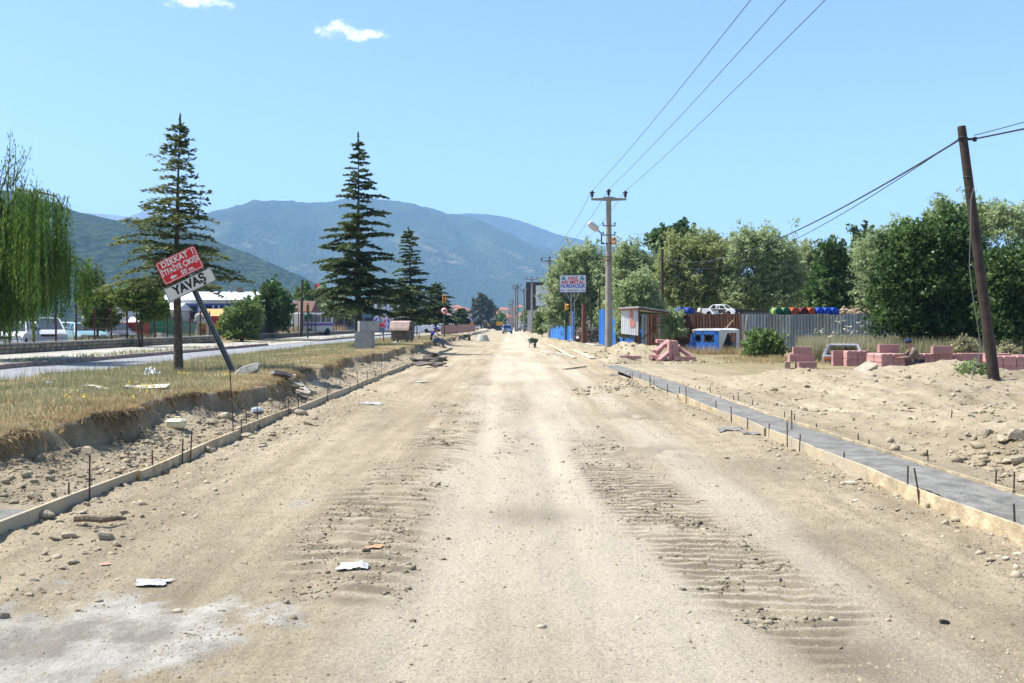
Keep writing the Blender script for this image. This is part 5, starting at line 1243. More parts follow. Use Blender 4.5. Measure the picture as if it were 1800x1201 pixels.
for px, Y, pyt, arm, lab in ((921, 218, 511, 14, 'fourth pole, short cross arm, beside the turquoise sign'), (909.5, 226, 504, 13, 'fifth pole, thicker, paired beside another tall pole'), (906, 232, 508, 12, 'sixth pole, just behind the thicker fifth one'), (898, 330, 536, 8, 'far pole in the middle of the line'), (901, 290, 530, 9, 'far pole close behind the pair of thick poles')):
    power_pole(px, Y, pyt, arm, lab, PG, False, name='power_pole', mtl=mat('old_concrete_pole', (.19, .165, .14), .9, var=.15, vscale=1))
plainpole(894.5, 578, 420, 538, .2, 'farthest thin pole of the line down the road', 'power pole', mat('old_concrete_pole', (.19, .165, .14), .9), 0, 'power_pole')
def wire(name, pts, sag, r, lab, group=None, n=22, m=None):
    a, b = Vector(pts[0]), Vector(pts[1]); P = []
    for i in range(n + 1):
        t = i / n; q = a.lerp(b, t); q.z -= sag * 4 * t * (1 - t); P.append(q - a)
    return tag(MB().tube(P, r, 5, cap=False).build(name, m or M_wire, loc=tuple(a)), lab, 'power line', group)
near = [Vector((.2486 * 22.4, 22.4, CAMH + .3257 * 22.4)), Vector((.2886 * 22.4, 22.4, CAMH + .3257 * 22.4)), Vector((.3257 * 22.4, 22.4, CAMH + .3257 * 22.4))]
for t0, t1, nm in zip(T1, near, ('outer line', 'middle line', 'yard side line')):
    d = (t1 - t0); e = t0 + d * 1.9
    wire('power_line', (t0, (e.x, e.y, t0.z + .25)), .55, .011, f'overhead {nm} running from the lamp pole up out of the sky', 'overhead lines from the nearest power pole')
for i in range(2):
    for j, (t0, t1) in enumerate(zip(T[i], T[i + 1])):
        wire('power_line', (t0, t1), 1.0 + .4 * i, .013, ['thin overhead line between the first and second power poles', 'thin overhead line between the second and third power poles'][i], ['overhead lines, first span', 'overhead lines, second span'][i])
# leaning wooden pole
def wood_pole():
    Y = 22.6
    for _ in range(3):
        z = ghs(bx(1748, Y), Y); Y = FPX * (CAMH - z) / (670 - HOR)
    b = Vector((bx(1748, Y), Y, z)); t = at(1690, 222, Y)
    root = empty('utility_pole', tuple(b), 0, 'thick dark brown wooden pole leaning over the spoil heap', 'utility pole')
    m = bpy.data.materials.new('creosoted_wood'); m = mat('creosoted_pole', (.030, .021, .016), .8, var=.4, vscale=5, bump=.5, bscale=18, color2=(.062, .044, .034))
    d = t - b; rb = 9.5 / FPX * Y; rt = 7.2 / FPX * Y
    MB().tube([d * s for s in (-.05, .0, .25, .5, .75, .985, 1.0)], [rb * 1.05, rb, rb * .94, rb * .88, rb * .82, rt, rt * .93], 14).build('pole', m, root)
    k = d * .945
    c = MB().tube([k + Vector((-.13, -.1, 0)), k + Vector((.18, -.02, .02)), k + Vector((.24, 0, .02))], .03, 8); c.lathe([(.04, -.05), (.05, .0), (.04, .05)], k + Vector((.26, 0, .02)), 8); c.build('bracket', M_ins, root)
    for s in (.955, .945, .80): MB().tube([d * s + Vector((rt * 1.12 * math.cos(a), rt * 1.12 * math.sin(a), .01 * math.sin(a * 2))) for a in [i / 12 * 6.283 for i in range(13)]], .008, 5, cap=False).build('wire_band', M_wire, root)
    # cable hanging down from the pole to the heap
    P = []
    for px, py in ((1712, 330), (1707, 350), (1706, 400), (1704, 470), (1710, 520), (1719, 575), (1724, 610), (1718, 640), (1711, 652), (1708, 672)): P.append(at(px, py, Y - .28))
    zg = ghs(P[-1].x, P[-1].y); P[-1].z = zg + .02; o = P[0].copy()
    tag(MB().tube([q - o for q in P], .011, 6).build('hanging_cable', mat('grey_cable', (.14, .15, .15), .5), loc=tuple(o)), 'grey loose cable dangling from the wooden pole to the ground', 'cable')
    # service lines
    a = b + d * .945 + Vector((-.1, 0, 0))
    e = at(1165, 452, 84)
    wire('service_cable', (a, e), 1.35, .022, 'thicker drooping service cable from the wooden pole to the thin post', 'service lines from the leaning pole', 30, mat('black_cable', (.03, .03, .032), .5))
    wire('service_cable', (b + d * .96, e + Vector((0, 0, -.15))), 1.75, .012, 'thinner service wire slung beside the drooping cable', 'service lines from the leaning pole', 30, mat('black_cable', (.03, .03, .032), .5))
    f = b + d * .95 + Vector((.25, 0, 0))
    wire('service_cable', (f, f + Vector((6, -4, 1.2))), .1, .020, 'black cable leaving the wooden pole bracket outwards', 'outgoing lines from the leaning pole', 14, mat('black_cable', (.03, .03, .032), .5))
    wire('service_cable', (f + Vector((0, 0, .08)), f + Vector((6, -4, 1.75))), .1, .010, 'thin wire above the outgoing black cable', 'outgoing lines from the leaning pole', 14, mat('black_cable', (.03, .03, .032), .5))
wood_pole()

# ------------------------------------------------------------------ scrap dealer's sign
def scrap_sign():
    Y = 92; k = Y / FPX; p = at(1007, 600, Y); z = ghs(p.x, Y); zc = at(0, 499, Y).z - z
    root = empty('sign_board', (p.x, Y, z), R(-6), 'white HAS ARI METAL HURDACILIK sign board on a lattice mast', 'sign board')
    W, Hh = 2.42, 1.58; y0 = -.12
    b = MB().bbox((0, y0 + .04, zc), (W, .08, Hh), .01).build('board', mat('board_white', (.62, .64, .70), .5), root)
    ring([(u * (W + .06), v * (Hh + .06)) for u, v in ((.5, .5), (-.5, .5), (-.5, -.5), (.5, -.5))], [(u * (W - .03), v * (Hh - .03)) for u, v in ((.5, .5), (-.5, .5), (-.5, -.5), (.5, -.5))], y0 - .01, y0 + .09).build('frame', mat('board_frame', (.10, .11, .2), .5), b, (0, 0, zc))
    mr, mb_ = mat('print_red', (.5, .015, .03), .5), mat('print_blue', (.02, .05, .42), .5)
    def serif(bm_text, size, m, z_, sx, bold): return text(bm_text, size, m, b, (0, y0 - .004, z_), bold=bold, sx=sx)
    serif('HAS', .44, mr, zc + .49, 1.05, .012); serif('ARI METAL', .44, mr, zc + .13, 1.0, .012); serif('HURDACILIK', .44, mb_, zc - .23, .88, .012)
    text('0222 413 04 47', .17, M_black, b, (0, y0 - .004, zc - .62), bold=.004, sx=.9)
    for s in (-1, 1):
        l = MB(); l.box((s * .98, y0 - .004, zc - .62), (.42, .008, .05)); l.build('stripe', mb_, b)
        g = MB()
        for q in range(3):
            a = R(90 + 120 * q); c = (s * .86 + .13 * math.cos(a), zc + .5 + .12 * math.sin(a))
            g.prism([(c[0] + .1 * math.cos(a + t), c[1] + .1 * math.sin(a + t)) for t in (0, 1.2, 2.2, 4.1, 5.1)], 'y', y0 - .005, y0 + .001)
        e = g.build('recycling_emblem', mat('emblem_green', (.02, .22, .16), .5), b)
        MB().lathe([(.1, y0 - .008), (.1, y0)], (s * .86, 0, zc + .49), 12, 'y').build('globe', mat('emblem_blue', (.03, .25, .7), .5), b)
    m = MB(); zt = zc - Hh / 2
    for sx in (-.16, .16): m.tube([(sx, 0, 0), (sx, 0, zt)], .035, 6)
    hz = 0; f = 1
    while hz < zt - .4: m.tube([(-.16 * f, 0, hz), (.16 * f, 0, hz + .4)], .018, 5); hz += .4; f = -f
    m.tube([(-.16, 0, zt - .9), (-.62, 0, zt)], .03, 6); m.tube([(.16, 0, zt - .9), (.62, 0, zt)], .03, 6); m.build('mast', mat('mast_grey', (.34, .34, .34), .6, metal=.3), root)
scrap_sign()
# ------------------------------------------------------------------ corrugated fences
def corr_mat(name, c, c2=None, rough=.55, metal=.0, rand=.15, var=.25, vs=2.0):
    return mat(name, c, rough, metal, var, vs, .0, 20, c2, .35, rand)
M_blue = corr_mat('blue_sheet', (.028, .17, .52), None, .5, 0, .12, .12)
M_bluef = corr_mat('faded_blue_sheet', (.06, .24, .60), None, .6, 0, .12, .12)
M_zinc = corr_mat('zinc_sheet', (.13, .158, .185), (.20, .225, .235), .5, .45, .22)
M_zincg = corr_mat('greenish_zinc_sheet', (.105, .118, .115), (.26, .275, .26), .55, .4, .22)
M_rsheet = corr_mat('rusted_sheet', (.075, .032, .02), (.15, .068, .04), .9, 0, .25, .3, 3.0)
def corr_mesh(w, h, ribs, d=.03, seed=0):
    """one sheet, standing in the xz plane, trapezoid ribs"""
    u = []; per = w / ribs
    for i in range(ribs):
        u += [(i * per, 0), (i * per + per * .3, 0), (i * per + per * .42, -d), (i * per + per * .78, -d), (i * per + per * .9, 0)]
    u.append((w, 0)); n = len(u); V = []; F = []
    for zc in (0, h * .5, h):
        V += [(a, b + (.012 * math.sin(seed + a * 3) if zc else 0), zc) for a, b in u]
    for r in range(2):
        for i in range(n - 1): F.append((r * n + i, r * n + i + 1, (r + 1) * n + i + 1, (r + 1) * n + i))
    V2 = [(a, b + .006, c) for a, b, c in V]; m = len(V)
    F2 = [tuple(m + i for i in reversed(f)) for f in F]
    E = [(i, m + i, m + i + 1, i + 1) for i in range(n - 1)] + [(2 * n + i, 2 * n + i + 1, m + 2 * n + i + 1, m + 2 * n + i) for i in range(n - 1)]
    me = bpy.data.meshes.new('panel'); me.from_pydata(V + V2, [], F + F2 + E); me.update(); return me
def sheet_fence(a, b, h, sw, ribs, mats, label, group=None, jit=.05, posts=True, name='metal_fence', z0=None, seed=3, hfun=None):
    a, b = Vector(a), Vector(b); L = (b - a).length; n = max(1, round(L / sw)); sw = L / n; rr = random.Random(seed)
    ang = math.atan2(b.y - a.y, b.x - a.x); root = empty(name, tuple(a), ang, label, 'fence', group)
    cache = {}
    for i in range(n):
        m = mats[i % len(mats)] if len(mats) < 6 else mats[rr.randrange(len(mats))]
        if (m.name) not in cache:
            me = corr_mesh(sw + .03, h, ribs, .03, i); me.materials.append(m); cache[m.name] = me
        o = link_mesh('panel', cache[m.name], None, root, (i * sw, rr.uniform(-.012, .012) - .007 * (i % 2), rr.uniform(-jit, jit)), (rr.uniform(-.012, .012), rr.uniform(-.008, .008), 0))
        if hfun: o.scale.z = hfun(i / n)
    if posts:
        rl = MB(); 
        for zz in (.3, h * .55, h * .9): rl.box((L / 2, .06, zz), (L, .05, .05))
        rl.build('rail', M_rust, root)
        for i in range(0, n + 1, 3): MB().box((i * sw, .10, h / 2 - .05), (.06, .06, h)).build('post', M_rust, root)
    return root
def gp(px, Y): x = bx(px, Y); return (x, Y, ghs(x, Y) - .05)
sheet_fence(gp(1128, 69), gp(1303, 65.5), 2.42, .42, 2, [M_rsheet] * 9 + [M_zinc], 'rust brown corrugated sheet fence behind the wrecked truck cab', seed=5)
sheet_fence(gp(1303.5, 65.2), gp(1575, 61), 2.36, .8, 4, [M_zinc, M_zinc, M_zincg, M_zincg], 'long blue grey corrugated fence below the painted drums', seed=6)
# blue fence along the roadside, with brushwood behind its top, then the gate
BF = gp(963, 128); BE = gp(1006, 98)
sheet_fence(BF, BE, 1.55, .95, 5, [M_bluef, M_blue, M_bluef], 'low bright blue sheet fence with upright sticks above it', seed=7, jit=.08)
def sticks(a, b, z0, h, n, lab):
    a, b = Vector(a), Vector(b); rr = random.Random(4); root = empty('brushwood_fence', tuple(a), math.atan2(b.y - a.y, b.x - a.x), lab, 'fence'); L = (b - a).length
    ms = [mat('grey_stick', (.19, .16, .13), .95, var=.3, rand=.3), mat('brown_stick', (.12, .08, .055), .95, var=.3, rand=.3)]
    for i in range(n):
        x = L * i / n + rr.uniform(-.05, .05)
        MB().tube([(x, .16, z0 - .9), (x + rr.uniform(-.06, .06), .14, h + rr.uniform(-.2, .22))], rr.uniform(.03, .07), 5).build('stick', ms[i % 2], root)
    rl = MB(); rl.tube([(0, .2, z0 + .3), (L, .2, z0 + .3)], .035, 5); rl.tube([(0, .2, h - .4), (L, .2, h - .4)], .035, 5); rl.build('rail', ms[1], root)
sticks(BF, BE, 1.4, 2.75, 110, 'grey brushwood paling rising behind the low blue sheets')
def gate():
    a, b = Vector(gp(1008, 97)), Vector(gp(1052, 80)); L = (b - a).length
    root = empty('yard_gate', tuple(a), math.atan2(b.y - a.y, b.x - a.x), 'open barred metal gate with a blue post into the scrap yard', 'gate')
    MB().box((.1, 0, 1.5), (.5, .2, 3.0)).build('post', M_blue, root)
    f = MB()
    for z_ in (.12, 1.25): f.box((L * .55, 0, z_), (L * .75, .06, .08))
    f.box((L * .18, 0, .7), (.07, .06, 1.25)); f.box((L * .92, 0, .7), (.07, .06, 1.25)); f.build('gate_frame', mat('gate_steel', (.06, .055, .055), .6, metal=.3), root)
    for i in range(22): MB().box((L * (.2 + .72 * i / 22), 0, .7), (.05, .03, 1.2)).build('bar', mat('gate_steel', (.06, .055, .055), .6, metal=.3), root)
gate()
def scrapheap(px, Y, w_, h, n, lab, seed, pal):
    rr = random.Random(seed); p = gp(px, Y); root = empty('scrap_heap', p, 0, lab, 'scrap heap'); mb = {c: MB() for c in range(len(pal))}
    for i in range(n):
        q = rr.randrange(len(pal)); x = rr.gauss(0, w_ * .33); zt = max(.1, h * (1 - abs(x) / w_) * rr.random()); k = rr.random()
        if k < .5: mb[q].box((x, rr.uniform(-.5, .5), zt), (rr.uniform(.1, .7), rr.uniform(.05, .4), rr.uniform(.03, .25)), (rr.uniform(-1, 1), rr.uniform(-1, 1), rr.uniform(0, 3)))
        else: mb[q].tube([(x, rr.uniform(-.5, .5), zt * .4), (x + rr.uniform(-.5, .5), rr.uniform(-.5, .5), zt + rr.uniform(.1, .7))], rr.uniform(.02, .06), 5)
    for q, c in enumerate(pal): tag(mb[q].build('scrap_pieces', mat('scrap_%d' % (sum(int(v * 1000) for v in c)), c, .8, var=.3), root), kind='stuff')
scrapheap(1032, 93, 1.9, 2.2, 130, 'pile of rusty bars and white scrap seen through the gate', 3, [(.13, .06, .04), (.5, .48, .45), (.05, .045, .04), (.2, .16, .13)])
scrapheap(1232, 71, 1.6, 2.9, 60, 'reddish tangle of scrap beside the wrecked white car', 4, [(.3, .13, .10), (.42, .38, .35), (.12, .1, .09)])
sheet_fence(gp(1053, 79), gp(1082, 75.5), 2.85, .62, 4, [M_blue, M_bluef], 'tall saturated blue sheet panel right behind the concrete pole', seed=8, jit=.04)
sheet_fence(gp(1083, 76), gp(1130, 72.5), 1.9, .62, 4, [M_blue], 'blue sheets in the shade under the lean-to', seed=9, jit=.04)

# ------------------------------------------------------------------ lean-to shelter
def leanto():
    Y = 64; k = Y / FPX; X0 = bx(1092, Y); z = ghs(X0, Y); root = empty('lean_to', (X0, Y, z), 0, 'open lean-to with white side sheets and a sloping metal roof', 'shelter')
    def q(px, py, dy=0): return Vector(((px - 900) * (Y + dy) / FPX - X0, dy, at(0, py, Y + dy).z - z))
    # roof: falls from the street end to the yard end
    A, B, C_, D = q(1086, 541, .6), q(1123, 538.5, -.9), q(1219, 553, 4.0), q(1178, 551, 6)
    rf = MB(); t = Vector((0, 0, .09)); rf.add([A, B, C_, D, A - t, B - t, C_ - t, D - t], [(0, 1, 2, 3), (7, 6, 5, 4), (0, 4, 5, 1), (1, 5, 6, 2), (2, 6, 7, 3), (3, 7, 4, 0)]); rf.build('roof', mat('weathered_roof', (.40, .39, .38), .6, metal=.3, var=.2, vscale=1), root)
    e = MB(); e.tube([B - t * 1.6, C_ - t * 1.6], .06, 5); e.tube([A - t * 1.6, B - t * 1.6], .05, 5); e.build('eave_beam', mat('rust_frame', (.12, .045, .03), .85), root)
    p1, p2 = q(1092, 587, .5), q(1123, 590.5, -.45); h1 = q(1092, 543.5, .5).z - p1.z; h2 = q(1123, 541, -.45).z - p2.z
    d = p2 - p1; n = 5; w_ = Vector((d.x, d.y, 0)).length / n; ang = math.atan2(d.y, d.x)
    for i in range(n):
        m = mat('white_sheet', (.60, .60, .61), .5, var=.06, rand=.06) if i < 4 else mat('light_grey_sheet', (.50, .53, .55), .5, var=.06)
        o = link_mesh('panel', corr_mesh(w_ + .02, h1 + (h2 - h1) * i / n, 2, .02, i), m, root, tuple(p1 + d * (i / n)), (0, 0, ang))
    s = p1 + d * .50; MB().prism([(0, 0), (.26, 0), (.26, -.62), (.42, -.62), (.42, -1.0), (0.02, -1.05)], 'y', -.055, -.035).build('pink_patch', mat('faded_pink', (.5, .22, .17), .7, var=.15), root, tuple(s + Vector((0, 0, h1 - .05)))).rotation_euler = (0, 0, ang)
    for px, pyb, pyt, dy in ((1096, 604, 586, .45), (1123, 608, 541, -.45), (1171, 600, 549, 4), (1123, 600, 542, 5.5), (1205, 596, 553, 6)):
        a, b = q(px, pyb, dy), q(px, pyt, dy); b.x = a.x; a.z = min(a.z, 0) - .2; MB().box((a + b) / 2, (.09, .09, (b - a).z)).build('post', mat('rust_frame', (.12, .045, .03), .85), root)
    for a, b in ((q(1126, 598, .3), q(1170, 560, 4)), (q(1172, 600, 4.2), q(1211, 560, 5))): MB().tube([a, b], .05, 5).build('brace', mat('rust_brace', (.22, .09, .04), .85), root)
leanto()

# ------------------------------------------------------------------ drums, logs, things stacked behind the fence
def rack(px0, px1, Y, ztop, lab, name='storage_rack', dep=1.0):
    x0, x1 = bx(px0, Y), bx(px1, Y); root = empty(name, ((x0 + x1) / 2, Y, 0), 0, lab, 'rack'); L = x1 - x0
    MB().box((0, 0, ztop - .04), (L, dep, .08)).build('deck', M_plkg, root)
    n = max(2, int(L / 1.8) + 1)
    for i in range(n):
        for s in (-1, 1): MB().box((-L / 2 + .1 + (L - .2) * i / (n - 1), s * (dep / 2 - .08), ztop / 2 - .07), (.1, .1, ztop - .02)).build('post', M_rust, root)
rack(1335, 1515, 66.5, 2.26, 'hidden timber rack carrying the drums and logs behind the fence')
def drum(px, Y, zc, r, col_, band, label, group=None, ln=.85, rz=0.25):
    x = bx(px, Y); root = empty('drum', (x, Y, zc), rz, label, 'drum', group)
    m = mat('drum_' + '_'.join(str(int(c * 100)) for c in col_), col_, .7, var=.2, vscale=3)
    prof = [(r * .0 + .001, -ln / 2 + .02), (r * .93, -ln / 2 + .02), (r, -ln / 2), (r * 1.03, -ln / 2 + .02), (r, -ln / 2 + .05), (r, -ln * .17), (r * 1.03, -ln * .16), (r, -ln * .14), (r, ln * .14), (r * 1.03, ln * .16), (r, ln * .17), (r, ln / 2 - .05), (r * 1.03, ln / 2 - .02), (r, ln / 2)]
    MB().lathe(prof, (0, 0, 0), 20, 'y').build('shell', m, root)
    MB().lathe([(r * .92, -ln / 2 + .019), (r * .92, -ln / 2 + .012), (.001, -ln / 2 + .012)], (0, 0, 0), 20, 'y').build('lid', m, root)
    if band: MB().lathe([(r * 1.004, -ln * .12), (r * 1.006, -ln * .12), (r * 1.006, ln * .12), (r * 1.004, ln * .12)], (0, 0, 0), 20, 'y').build('band', mat('drum_yellow', (.62, .45, .05), .5), root)
    return root
dg, do, dr, db = (.02, .12, .06), (.42, .075, .02), (.10, .015, .015), (.015, .07, .42)
for px, c, b, lab in ((1364, dg, 1, 'dark green drum with a yellow band, outermost of the row'), (1378, dg, 1, 'second dark green drum lying beside the banded one'), (1393, do, 0, 'orange drum between the green and the dark red one'), (1409, dr, 0, 'dark red drum among the orange ones'), (1423, do, 0, 'orange drum lying next to the blue ones'), (1437, db, 0, 'blue drum touching the orange drum'), (1450, db, 0, 'middle one of three blue drums on the rack'), (1463, db, 0, 'blue drum nearest the stacked logs')):
    drum(px, 66.5, 2.26 + .275, .268, c, b, lab)
rack(1185, 1225, 69.5, 2.30, 'hidden rack carrying two blue drums behind the lean-to', dep=1.0)
drum(1194, 69.5, 2.30 + .29, .28, (.03, .06, .34), 0, 'blue drum showing over the lean-to roof edge')
drum(1210, 69.5, 2.30 + .29, .28, (.03, .06, .34), 0, 'blue drum standing clear between lean-to roof and white car')
M_log = mat('pale_logs', (.42, .31, .19), .9, var=.3, vscale=4, rand=.25)
rr_ = random.Random(9)
for i in range(26):
    t = i / 26; Y = 66.5 + rr_.uniform(-.3, .3); px = 1474 + 52 * t + rr_.uniform(-6, 6)
    z_ = 2.30 + (.42 * (1 - t) ** 1.2) * rr_.random(); L = rr_.uniform(.8, 1.6); a = rr_.uniform(-.5, .3)
    tag(MB().tube([(-L / 2, 0, 0), (L / 2, 0, 0)], rr_.uniform(.035, .075), 7).build('log', M_log, loc=(bx(px, Y), Y, z_ + .06), rot=(0, a * (.9 if i % 4 else 1.4), rr_.uniform(-.5, .5))), 'pale short log in the loose pile beside the blue drums', 'log', 'logs piled beside the drums')
plainpole(1306, 612, 61.5, 553, .06, 'pale debarked pole leaning on the joint of the two fences', 'wooden pole', mat('debarked_wood', (.36, .26, .17), .9, var=.2), .28, 'wooden_prop')
MB_ = MB().box((0, 0, 0), (6.0, 3.0, .07), (0, .02, 0)); 
tag(MB_.build('flat_roof', mat('rusty_roof', (.10, .07, .06), .9, var=.35, vscale=2), loc=(bx(1325, 70), 71, 2.66)), 'low rusty roof edge showing above the brown fence', 'roof')
MB().box((0, 0, 0), (5.4, 2.6, 2.62)).build('block_store', mat('store_wall', (.2, .18, .17), .9), loc=(bx(1325, 70), 71, 1.29))
tag(bpy.data.objects['block_store'], 'plain store shed hidden behind the brown fence', 'shed')

# ------------------------------------------------------------------ cars
M_glass = mat('car_glass', (.05, .065, .075), .08, spec=.6)
M_tyre = mat('tyre', (.02, .02, .02), .9)
M_rim = mat('rim', (.42, .42, .43), .4, metal=.6)
M_trim = mat('car_trim', (.03, .03, .032), .6)
M_lampg = mat('headlamp', (.6, .62, .63), .15)
M_tail = mat('tail_lamp', (.36, .02, .015), .25)
def carpaint(name, c, rough=.3): return mat('paint_' + name, c, rough, spec=.5, var=.04, vscale=2)
def arch(cx, r, n=7): return [(cx + r * math.cos(math.pi - math.pi * i / (n - 1)), .30 + r * math.sin(math.pi * i / (n - 1))) for i in range(n)]
def car(name, loc, rz, label, cat, paint, kind='saloon', group=None, wheels=True, glass=True, scale=1.0, rot=None, missing_door=False, frontlamps=True, boot=True):
    root = empty(name, loc, rz, label, cat, group, rot=rot); root.scale = (scale,) * 3
    S = {'saloon': dict(L=4.3, W=1.68, belt=.90, roof=1.40, hood=.86, deck=.95, wb=2.5, fx=.55, ws=(1.05, .45), rw=(-1.25, -.75)),
         'hatch': dict(L=3.9, W=1.66, belt=.92, roof=1.45, hood=.90, deck=.95, wb=2.45, fx=.55, ws=(1.0, .38), rw=(-1.72, -1.35)),
         'mpv': dict(L=4.4, W=1.78, belt=1.0, roof=1.66, hood=.98, deck=1.02, wb=2.7, fx=.5, ws=(1.5, .62), rw=(-2.0, -1.72)),
         'van': dict(L=4.9, W=1.9, belt=1.15, roof=2.05, hood=1.05, deck=1.15, wb=3.0, fx=.6, ws=(1.75, 1.0), rw=(-2.38, -2.25)),
         'pickup': dict(L=4.6, W=1.7, belt=.98, roof=1.62, hood=.95, deck=.98, wb=2.7, fx=.5, ws=(1.0, .5), rw=(-.55, -.5))}[kind]
    L, W, H = S['L'], S['W'], S['roof']; f, b = L / 2, -L / 2; ax1 = S['wb'] / 2 + .05; ax2 = -S['wb'] / 2 + .05
    prof = [(b + .02, .42), (b, .62), (b + .03, S['deck'] - .06), (b + .12, S['deck']), (S['rw'][0], S['belt'] + .02), (S['ws'][0], S['belt'] + .01), (f - .35, S['hood'] - .06), (f - .08, S['hood'] - .22), (f, .58), (f - .02, .32)]
    prof += [(ax1 + .36, .27)] + arch(ax1, .35)[::-1] + [(ax1 - .36, .27), (ax2 + .36, .27)] + arch(ax2, .35)[::-1] + [(ax2 - .36, .27)]
    n = len(prof); V = []; cz = .62
    for yy, k in ((-W / 2, .94), (-W / 2 + .07, 1.0), (W / 2 - .07, 1.0), (W / 2, .94)):
        V += [((x if k == 1 else x * .985), yy, (cz + (z - cz) * (k if z > cz else 1))) for x, z in prof]
    F = [tuple(range(n)), tuple(reversed(range(3 * n, 4 * n)))]
    for r in range(3): F += [(r * n + i, (r + 1) * n + i, (r + 1) * n + (i + 1) % n, r * n + (i + 1) % n) for i in range(n)]
    mb = MB(); mb.add(V, F, False); body = mb.build('body', paint, root)
    # roof and pillars
    zt, zb = H, S['belt'] + .0; yi, yo = W / 2 - .22, W / 2 - .06
    xw0, xw1 = S['ws']; xr0, xr1 = S['rw']
    rf = MB(); rf.add([(xw1 - .02, -yi, zt - .06), (xw1 - .02, yi, zt - .06), (xw1 - .25, -yi + .05, zt), (xw1 - .25, yi - .05, zt), (xr1 + .22, -yi + .05, zt), (xr1 + .22, yi - .05, zt), (xr1 + .02, -yi, zt - .05), (xr1 + .02, yi, zt - .05),
            (xw1 - .02, -yi, zt - .1), (xw1 - .02, yi, zt - .1), (xr1 + .02, -yi, zt - .1), (xr1 + .02, yi, zt - .1)], [(0, 1, 3, 2), (2, 3, 5, 4), (4, 5, 7, 6), (0, 2, 4, 6, 10, 8), (1, 9, 11, 7, 5, 3), (0, 8, 9, 1), (6, 7, 11, 10), (8, 10, 11, 9)]); rf.build('roof', paint, root)
    mids = [.1] if kind in ('saloon', 'hatch', 'pickup') else [.3, -.9]
    if kind == 'pickup': mids = []
    for s in (-1, 1):
        def pil(xb, xt, wd=.07): MB().tube([(xb, s * yo, zb - .03), (xt, s * yi, zt - .06)], wd * .6, 5).build('pillar', paint, root)
        pil(xw0, xw1); pil(xr0, xr1, .13)
        for m_ in mids: pil(m_, m_ - .02)
        if glass:
            cuts = [xw0 - .04] + mids + [xr0 + .06]; tops = [xw1 - .03] + mids + [xr1 + .04]
            for j in range(len(cuts) - 1):
                e = .035
                MB().quad((cuts[j] - e, s * (yo - .0), zb + .0), (tops[j] - e, s * (yi + .01), zt - .09), (tops[j + 1] + e, s * (yi + .01), zt - .09), (cuts[j + 1] + e, s * yo, zb)).build('side_window', M_glass, root)
    if glass:
        MB().quad((xw0, -yo + .05, zb), (xw0, yo - .05, zb), (xw1, yi - .05, zt - .07), (xw1, -yi + .05, zt - .07)).build('windscreen', M_glass, root)
        MB().quad((xr0, -yo + .06, zb), (xr0, yo - .06, zb), (xr1, yi - .06, zt - .07), (xr1, -yi + .06, zt - .07)).build('rear_window', M_glass, root)
    if wheels:
        wm = MB().lathe([(.2, -.09), (.29, -.1), (.315, -.06), (.315, .06), (.29, .1), (.2, .09)], (0, 0, 0), 16, 'y').mesh('tyre'); wm.materials.append(M_tyre)
        rm = MB().lathe([(.001, -.075), (.12, -.085), (.2, -.09), (.2, .09), (.12, .085), (.001, .075)], (0, 0, 0), 12, 'y').mesh('rim'); rm.materials.append(M_rim)
        for x in (ax1, ax2):
            for s in (-1, 1):
                we = link_mesh('wheel', wm, None, root, (x, s * (W / 2 - .1), .315)); link_mesh('rim', rm, None, we)
    else:
        for x in (ax1, ax2):
            for s in (-1, 1): MB().lathe([(.001, -.02), (.32, -.02), (.32, .02), (.001, .02)], (x, s * (W / 2 - .16), .34), 12, 'y').build('wheel_well', M_trim, root)
    for s in (-1, 1):
        if frontlamps: MB().bbox((f - .07, s * (W / 2 - .3), S['hood'] - .24), (.1, .36, .16), .02).build('headlight', M_lampg, root)
        MB().bbox((b + .03, s * (W / 2 - .24), S['deck'] - .2), (.08, .32, .15), .015).build('tail_light', M_tail, root)
        if kind != 'x' and wheels: MB().bbox((xw0 - .22, s * (W / 2 + .06), zb + .08), (.1, .17, .13), .02).build('mirror', paint, root)
    MB().bbox((f - .01, 0, S['hood'] - .26), (.06, W - 1.02, .12), .01).build('grille', M_trim, root)
    for x in (f + .01, b - .01): MB().bbox((x, 0, .42), (.1, W - .1, .17), .03).build('bumper', M_trim if kind in ('saloon', 'pickup') else paint, root)
    for x, s in ((f + .065, 1), (b - .065, -1)): MB().box((x, 0, .46), (.01, .48, .1)).build('number_plate', mat('plate_white', (.66, .66, .64), .5), root)
    if kind == 'pickup':
        bd = MB(); bd.box((-1.45, 0, 1.0), (1.7, W - .1, .03)); bd.build('load_bed', M_trim, root)
    return root
P_white, P_silver, P_teal, P_grey, P_blue, P_lblue = carpaint('white', (.68, .69, .70)), carpaint('silver', (.50, .52, .56), .25), carpaint('teal', (.22, .42, .48)), carpaint('charcoal', (.09, .095, .115), .22), carpaint('blue', (.03, .09, .3)), carpaint('light_blue', (.22, .46, .78))
def yard(px, Y, z=.42): return (bx(px, Y), Y, z)
car('parked_car', yard(27, 51, .40), R(-78), 'white hatchback half hidden by the weeping willow strands', 'car', P_white, 'hatch')
car('parked_car', yard(77, 54, .40), R(-58), 'silver people carrier parked nose out behind the wall', 'car', P_silver, 'mpv')
car('parked_car', yard(147, 59.5, .40), R(-52), 'turquoise saloon between the silver and the dark car', 'car', P_teal, 'saloon')
car('parked_car', yard(197, 64, .40), R(-48), 'charcoal saloon parked behind the low fruit tree', 'car', P_grey, 'saloon')
car('parked_car', yard(112, 66, .40), R(-60), 'white car parked in the second row behind the silver one', 'car', P_white, 'hatch')
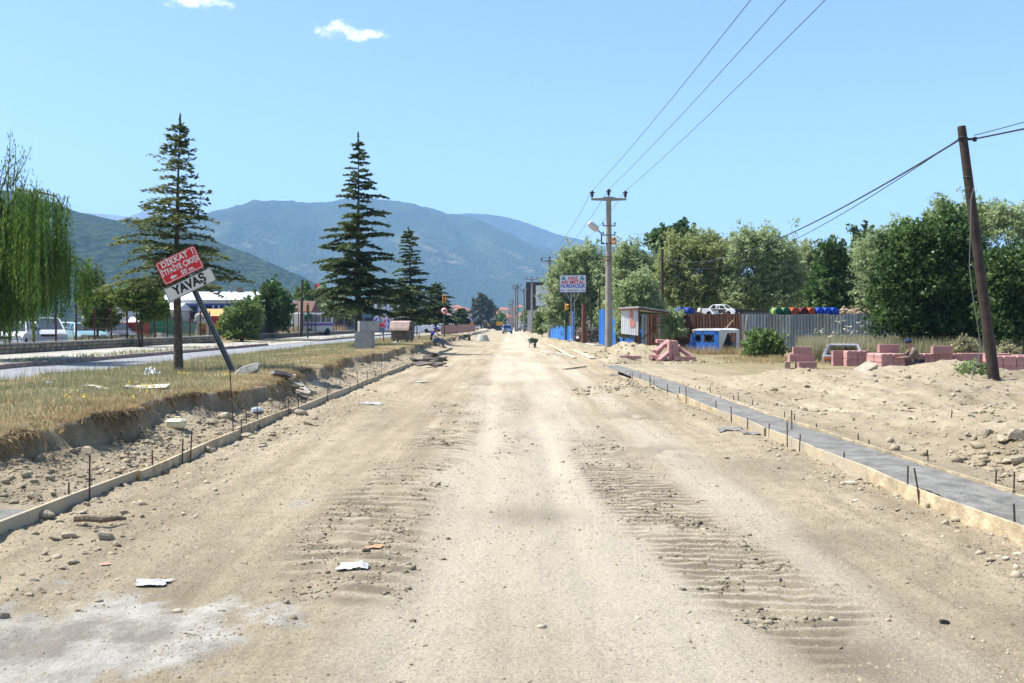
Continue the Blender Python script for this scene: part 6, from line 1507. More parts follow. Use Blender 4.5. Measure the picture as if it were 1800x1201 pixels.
# vehicles along the far road
for px, Y, rz, lab, p, k in ((736, 150, R(170), 'white van parked across the road behind the seated men', P_white, 'van'), (789, 165, R(100), 'white car behind the nearer pink kerb stacks', P_white, 'hatch'), (778, 175, R(85), 'silver car parked beside the white one behind the kerb stacks', P_silver, 'saloon'), (799, 172, R(80), 'pale blue grey car beyond the white car', P_teal, 'saloon'), (820, 200, R(175), 'silver blue car behind the far kerb stacks', P_silver, 'saloon'),
        (916, 250, R(95), 'light car parked under the turquoise sign', P_silver, 'saloon'), (882, 330, R(-90), 'white lorry cab coming down the dusty road far off', P_white, 'van'), (924, 240, R(120), 'dark car beside the third power pole', P_grey, 'saloon'), (931, 260, R(120), 'white van parked before the black clad building', P_white, 'van')):
    car('parked_car', (bx(px, Y), Y, .38 if px < 850 else .05), rz, lab, 'car', p, k)
pk = car('pickup_truck', (bx(891.5, 180), 180, 0), R(93), 'light blue pickup with its tail towards us on the dirt road', 'pickup', P_lblue, 'pickup')
# burnt out saloon among the weeds
car('wrecked_car', (bx(1482, 44.4), 44.4, ghs(bx(1484, 42), 42) - .58), R(71.5), 'stripped grey saloon without glass, tail towards us in the weeds', 'wrecked car', mat('chalky_paint', (.26, .26, .27), .6, color2=(.16, .16, .175), vscale=3), 'saloon', wheels=False, glass=False)
w_ = bpy.data.objects['wrecked_car']
tag(MB().bbox((-2.15, 0, .70), (.05, 1.36, .36), .01).build('boot_panel', mat('burnt_panel', (.05, .05, .055), .7, var=.4, vscale=5), w_), 'blackened boot panel')
MB().bbox((.1, 0, .82), (1.5, 1.3, .5), .1).build('interior', mat('dark_interior', (.05, .045, .045), .9), w_)  # dark seat block added so the glassless windows look unlit inside
for s_, c_ in ((1, (.5, .12, .03)), (-1, (.5, .12, .03))): MB().bbox((-2.19, s_ * .62, .80), (.03, .3, .09), .01).build('indicator', mat('amber_lamp', c_, .4), w_)
# white saloon shell on the scrap behind the brown fence
def shell():
    Y = 70; p = (bx(1268, Y), Y, 2.24)
    r = car('wrecked_car', p, R(-38), 'white saloon shell without its door, raised above the brown fence', 'wrecked car', mat('scrap_white', (.64, .65, .66), .5, var=.1), 'saloon', wheels=False, glass=False, scale=.60, frontlamps=False)
    MB().bbox((.5, -.79, .62), (.95, .12, .5), .02).build('open_doorway', mat('dark_interior', (.05, .045, .045), .9), r)  # solid dark box closing the gap of the missing door
    MB().bbox((2.02, 0, .62), (.3, 1.4, .42), .03).build('engine_front', M_trim, r)
    MB().bbox((0, 0, .75), (1.4, 1.2, .5), .1).build('interior', mat('dark_blue_seats', (.02, .03, .08), .9), r)
    rack(1240, 1298, Y, 2.40, 'hidden scrap platform carrying the white car shell', dep=2.2)
shell()
# wrecked lorry cab, blue behind and white in front
def cab():
    Y = 57; X = bx(1241, Y); z = ghs(X, Y) - .06; root = empty('truck_cab', (X, Y, z), R(-52), 'wrecked blue and white lorry cab dumped in the dry grass', 'wrecked cab')
    mb_, mw, md = carpaint('cab_blue', (.012, .095, .33), .45), mat('cab_white', (.60, .59, .56), .5, var=.12, vscale=3), mat('cab_inside', (.03, .028, .028), .9, var=.3)
    # local: rear wall on -Y (width along X), right side on +X, front towards +Y
    W, D, H = 1.9, 1.75, 1.42
    a = -W / 2
    rw = MB()                                   # rear wall with two openings
    for x0, x1, z0, z1 in ((0, W, 0, .72), (0, .12, .72, H - .1), (.62, .8, .72, H - .1), (1.55, W, .72, H - .1), (0, W, 1.16, H - .04)): rw.box((a + (x0 + x1) / 2, 0, (z0 + z1) / 2), (x1 - x0, .05, z1 - z0))
    rw.build('rear_wall', mb_, root)
    for cx in (.37, 1.175): 
        ring([(a + cx + .27 * math.cos(t * .52) * (1.35 if cx > 1 else .95), .94 + .24 * math.sin(t * .52)) for t in range(12)], [(a + cx + .22 * math.cos(t * .52) * (1.35 if cx > 1 else .95), .94 + .19 * math.sin(t * .52)) for t in range(12)], -.04, -.02).build('window_seal', M_trim, root)
    for x0 in (.15, 1.0, 1.45): MB().bbox((a + x0, -.03, .35), (.04, .02, .6), .008).build('rib', mb_, root)
    rf = MB().prism([(a - .02, H - .05), (a + .1, H + .03), (a + .45, H + .08), (-a - .45, H + .08), (-a - .1, H + .03), (-a + .02, H - .05), (-a - .12, H - .04), (a + .12, H - .04)], 'y', -.05, D + .05); rf.build('roof', mw, root)
    MB().prism([(-.12, H - .02), (.0, H + .02), (.0, H - .24)], 'x', a, a + .1).build('visor_flap', mw, root)
    MB().box((a, D / 2, .6), (.05, D, 1.2)).build('left_wall', mb_, root)
    fr = MB(); fr.box((0, D, .35), (W, .06, .7)); fr.build('front_panel', mw, root)
    for x in (a + .06, -a - .06): MB().box((x, D, 1.05), (.1, .09, .75)).build('front_pillar', mw, root)
    sd_ = MB(); X1 = W / 2
    sd_.prism([(0, .0), (.22, .0), (.3, .5), (.72, H - .16), (.72, H), (0, H)], 'x', X1 - .02, X1 + .03); sd_.prism([(D - .27, 0), (D, 0), (D, H), (D - .27, H)], 'x', X1 - .02, X1 + .031); sd_.prism([(.71, H - .17), (D - .26, H - .17), (D - .26, H - .01), (.71, H - .01)], 'x', X1 - .02, X1 + .029); sd_.build('door_frame', mw, root)
    sill = MB().box((X1, D / 2, .06), (.08, D, .14)); sill.build('sill', mw, root)
    MB().box((0, D / 2, .05), (W - .1, D - .1, .08)).build('floor', md, root)
    MB().bbox((-.12, D * .55, .62), (W - .5, D - .5, 1.1), .12).build('interior', md, root); MB().prism([(D - .6, 0)] + [(D - .6 + .34 * (1 - math.cos(a_)), .34 * math.sin(a_)) for a_ in (.5, 1.0, 1.57, 2.1, 2.6)] + [(D + .08, 0)], 'x', X1, X1 + .07).build('wheel_arch', mw, root)  # dark block added so the inside of the cab looks unlit
    MB().tube([(.5, D - .35, .7), (.45, D - .15, .75)], .03, 6).build('steering_column', md, root)
    MB().tube([(X1 - .3, .9, H + .04), (X1 + .35, .8, H + .55)], .03, 6).build('wooden_stick', M_plk, root)
    MB().bbox((-.1, .9, H + .06), (.9, .5, .06), .02).build('roof_hatch', M_trim, root)
    r9 = np.random.default_rng(77); q9 = np.stack([X + r9.uniform(-1.9, 2.2, 900), Y - r9.uniform(.9, 2.4, 900)], -1); grass('straw_tufts', q9, .5, .035, L_straw, 78, .4)
    # loose door leaf leaning beside it
    p = gp(1209, 56.2)
    tag(MB().prism([(0, 0), (.5, 0), (.62, .62), (.5, 1.15), (.38, 1.2), (.28, .7), (0, .6)], 'y', -.03, .03).build('cab_door', mb_, loc=p, rot=(R(-12), 0, R(20))), 'loose blue door leaning beside the wrecked cab', 'cab door')
cab()
# ------------------------------------------------------------------ pink kerbstones
M_pink = mat('pink_concrete', (.44, .235, .215), .9, var=.10, vscale=3, bump=.25, bscale=30, rand=.09)
M_pinkd = mat('dusty_pink_concrete', (.36, .21, .19), .92, var=.15, vscale=3, bump=.3, bscale=30, rand=.1)
def kerb_me(L, d, h):
    c = .045
    mb = MB(); mb.prism([(0, 0), (d, 0), (d, h - c), (d - c, h), (.006, h), (0, h - .006)], 'x', -L / 2, L / 2); me = mb.mesh('kerbstone'); me.materials.append(M_pink); return me
K1 = kerb_me(.7, .2, .28)
K2 = kerb_me(.95, .26, .15)
def kst(loc, rot, lab, grp, me=K1, m=None):
    o = bpy.data.objects.new('kerbstone', me); col.objects.link(o); o.location = loc; o.rotation_euler = rot
    if m: o.material_slots[0].link = 'OBJECT'; o.material_slots[0].material = m
    return tag(o, lab, 'kerbstone', grp)
def pallet(px, Y, nx, ny, nz, lab, grp, rz=0.0, z=None, skip=(), top=0, ends=False, me=None):
    """stack of kerbs: nx wide, ny deep, nz layers"""
    X = bx(px, Y); z = ghs(X, Y) - .02 if z is None else z; c, s = math.cos(rz), math.sin(rz); rr = random.Random(int(px))
    L, d, h = .7, .205, .282
    for k in range(nz):
        for i in range(nx):
            for j in range(ny):
                if (i, j, k) in skip: continue
                if ends: u, v, a = (i - nx / 2) * d, (j - ny / 2) * (L + .01), rz + math.pi / 2
                else: u, v, a = (i - nx / 2 + .5) * (L + .012), (j - ny / 2) * d, rz
                u += rr.uniform(-.012, .012); v += rr.uniform(-.012, .012)
                kst((X + u * c - v * s, Y + u * s + v * c, z + k * h), (0, 0, a + rr.uniform(-.015, .015)), lab, grp)
    for k in range(top):
        kst((X + rr.uniform(-.2, .2), Y - .1, z + nz * h), (0, 0, rz + rr.uniform(-.1, .1)), lab, grp)
PL = 'pink kerbstone of the stack '
pallet(1506, 37, 4, 1, 2, PL + 'in front of the stripped grey saloon', 'kerbstone stack before the wrecked saloon', .0, .16, ends=True)
for k_ in range(2): kst((bx(1481, 36.7), 36.7, .16 + .285 * k_), (0, 0, .05), PL + 'in front of the stripped grey saloon', 'kerbstone stack before the wrecked saloon')
pallet(1417, 38, 1, 2, 1, PL + 'standing lowest and apart before the green bush', 'small kerbstone stack', .1, -.02)
for q in ((1405, .27), (1418, .27)): kst((bx(q[0], 38), 38.1, q[1]), (0, 0, .12), PL + 'standing lowest and apart before the green bush', 'small kerbstone stack')
kst((bx(1412, 38), 38.1, .55), (0, 0, -.05), 'single pink kerbstone topping the small low stack', None)
kst((bx(1388, 38), 37.9, .0), (0, 0, 1.3), 'pale kerbstone stub at the foot of the small low stack', None, m=M_pinkd)
pallet(1560, 35, 4, 2, 2, PL + 'nearest to the kneeling worker, loosely topped', 'kerbstone stack by the worker', .0, .12, ends=True)
pallet(1583, 34.6, 1, 2, 2, PL + 'nearest to the kneeling worker, loosely topped', 'kerbstone stack by the worker', .05, .12)
kst((bx(1567, 35), 35.2, .70), (0, 0, .04), 'pink kerbstone lying alone on top of the stack by the worker', None)
pallet(1632, 35.5, 5, 1, 2, PL + 'just behind the kneeling worker', 'kerbstone stack behind the worker', .05, .10, ends=True)
pallet(1672, 35, 2, 2, 2, PL + 'hidden behind the crest of the spoil heap', 'kerbstone stack behind the heap', -.03, .10)
kst((bx(1660, 34.5), 34.6, .66), (0, 0, .05), 'pink kerbstone lying crosswise above the heap crest', None)
pallet(1720, 35, 2, 2, 2, PL + 'seen against the hanging cable', 'kerbstone stack at the hanging cable', .04, .12)
pallet(1752, 34, 1, 3, 2, PL + 'cut by the foot of the wooden pole', 'kerbstone stack at the wooden pole', .02, .14)
pallet(1790, 31, 8, 1, 2, PL + 'outermost, beyond the wooden pole', 'outermost kerbstone stack', .0, .16, ends=True)
pallet(1822, 32, 2, 2, 2, PL + 'outermost, beyond the wooden pole', 'outermost kerbstone stack', .0, .16)
# the tumbled heap in front of the lean-to
def heap():
    Y = 45.5; g = 'tumbled kerbstones before the lean-to'; la = 'pink kerbstone lying in the tumbled heap before the lean-to'
    def h(px, py, rot, lab=la, grp=g, dy=0, me=K2, m=None):
        p = at(px, py, Y + dy); p.z = max(p.z, ghs(p.x, p.y) + .02); kst(tuple(p), rot, lab, grp, me, m)
    kst((bx(1176, Y), Y, ghs(bx(1176, Y), Y) + .42), (0, R(90), R(10)), 'upright wide pink kerbstone standing in the tumbled heap', None, K2)
    kst((bx(1192.5, Y), Y, ghs(bx(1192, Y), Y) + .42), (0, R(90), R(95)), 'narrow upright kerbstone standing edge on in the heap', None, K2, M_pinkd)
    for px, py, rot, dy in ((1160, 622, (.3, R(-50), .3), .5), (1168, 612, (.2, R(-30), .6), .6), (1163, 632, (0, .05, .25), .2), (1172, 604, (.1, .06, .1), .9), (1178, 626, (0, R(-20), -.2), .5), (1185, 622, (.4, R(-38), .4), .4), (1199, 621, (.2, R(35), -.3), .5), (1206, 633, (0, 0, .05), -.1), (1158, 631, (0, .1, -.5), .0), (1182, 632, (0, -.3, .4), .2)): h(px, py, rot, dy=dy)
    h(1172, 629, (0, R(-25), .8), dy=-.1)
heap()
kst((bx(1109, 44), 44.2, ghs(bx(1109, 44), 44.2)), (0, 0, .05), 'single pink kerbstone lying by itself before the heap', None, K2)
# stacks on the far bank by the seated men
i = 0
for px, Y, lab in ((784, 116, 'first dark pink kerb stack beside the signal post'), (797, 124, 'second kerb stack, next one beyond the signal post'), (808, 134, 'third kerb stack along the bank'), (820, 146, 'fourth kerb stack, near the blue road sign'), (829, 158, 'last kerb stack at the blue road sign')):
    X = bx(px, Y); z = ghs(X, Y)
    for k in range(4):
        for j in range(3):
            o = kst((X + .0, Y + j * .27 - .3, z + k * .29), (0, 0, .0), 'pink kerbstone in the ' + lab, lab, K1, M_pinkd); o.scale.x = 1.6
pallet(946, 200, 5, 1, 2, 'pink kerbstone in the far stack beyond the power poles', 'far kerbstone stack on the dirt side', 0, .0)

# ------------------------------------------------------------------ concrete boxes and rubbish bin on the bank
M_box = mat('precast_concrete', (.30, .30, .295), .85, var=.16, vscale=2.2, bump=.25, bscale=25)
def cbox(loc, rz, L, W, H, lab):
    root = empty('concrete_box', loc, rz, lab, 'concrete box'); t = .07
    b = MB()
    for sgn in (-1, 1): b.bbox((0, sgn * (W / 2 - t / 2), H / 2), (L, t, H), .012); b.bbox((sgn * (L / 2 - t / 2), 0, H / 2), (t, W - 2 * t - .004, H - .002), .01)
    b.bbox((0, 0, H - t / 2), (L - 2 * t - .004, W - 2 * t - .004, t), .004); b.build('shell', M_box, root)
    ring([(u * L, v * H + H / 2) for u, v in ((.5, .5), (-.5, .5), (-.5, -.5), (.5, -.5))], [(u * (L - .08), v * (H - .08) + H / 2) for u, v in ((.5, .5), (-.5, .5), (-.5, -.5), (.5, -.5))], -W / 2 - .008, -W / 2 + .002).build('rim', M_box, root)
    return root
Yb = 48.5; xb_ = bx(641.5, Yb); zb_ = ghs(xb_, Yb)
cbox((xb_, Yb, zb_ - .05), R(-4), .80, .8, .92, 'lower grey concrete box standing on the grassy bank')
cbox((bx(647, Yb), Yb, zb_ + .872), R(16), .92, .75, .50, 'upper concrete box set askew on the lower one')
def dumpster():
    Y = 65; X = bx(708, Y); z = ghs(X, Y); root = empty('rubbish_bin', (X, Y, z), R(-14), 'open wheeled metal rubbish bin with a dusty pink lid', 'rubbish bin')
    mg = mat('dirty_galvanised', (.115, .105, .095), .75, metal=.2, var=.35, vscale=3); ml = mat('faded_pink_lid', (.40, .29, .25), .75, var=.2, vscale=3)
    b = MB(); b.prism([(-.5, .16), (.5, .16), (.62, 1.02), (-.62, 1.02)], 'x', -.60, .60); b.build('body', mg, root)
    for x in (-.4, 0, .4): MB().prism([(-.52, .2), (-.5, .2), (-.62, 1.0), (-.64, 1.0)], 'x', x - .03, x + .03).build('rib', mg, root)
    for s in (-1, 1): MB().bbox((s * .66, 0, .85), (.1, .3, .12), .02).build('lifting_lug', mg, root)
    for x in (-.48, .48):
        for y in (-.36, .36): MB().lathe([(.03, -.03), (.09, -.03), (.09, .03), (.03, .03)], (x, y, .09), 10, 'x').build('caster', M_tyre, root)
    # lid: rounded and hinged open, its slope towards the road
    L = MB(); pr = [(-.74, .78), (-.70, .92), (-.50, 1.30), (-.42, 1.36), (-.28, 1.40), (.1, 1.32), (.1, 1.29), (-.28, 1.36), (-.40, 1.32), (-.47, 1.27), (-.66, .90), (-.70, .77)]
    L.prism(pr, 'x', -.68, .66); lid = L.build('lid', ml, root)
    for zz in (.98, 1.12): MB().box((0, -.62 + (zz - .98) * .5, zz + .03), (1.1, .02, .03), (R(30), 0, 0)).build('lid_rib', ml, lid)
    for s in (-1, 1): MB().prism([(-.6, 1.0), (.6, 1.0), (.2, 1.38), (-.3, 1.34)], 'x', s * .62 - .015, s * .62 + .015).build('side_plate', mg, root)
dumpster()
# litter bags under the bin
crumple(694, 604, 7, 'white litter bag at the near corner of the rubbish bin', 'litter bag', M_bag, 'litter_bag', .7, .45, 21, 1)
crumple(713, 602, 6, 'pale litter bag under the rubbish bin', 'litter bag', M_bag, 'litter_bag', .9, .45, 22, 1)
# concrete cone on the road
def cone():
    Y = 99; X = bx(849, Y); root = empty('manhole_cone', (X, Y, ghs(X, Y) - .03), 0, 'pale precast manhole cone standing on the road', 'manhole cone')
    m = mat('pale_precast', (.44, .42, .37), .9, var=.15, vscale=2)
    MB().lathe([(.64, 0), (.64, .12), (.42, .62), (.40, .66), (.30, .66), (.30, .58), (.001, .5)], (0, 0, 0), 20).build('cone', m, root)
    MB().lathe([(.665, .0), (.665, .10), (.645, .11)], (0, 0, 0), 20).build('rim', m, root)
cone()
# wheelbarrows
def barrow(px, Y, rz, lab, load):
    X = bx(px, Y); root = empty('wheelbarrow', (X, Y, ghs(X, Y)), rz, lab, 'wheelbarrow'); mg = mat('barrow_green', (.03, .085, .055), .5, var=.2); st = mat('barrow_steel', (.03, .035, .03), .6)
    # tray: open box flaring upwards, wheel at -y
    o = [(-.33, -.42), (.33, -.42), (.33, .40), (-.33, .40)]; i_ = [(-.22, -.26), (.22, -.26), (.22, .28), (-.22, .28)]
    V = [(x, y, .62) for x, y in o] + [(x, y, .34) for x, y in i_] + [(x * .94, y * .94, .615) for x, y in o] + [(x * .94, y * .94, .37) for x, y in i_]
    F = [(0, 4, 5, 1), (1, 5, 6, 2), (2, 6, 7, 3), (3, 7, 4, 0), (4, 7, 6, 5), (8, 9, 13, 12), (9, 10, 14, 13), (10, 11, 15, 14), (11, 8, 12, 15), (12, 13, 14, 15), (0, 1, 9, 8), (1, 2, 10, 9), (2, 3, 11, 10), (3, 0, 8, 11)]
    MB().add(V, F).build('tray', mg, root)
    for s in (-1, 1):
        MB().tube([(s * .05, -.62, .2), (s * .16, -.2, .30), (s * .24, .3, .34), (s * .27, .9, .62)], .018, 6).build('handle', st, root)
        MB().tube([(s * .22, .26, .32), (s * .27, .34, 0), (s * .18, .34, 0)], .016, 6).build('leg', st, root)
    wl = MB().lathe([(.12, -.05), (.19, -.045), (.2, 0), (.19, .045), (.12, .05)], (0, -.62, .2), 14, 'x').build('wheel', M_tyre, root); MB().lathe([(.001, -.035), (.12, -.035), (.12, .035), (.001, .035)], (0, -.62, .2), 12, 'x').build('rim', st, wl)
    if load:
        rr = random.Random(3)
        for k in range(9):
            q = link_mesh('stone', RM[k], None, None, (X + rr.uniform(-.2, .2), Y + rr.uniform(-.25, .25), ghs(X, Y) + .62 + rr.uniform(0, .07))); q.scale = (.2, .2, .2)
            tag(q, 'rubble lump heaped in the loaded green wheelbarrow', 'stone', 'load of the wheelbarrow')
barrow(937.5, 72, R(8), 'green wheelbarrow loaded with rubble standing on the road', True)
barrow(821, 100, R(160), 'dark wheelbarrow standing at the far end of the trench boards', False)

# ------------------------------------------------------------------ wall and post fence on the left
M_wall = mat('rubble_wall', (.20, .165, .125), .95, color2=(.10, .088, .075), vscale=2.4, bump=.9, bscale=5)
M_cap = mat('wall_cap', (.34, .31, .26), .9, var=.2, vscale=2, bump=.3)
M_post = mat('maroon_post', (.10, .025, .025), .7, var=.2)
M_wmesh = mat('fence_wire', (.08, .06, .06), .7)
def wall_fence(y0, y1, label, wl, step=2.2, hpost=1.75, tarp=None):
    x = -21.8; z = .42; root = empty('stone_wall', (x, y0, z), 0, wl, 'wall'); L = y1 - y0
    # stones: irregular blocks laid in two courses, the nearest stretch one by one
    rr = random.Random(int(y0)); n = 0
    core = MB().box((-.02, L / 2, .19), (.3, L, .42)).build('core', M_wall, root)
    if y0 < 60:
        yy = 0.0
        while yy < L:
            s = rr.uniform(.35, .7)
            for c in range(2):
                st = MB().bbox((0, s / 2, .09), (.10, s - .03, .17), .03).build('stone', mat('wall_stone', (.22, .18, .135), .95, var=.35, vscale=5, bump=.8, bscale=12, rand=.3), root, (.13 + rr.uniform(-.015, .02), yy + (s * .5 if c else 0) * .4, .0 + c * .19))
            yy += s
    seg = MB(); yy = 0
    while yy < L:
        s = min(3.0, L - yy); MB().bbox((0, s / 2, .02), (.42, s - .012, .09), .015).build('coping', M_cap, root, (rr.uniform(-.01, .01), yy, .40 + rr.uniform(-.008, .008)), (0, rr.uniform(-.02, .02), 0)); yy += s
    fr = empty('wire_fence', (x, y0, z + .46), 0, label, 'fence')
    pm = MB().box((0, 0, hpost / 2), (.07, .07, hpost)).mesh('post'); pm.materials.append(M_post)
    k = int(L / step)
    for i in range(k + 1): link_mesh('post', pm, None, fr, (0, i * step, 0), (rr.uniform(-.03, .03), rr.uniform(-.025, .025), 0))
    wb = MB()
    for zz in (.15, .6, 1.1, hpost - .06): wb.tube([(0, i * step, zz + rr.uniform(-.02, .02)) for i in range(k + 1)], .011, 4, cap=False)
    q = 0
    while q < min(L, 40): wb.tube([(0, q, .1), (0, q, hpost - .05)], .0035, 3, cap=False); q += .16
    tag(wb.build('wire_mesh', M_wmesh, fr), kind='stuff')
    if tarp: MB().bbox((-.06, tarp[0] + tarp[1] / 2, hpost * .5), (.03, tarp[1], hpost * .98), .01).build('tarpaulin', mat('dark_tarpaulin', (.045, .055, .05), .8, var=.3), fr); MB().bbox((.05, -.15, 1.0), (.02, .6, 1.05), .005).build('notice', mat('pink_notice', (.6, .48, .52), .7), fr, (0, 2.6, .2))
wall_fence(30.0, 73.5, 'maroon post and wire fence on the wall before the parked cars', 'low dark stone wall with a concrete coping behind the willow')
wall_fence(84.0, 140.0, 'maroon post fence with a dark tarpaulin beyond the driveway', 'low wall beyond the driveway with dry grass behind', tarp=(1.2, 7.5), hpost=2.0)
grass('dry_grass', np.stack([-22.6 - np.random.default_rng(5).random(5000) * 5, 88 + 50 * np.random.default_rng(6).random(5000)], -1), 1.2, .09, L_straw, 401, .3)
grass('yard_weeds', np.stack([-22.3 - np.random.default_rng(7).random(2600) * 3, 52 + 24 * np.random.default_rng(8).random(2600)], -1), .7, .06, L_weed, 402, .4)

# ------------------------------------------------------------------ yard machinery on the left
M_ground_y = mat('bin_green', (.05, .20, .09), .6, var=.2)
def tank():
    Y = 72; p = yard(262, Y); root = empty('water_tank', p, R(25), 'white lying cylinder tank among the yard machinery', 'tank')
    MB().lathe([(.001, -1.5), (.5, -1.45), (.75, -1.25), (.78, 1.25), (.5, 1.45), (.001, 1.5)], (0, 0, 1.05), 20, 'x').build('shell', P_white, root)
    for x in (-.8, .8): MB().box((x, 0, .22), (.2, 1.1, .45)).build('cradle', M_rust, root)
    MB().lathe([(.2, 1.8), (.2, 1.95), (.001, 1.96)], (0, 0, 0), 10).build('hatch', P_silver, root)
tank()
def skip(px, Y, rz, lab, m, s=1.0):
    root = empty('skip_container', yard(px, Y), rz, lab, 'container'); root.scale = (s, s, s)
    MB().prism([(-.9, .15), (.9, .15), (1.25, 1.7), (-1.25, 1.7)], 'y', -.7, .7).build('body', m, root)
    for x in (-.6, 0, .6): MB().prism([(x - .05, .2), (x + .05, .2), (x * 1.3 + .05, 1.68), (x * 1.3 - .05, 1.68)], 'y', -.74, -.70).build('rib', m, root)
    MB().box((0, -.7, 1.7), (2.5, .1, .09)).build('rim', M_galv, root); MB().box((0, 0, .08), (1.5, 1.2, .16)).build('skid', M_rust, root)
skip(283, 68, R(40), 'green metal refuse container tipped beside the white tank', M_ground_y)
skip(320, 74, R(20), 'pale green refuse container in the middle of the yard', mat('pale_green', (.16, .28, .19), .6, var=.2), .85)
skip(336, 82, R(70), 'grey refuse container before the dark shed doors', mat('bin_grey', (.20, .22, .22), .6, var=.25), 1.0)
def loaderbucket():
    root = empty('machine_bucket', yard(298, 66), R(30), 'light grey digger bucket lying behind the wire fence', 'bucket')
    MB().prism([(-.6, 0), (.5, 0), (.75, .35), (.6, .42), (.35, .15), (-.3, .15), (-.5, .7), (-.7, .7)], 'y', -.7, .7).build('shell', mat('bucket_grey', (.42, .43, .44), .6, var=.2), root)
    for s in (-1, 1): MB().prism([(-.6, 0), (.5, 0), (.75, .35), (-.5, .7)], 'y', s * .7 - .02, s * .7 + .02).build('side_plate', mat('bucket_grey', (.42, .43, .44), .6, var=.2), root)
loaderbucket()
def machine():
    root = empty('grey_machine', yard(296, 76), R(10), 'grey hopper machine with an arm, behind the cedar trunk', 'machine'); m = mat('machine_grey', (.22, .23, .22), .7, var=.3)
    MB().bbox((0, 0, .7), (1.6, 1.2, 1.1), .05).build('body', m, root); MB().prism([(-.7, 1.25), (.7, 1.25), (.95, 1.9), (-.95, 1.9)], 'y', -.6, .6).build('hopper', mat('hopper_green', (.17, .22, .18), .7, var=.2), root)
    MB().tube([(-.9, -.5, .2), (-.9, -.5, 1.4), (-.4, -.7, 2.0), (.4, -.8, 2.0)], .08, 6).build('arm', m, root)
    for x in (-.5, .5): MB().lathe([(.1, -.1), (.3, -.1), (.3, .1), (.1, .1)], (x, -.6, .3), 12, 'y').build('wheel', M_tyre, root)
machine()
def pump():
    root = empty('beige_machine', yard(357, 80), R(0), 'beige cast machine frame in front of the refuse lorry', 'machine'); m = mat('machine_beige', (.46, .43, .38), .7, var=.15)
    for x in (-.45, .45): MB().bbox((x, 0, .7), (.26, .5, 1.4), .04).build('leg', m, root)
    MB().bbox((0, 0, 1.5), (1.3, .55, .35), .06).build('beam', m, root); MB().lathe([(.25, -.2), (.32, -.1), (.32, .1), (.25, .2)], (-.3, -.1, 1.85), 12, 'y').build('wheel', m, root); MB().bbox((.3, 0, 1.9), (.5, .4, .5), .05).build('head', m, root); MB().bbox((0, 0, .12), (1.4, .7, .2), .03).build('base', m, root)
pump()
def garbage_truck():
    Y = 84; root = empty('refuse_lorry', yard(397, Y), R(76), 'red and yellow rear of a refuse lorry beside the round shrub', 'lorry')
    my, mr = mat('lorry_yellow', (.48, .24, .02), .6, var=.2), mat('lorry_red', (.38, .03, .045), .5, var=.1)
    # local x = forward; tail towards -x
    MB().prism([(-2.2, .55), (-.8, .55), (-.8, 2.55), (-1.6, 2.55), (-2.45, 1.7), (-2.5, .9)], 'y', -1.1, 1.1).build('tailgate', my, root)
    MB().prism([(-2.1, .8), (-1.2, .8), (-1.0, 2.3), (-1.55, 2.4), (-2.25, 1.7)], 'y', 1.1, 1.13).build('side_plate', mr, root)
    MB().box((-2.42, 0, 1.35), (.1, 1.9, 1.2), (0, -.1, 0)).build('hopper_door', mr, root)
    MB().bbox((1.0, 0, 1.6), (3.5, 2.2, 1.9), .06).build('body', my, root); MB().bbox((3.6, 0, 1.35), (1.5, 2.1, 1.9), .08).build('cab', P_white, root)
    MB().box((.8, 0, .5), (6, 1.0, .2)).build('chassis', M_trim, root)
    for x in (-1.0, .1, 3.5):
        for s in (-1, 1): MB().lathe([(.2, -.15), (.46, -.15), (.48, 0), (.46, .15), (.2, .15)], (x, s * .95, .48), 14, 'y').build('wheel', M_tyre, root)
garbage_truck()
def trailer():
    Y = 66; root = empty('red_trailer', yard(208, Y), R(-12), 'red box trailer half hidden behind the fruit trees', 'trailer'); m = mat('trailer_red', (.40, .06, .03), .55, var=.15)
    MB().bbox((0, 0, .95), (3.6, 1.7, .95), .04).build('body', m, root); MB().box((-.2, -.87, 1.15), (2.2, .02, .25)).build('white_stripe', M_letter, root)
    for x in (-.9, .9): MB().lathe([(.15, -.1), (.38, -.1), (.38, .1), (.15, .1)], (x, -.75, .4), 14, 'y').build('wheel', M_tyre, root)
    MB().tube([(1.8, 0, .5), (2.7, 0, .45)], .05, 6).build('drawbar', M_rust, root)
trailer()
def bus(px, Y, rz, lab, m, L=8.0, stripe=None):
    root = empty('minibus', yard(px, Y), rz, lab, 'bus')
    MB().bbox((0, 0, 1.45), (L, 2.1, 2.2), .12).build('body', m, root)
    for s in (-1, 1):
        for k in range(5): MB().box((-L * .36 + k * L * .175, s * 1.055, 1.9), (L * .15, .02, .75)).build('side_window', M_glass, root)
    MB().box((L / 2 + .005, 0, 1.85), (.02, 1.8, .95)).build('windscreen', M_glass, root)
    if stripe: MB().box((0, -1.07, 1.25), (L * .98, .02, .3)).build('stripe', stripe, root)
    for x in (-L * .28, L * .3):
        for s in (-1, 1): MB().lathe([(.2, -.12), (.42, -.12), (.42, .12), (.2, .12)], (x, s * .95, .42), 14, 'y').build('wheel', M_tyre, root)
bus(546, 112, R(62), 'white minibus with a purple band parked behind the dry grass', mat('dusty_white', (.46, .44, .41), .6), 5.6, mat('band_purple', (.12, .06, .25), .5))

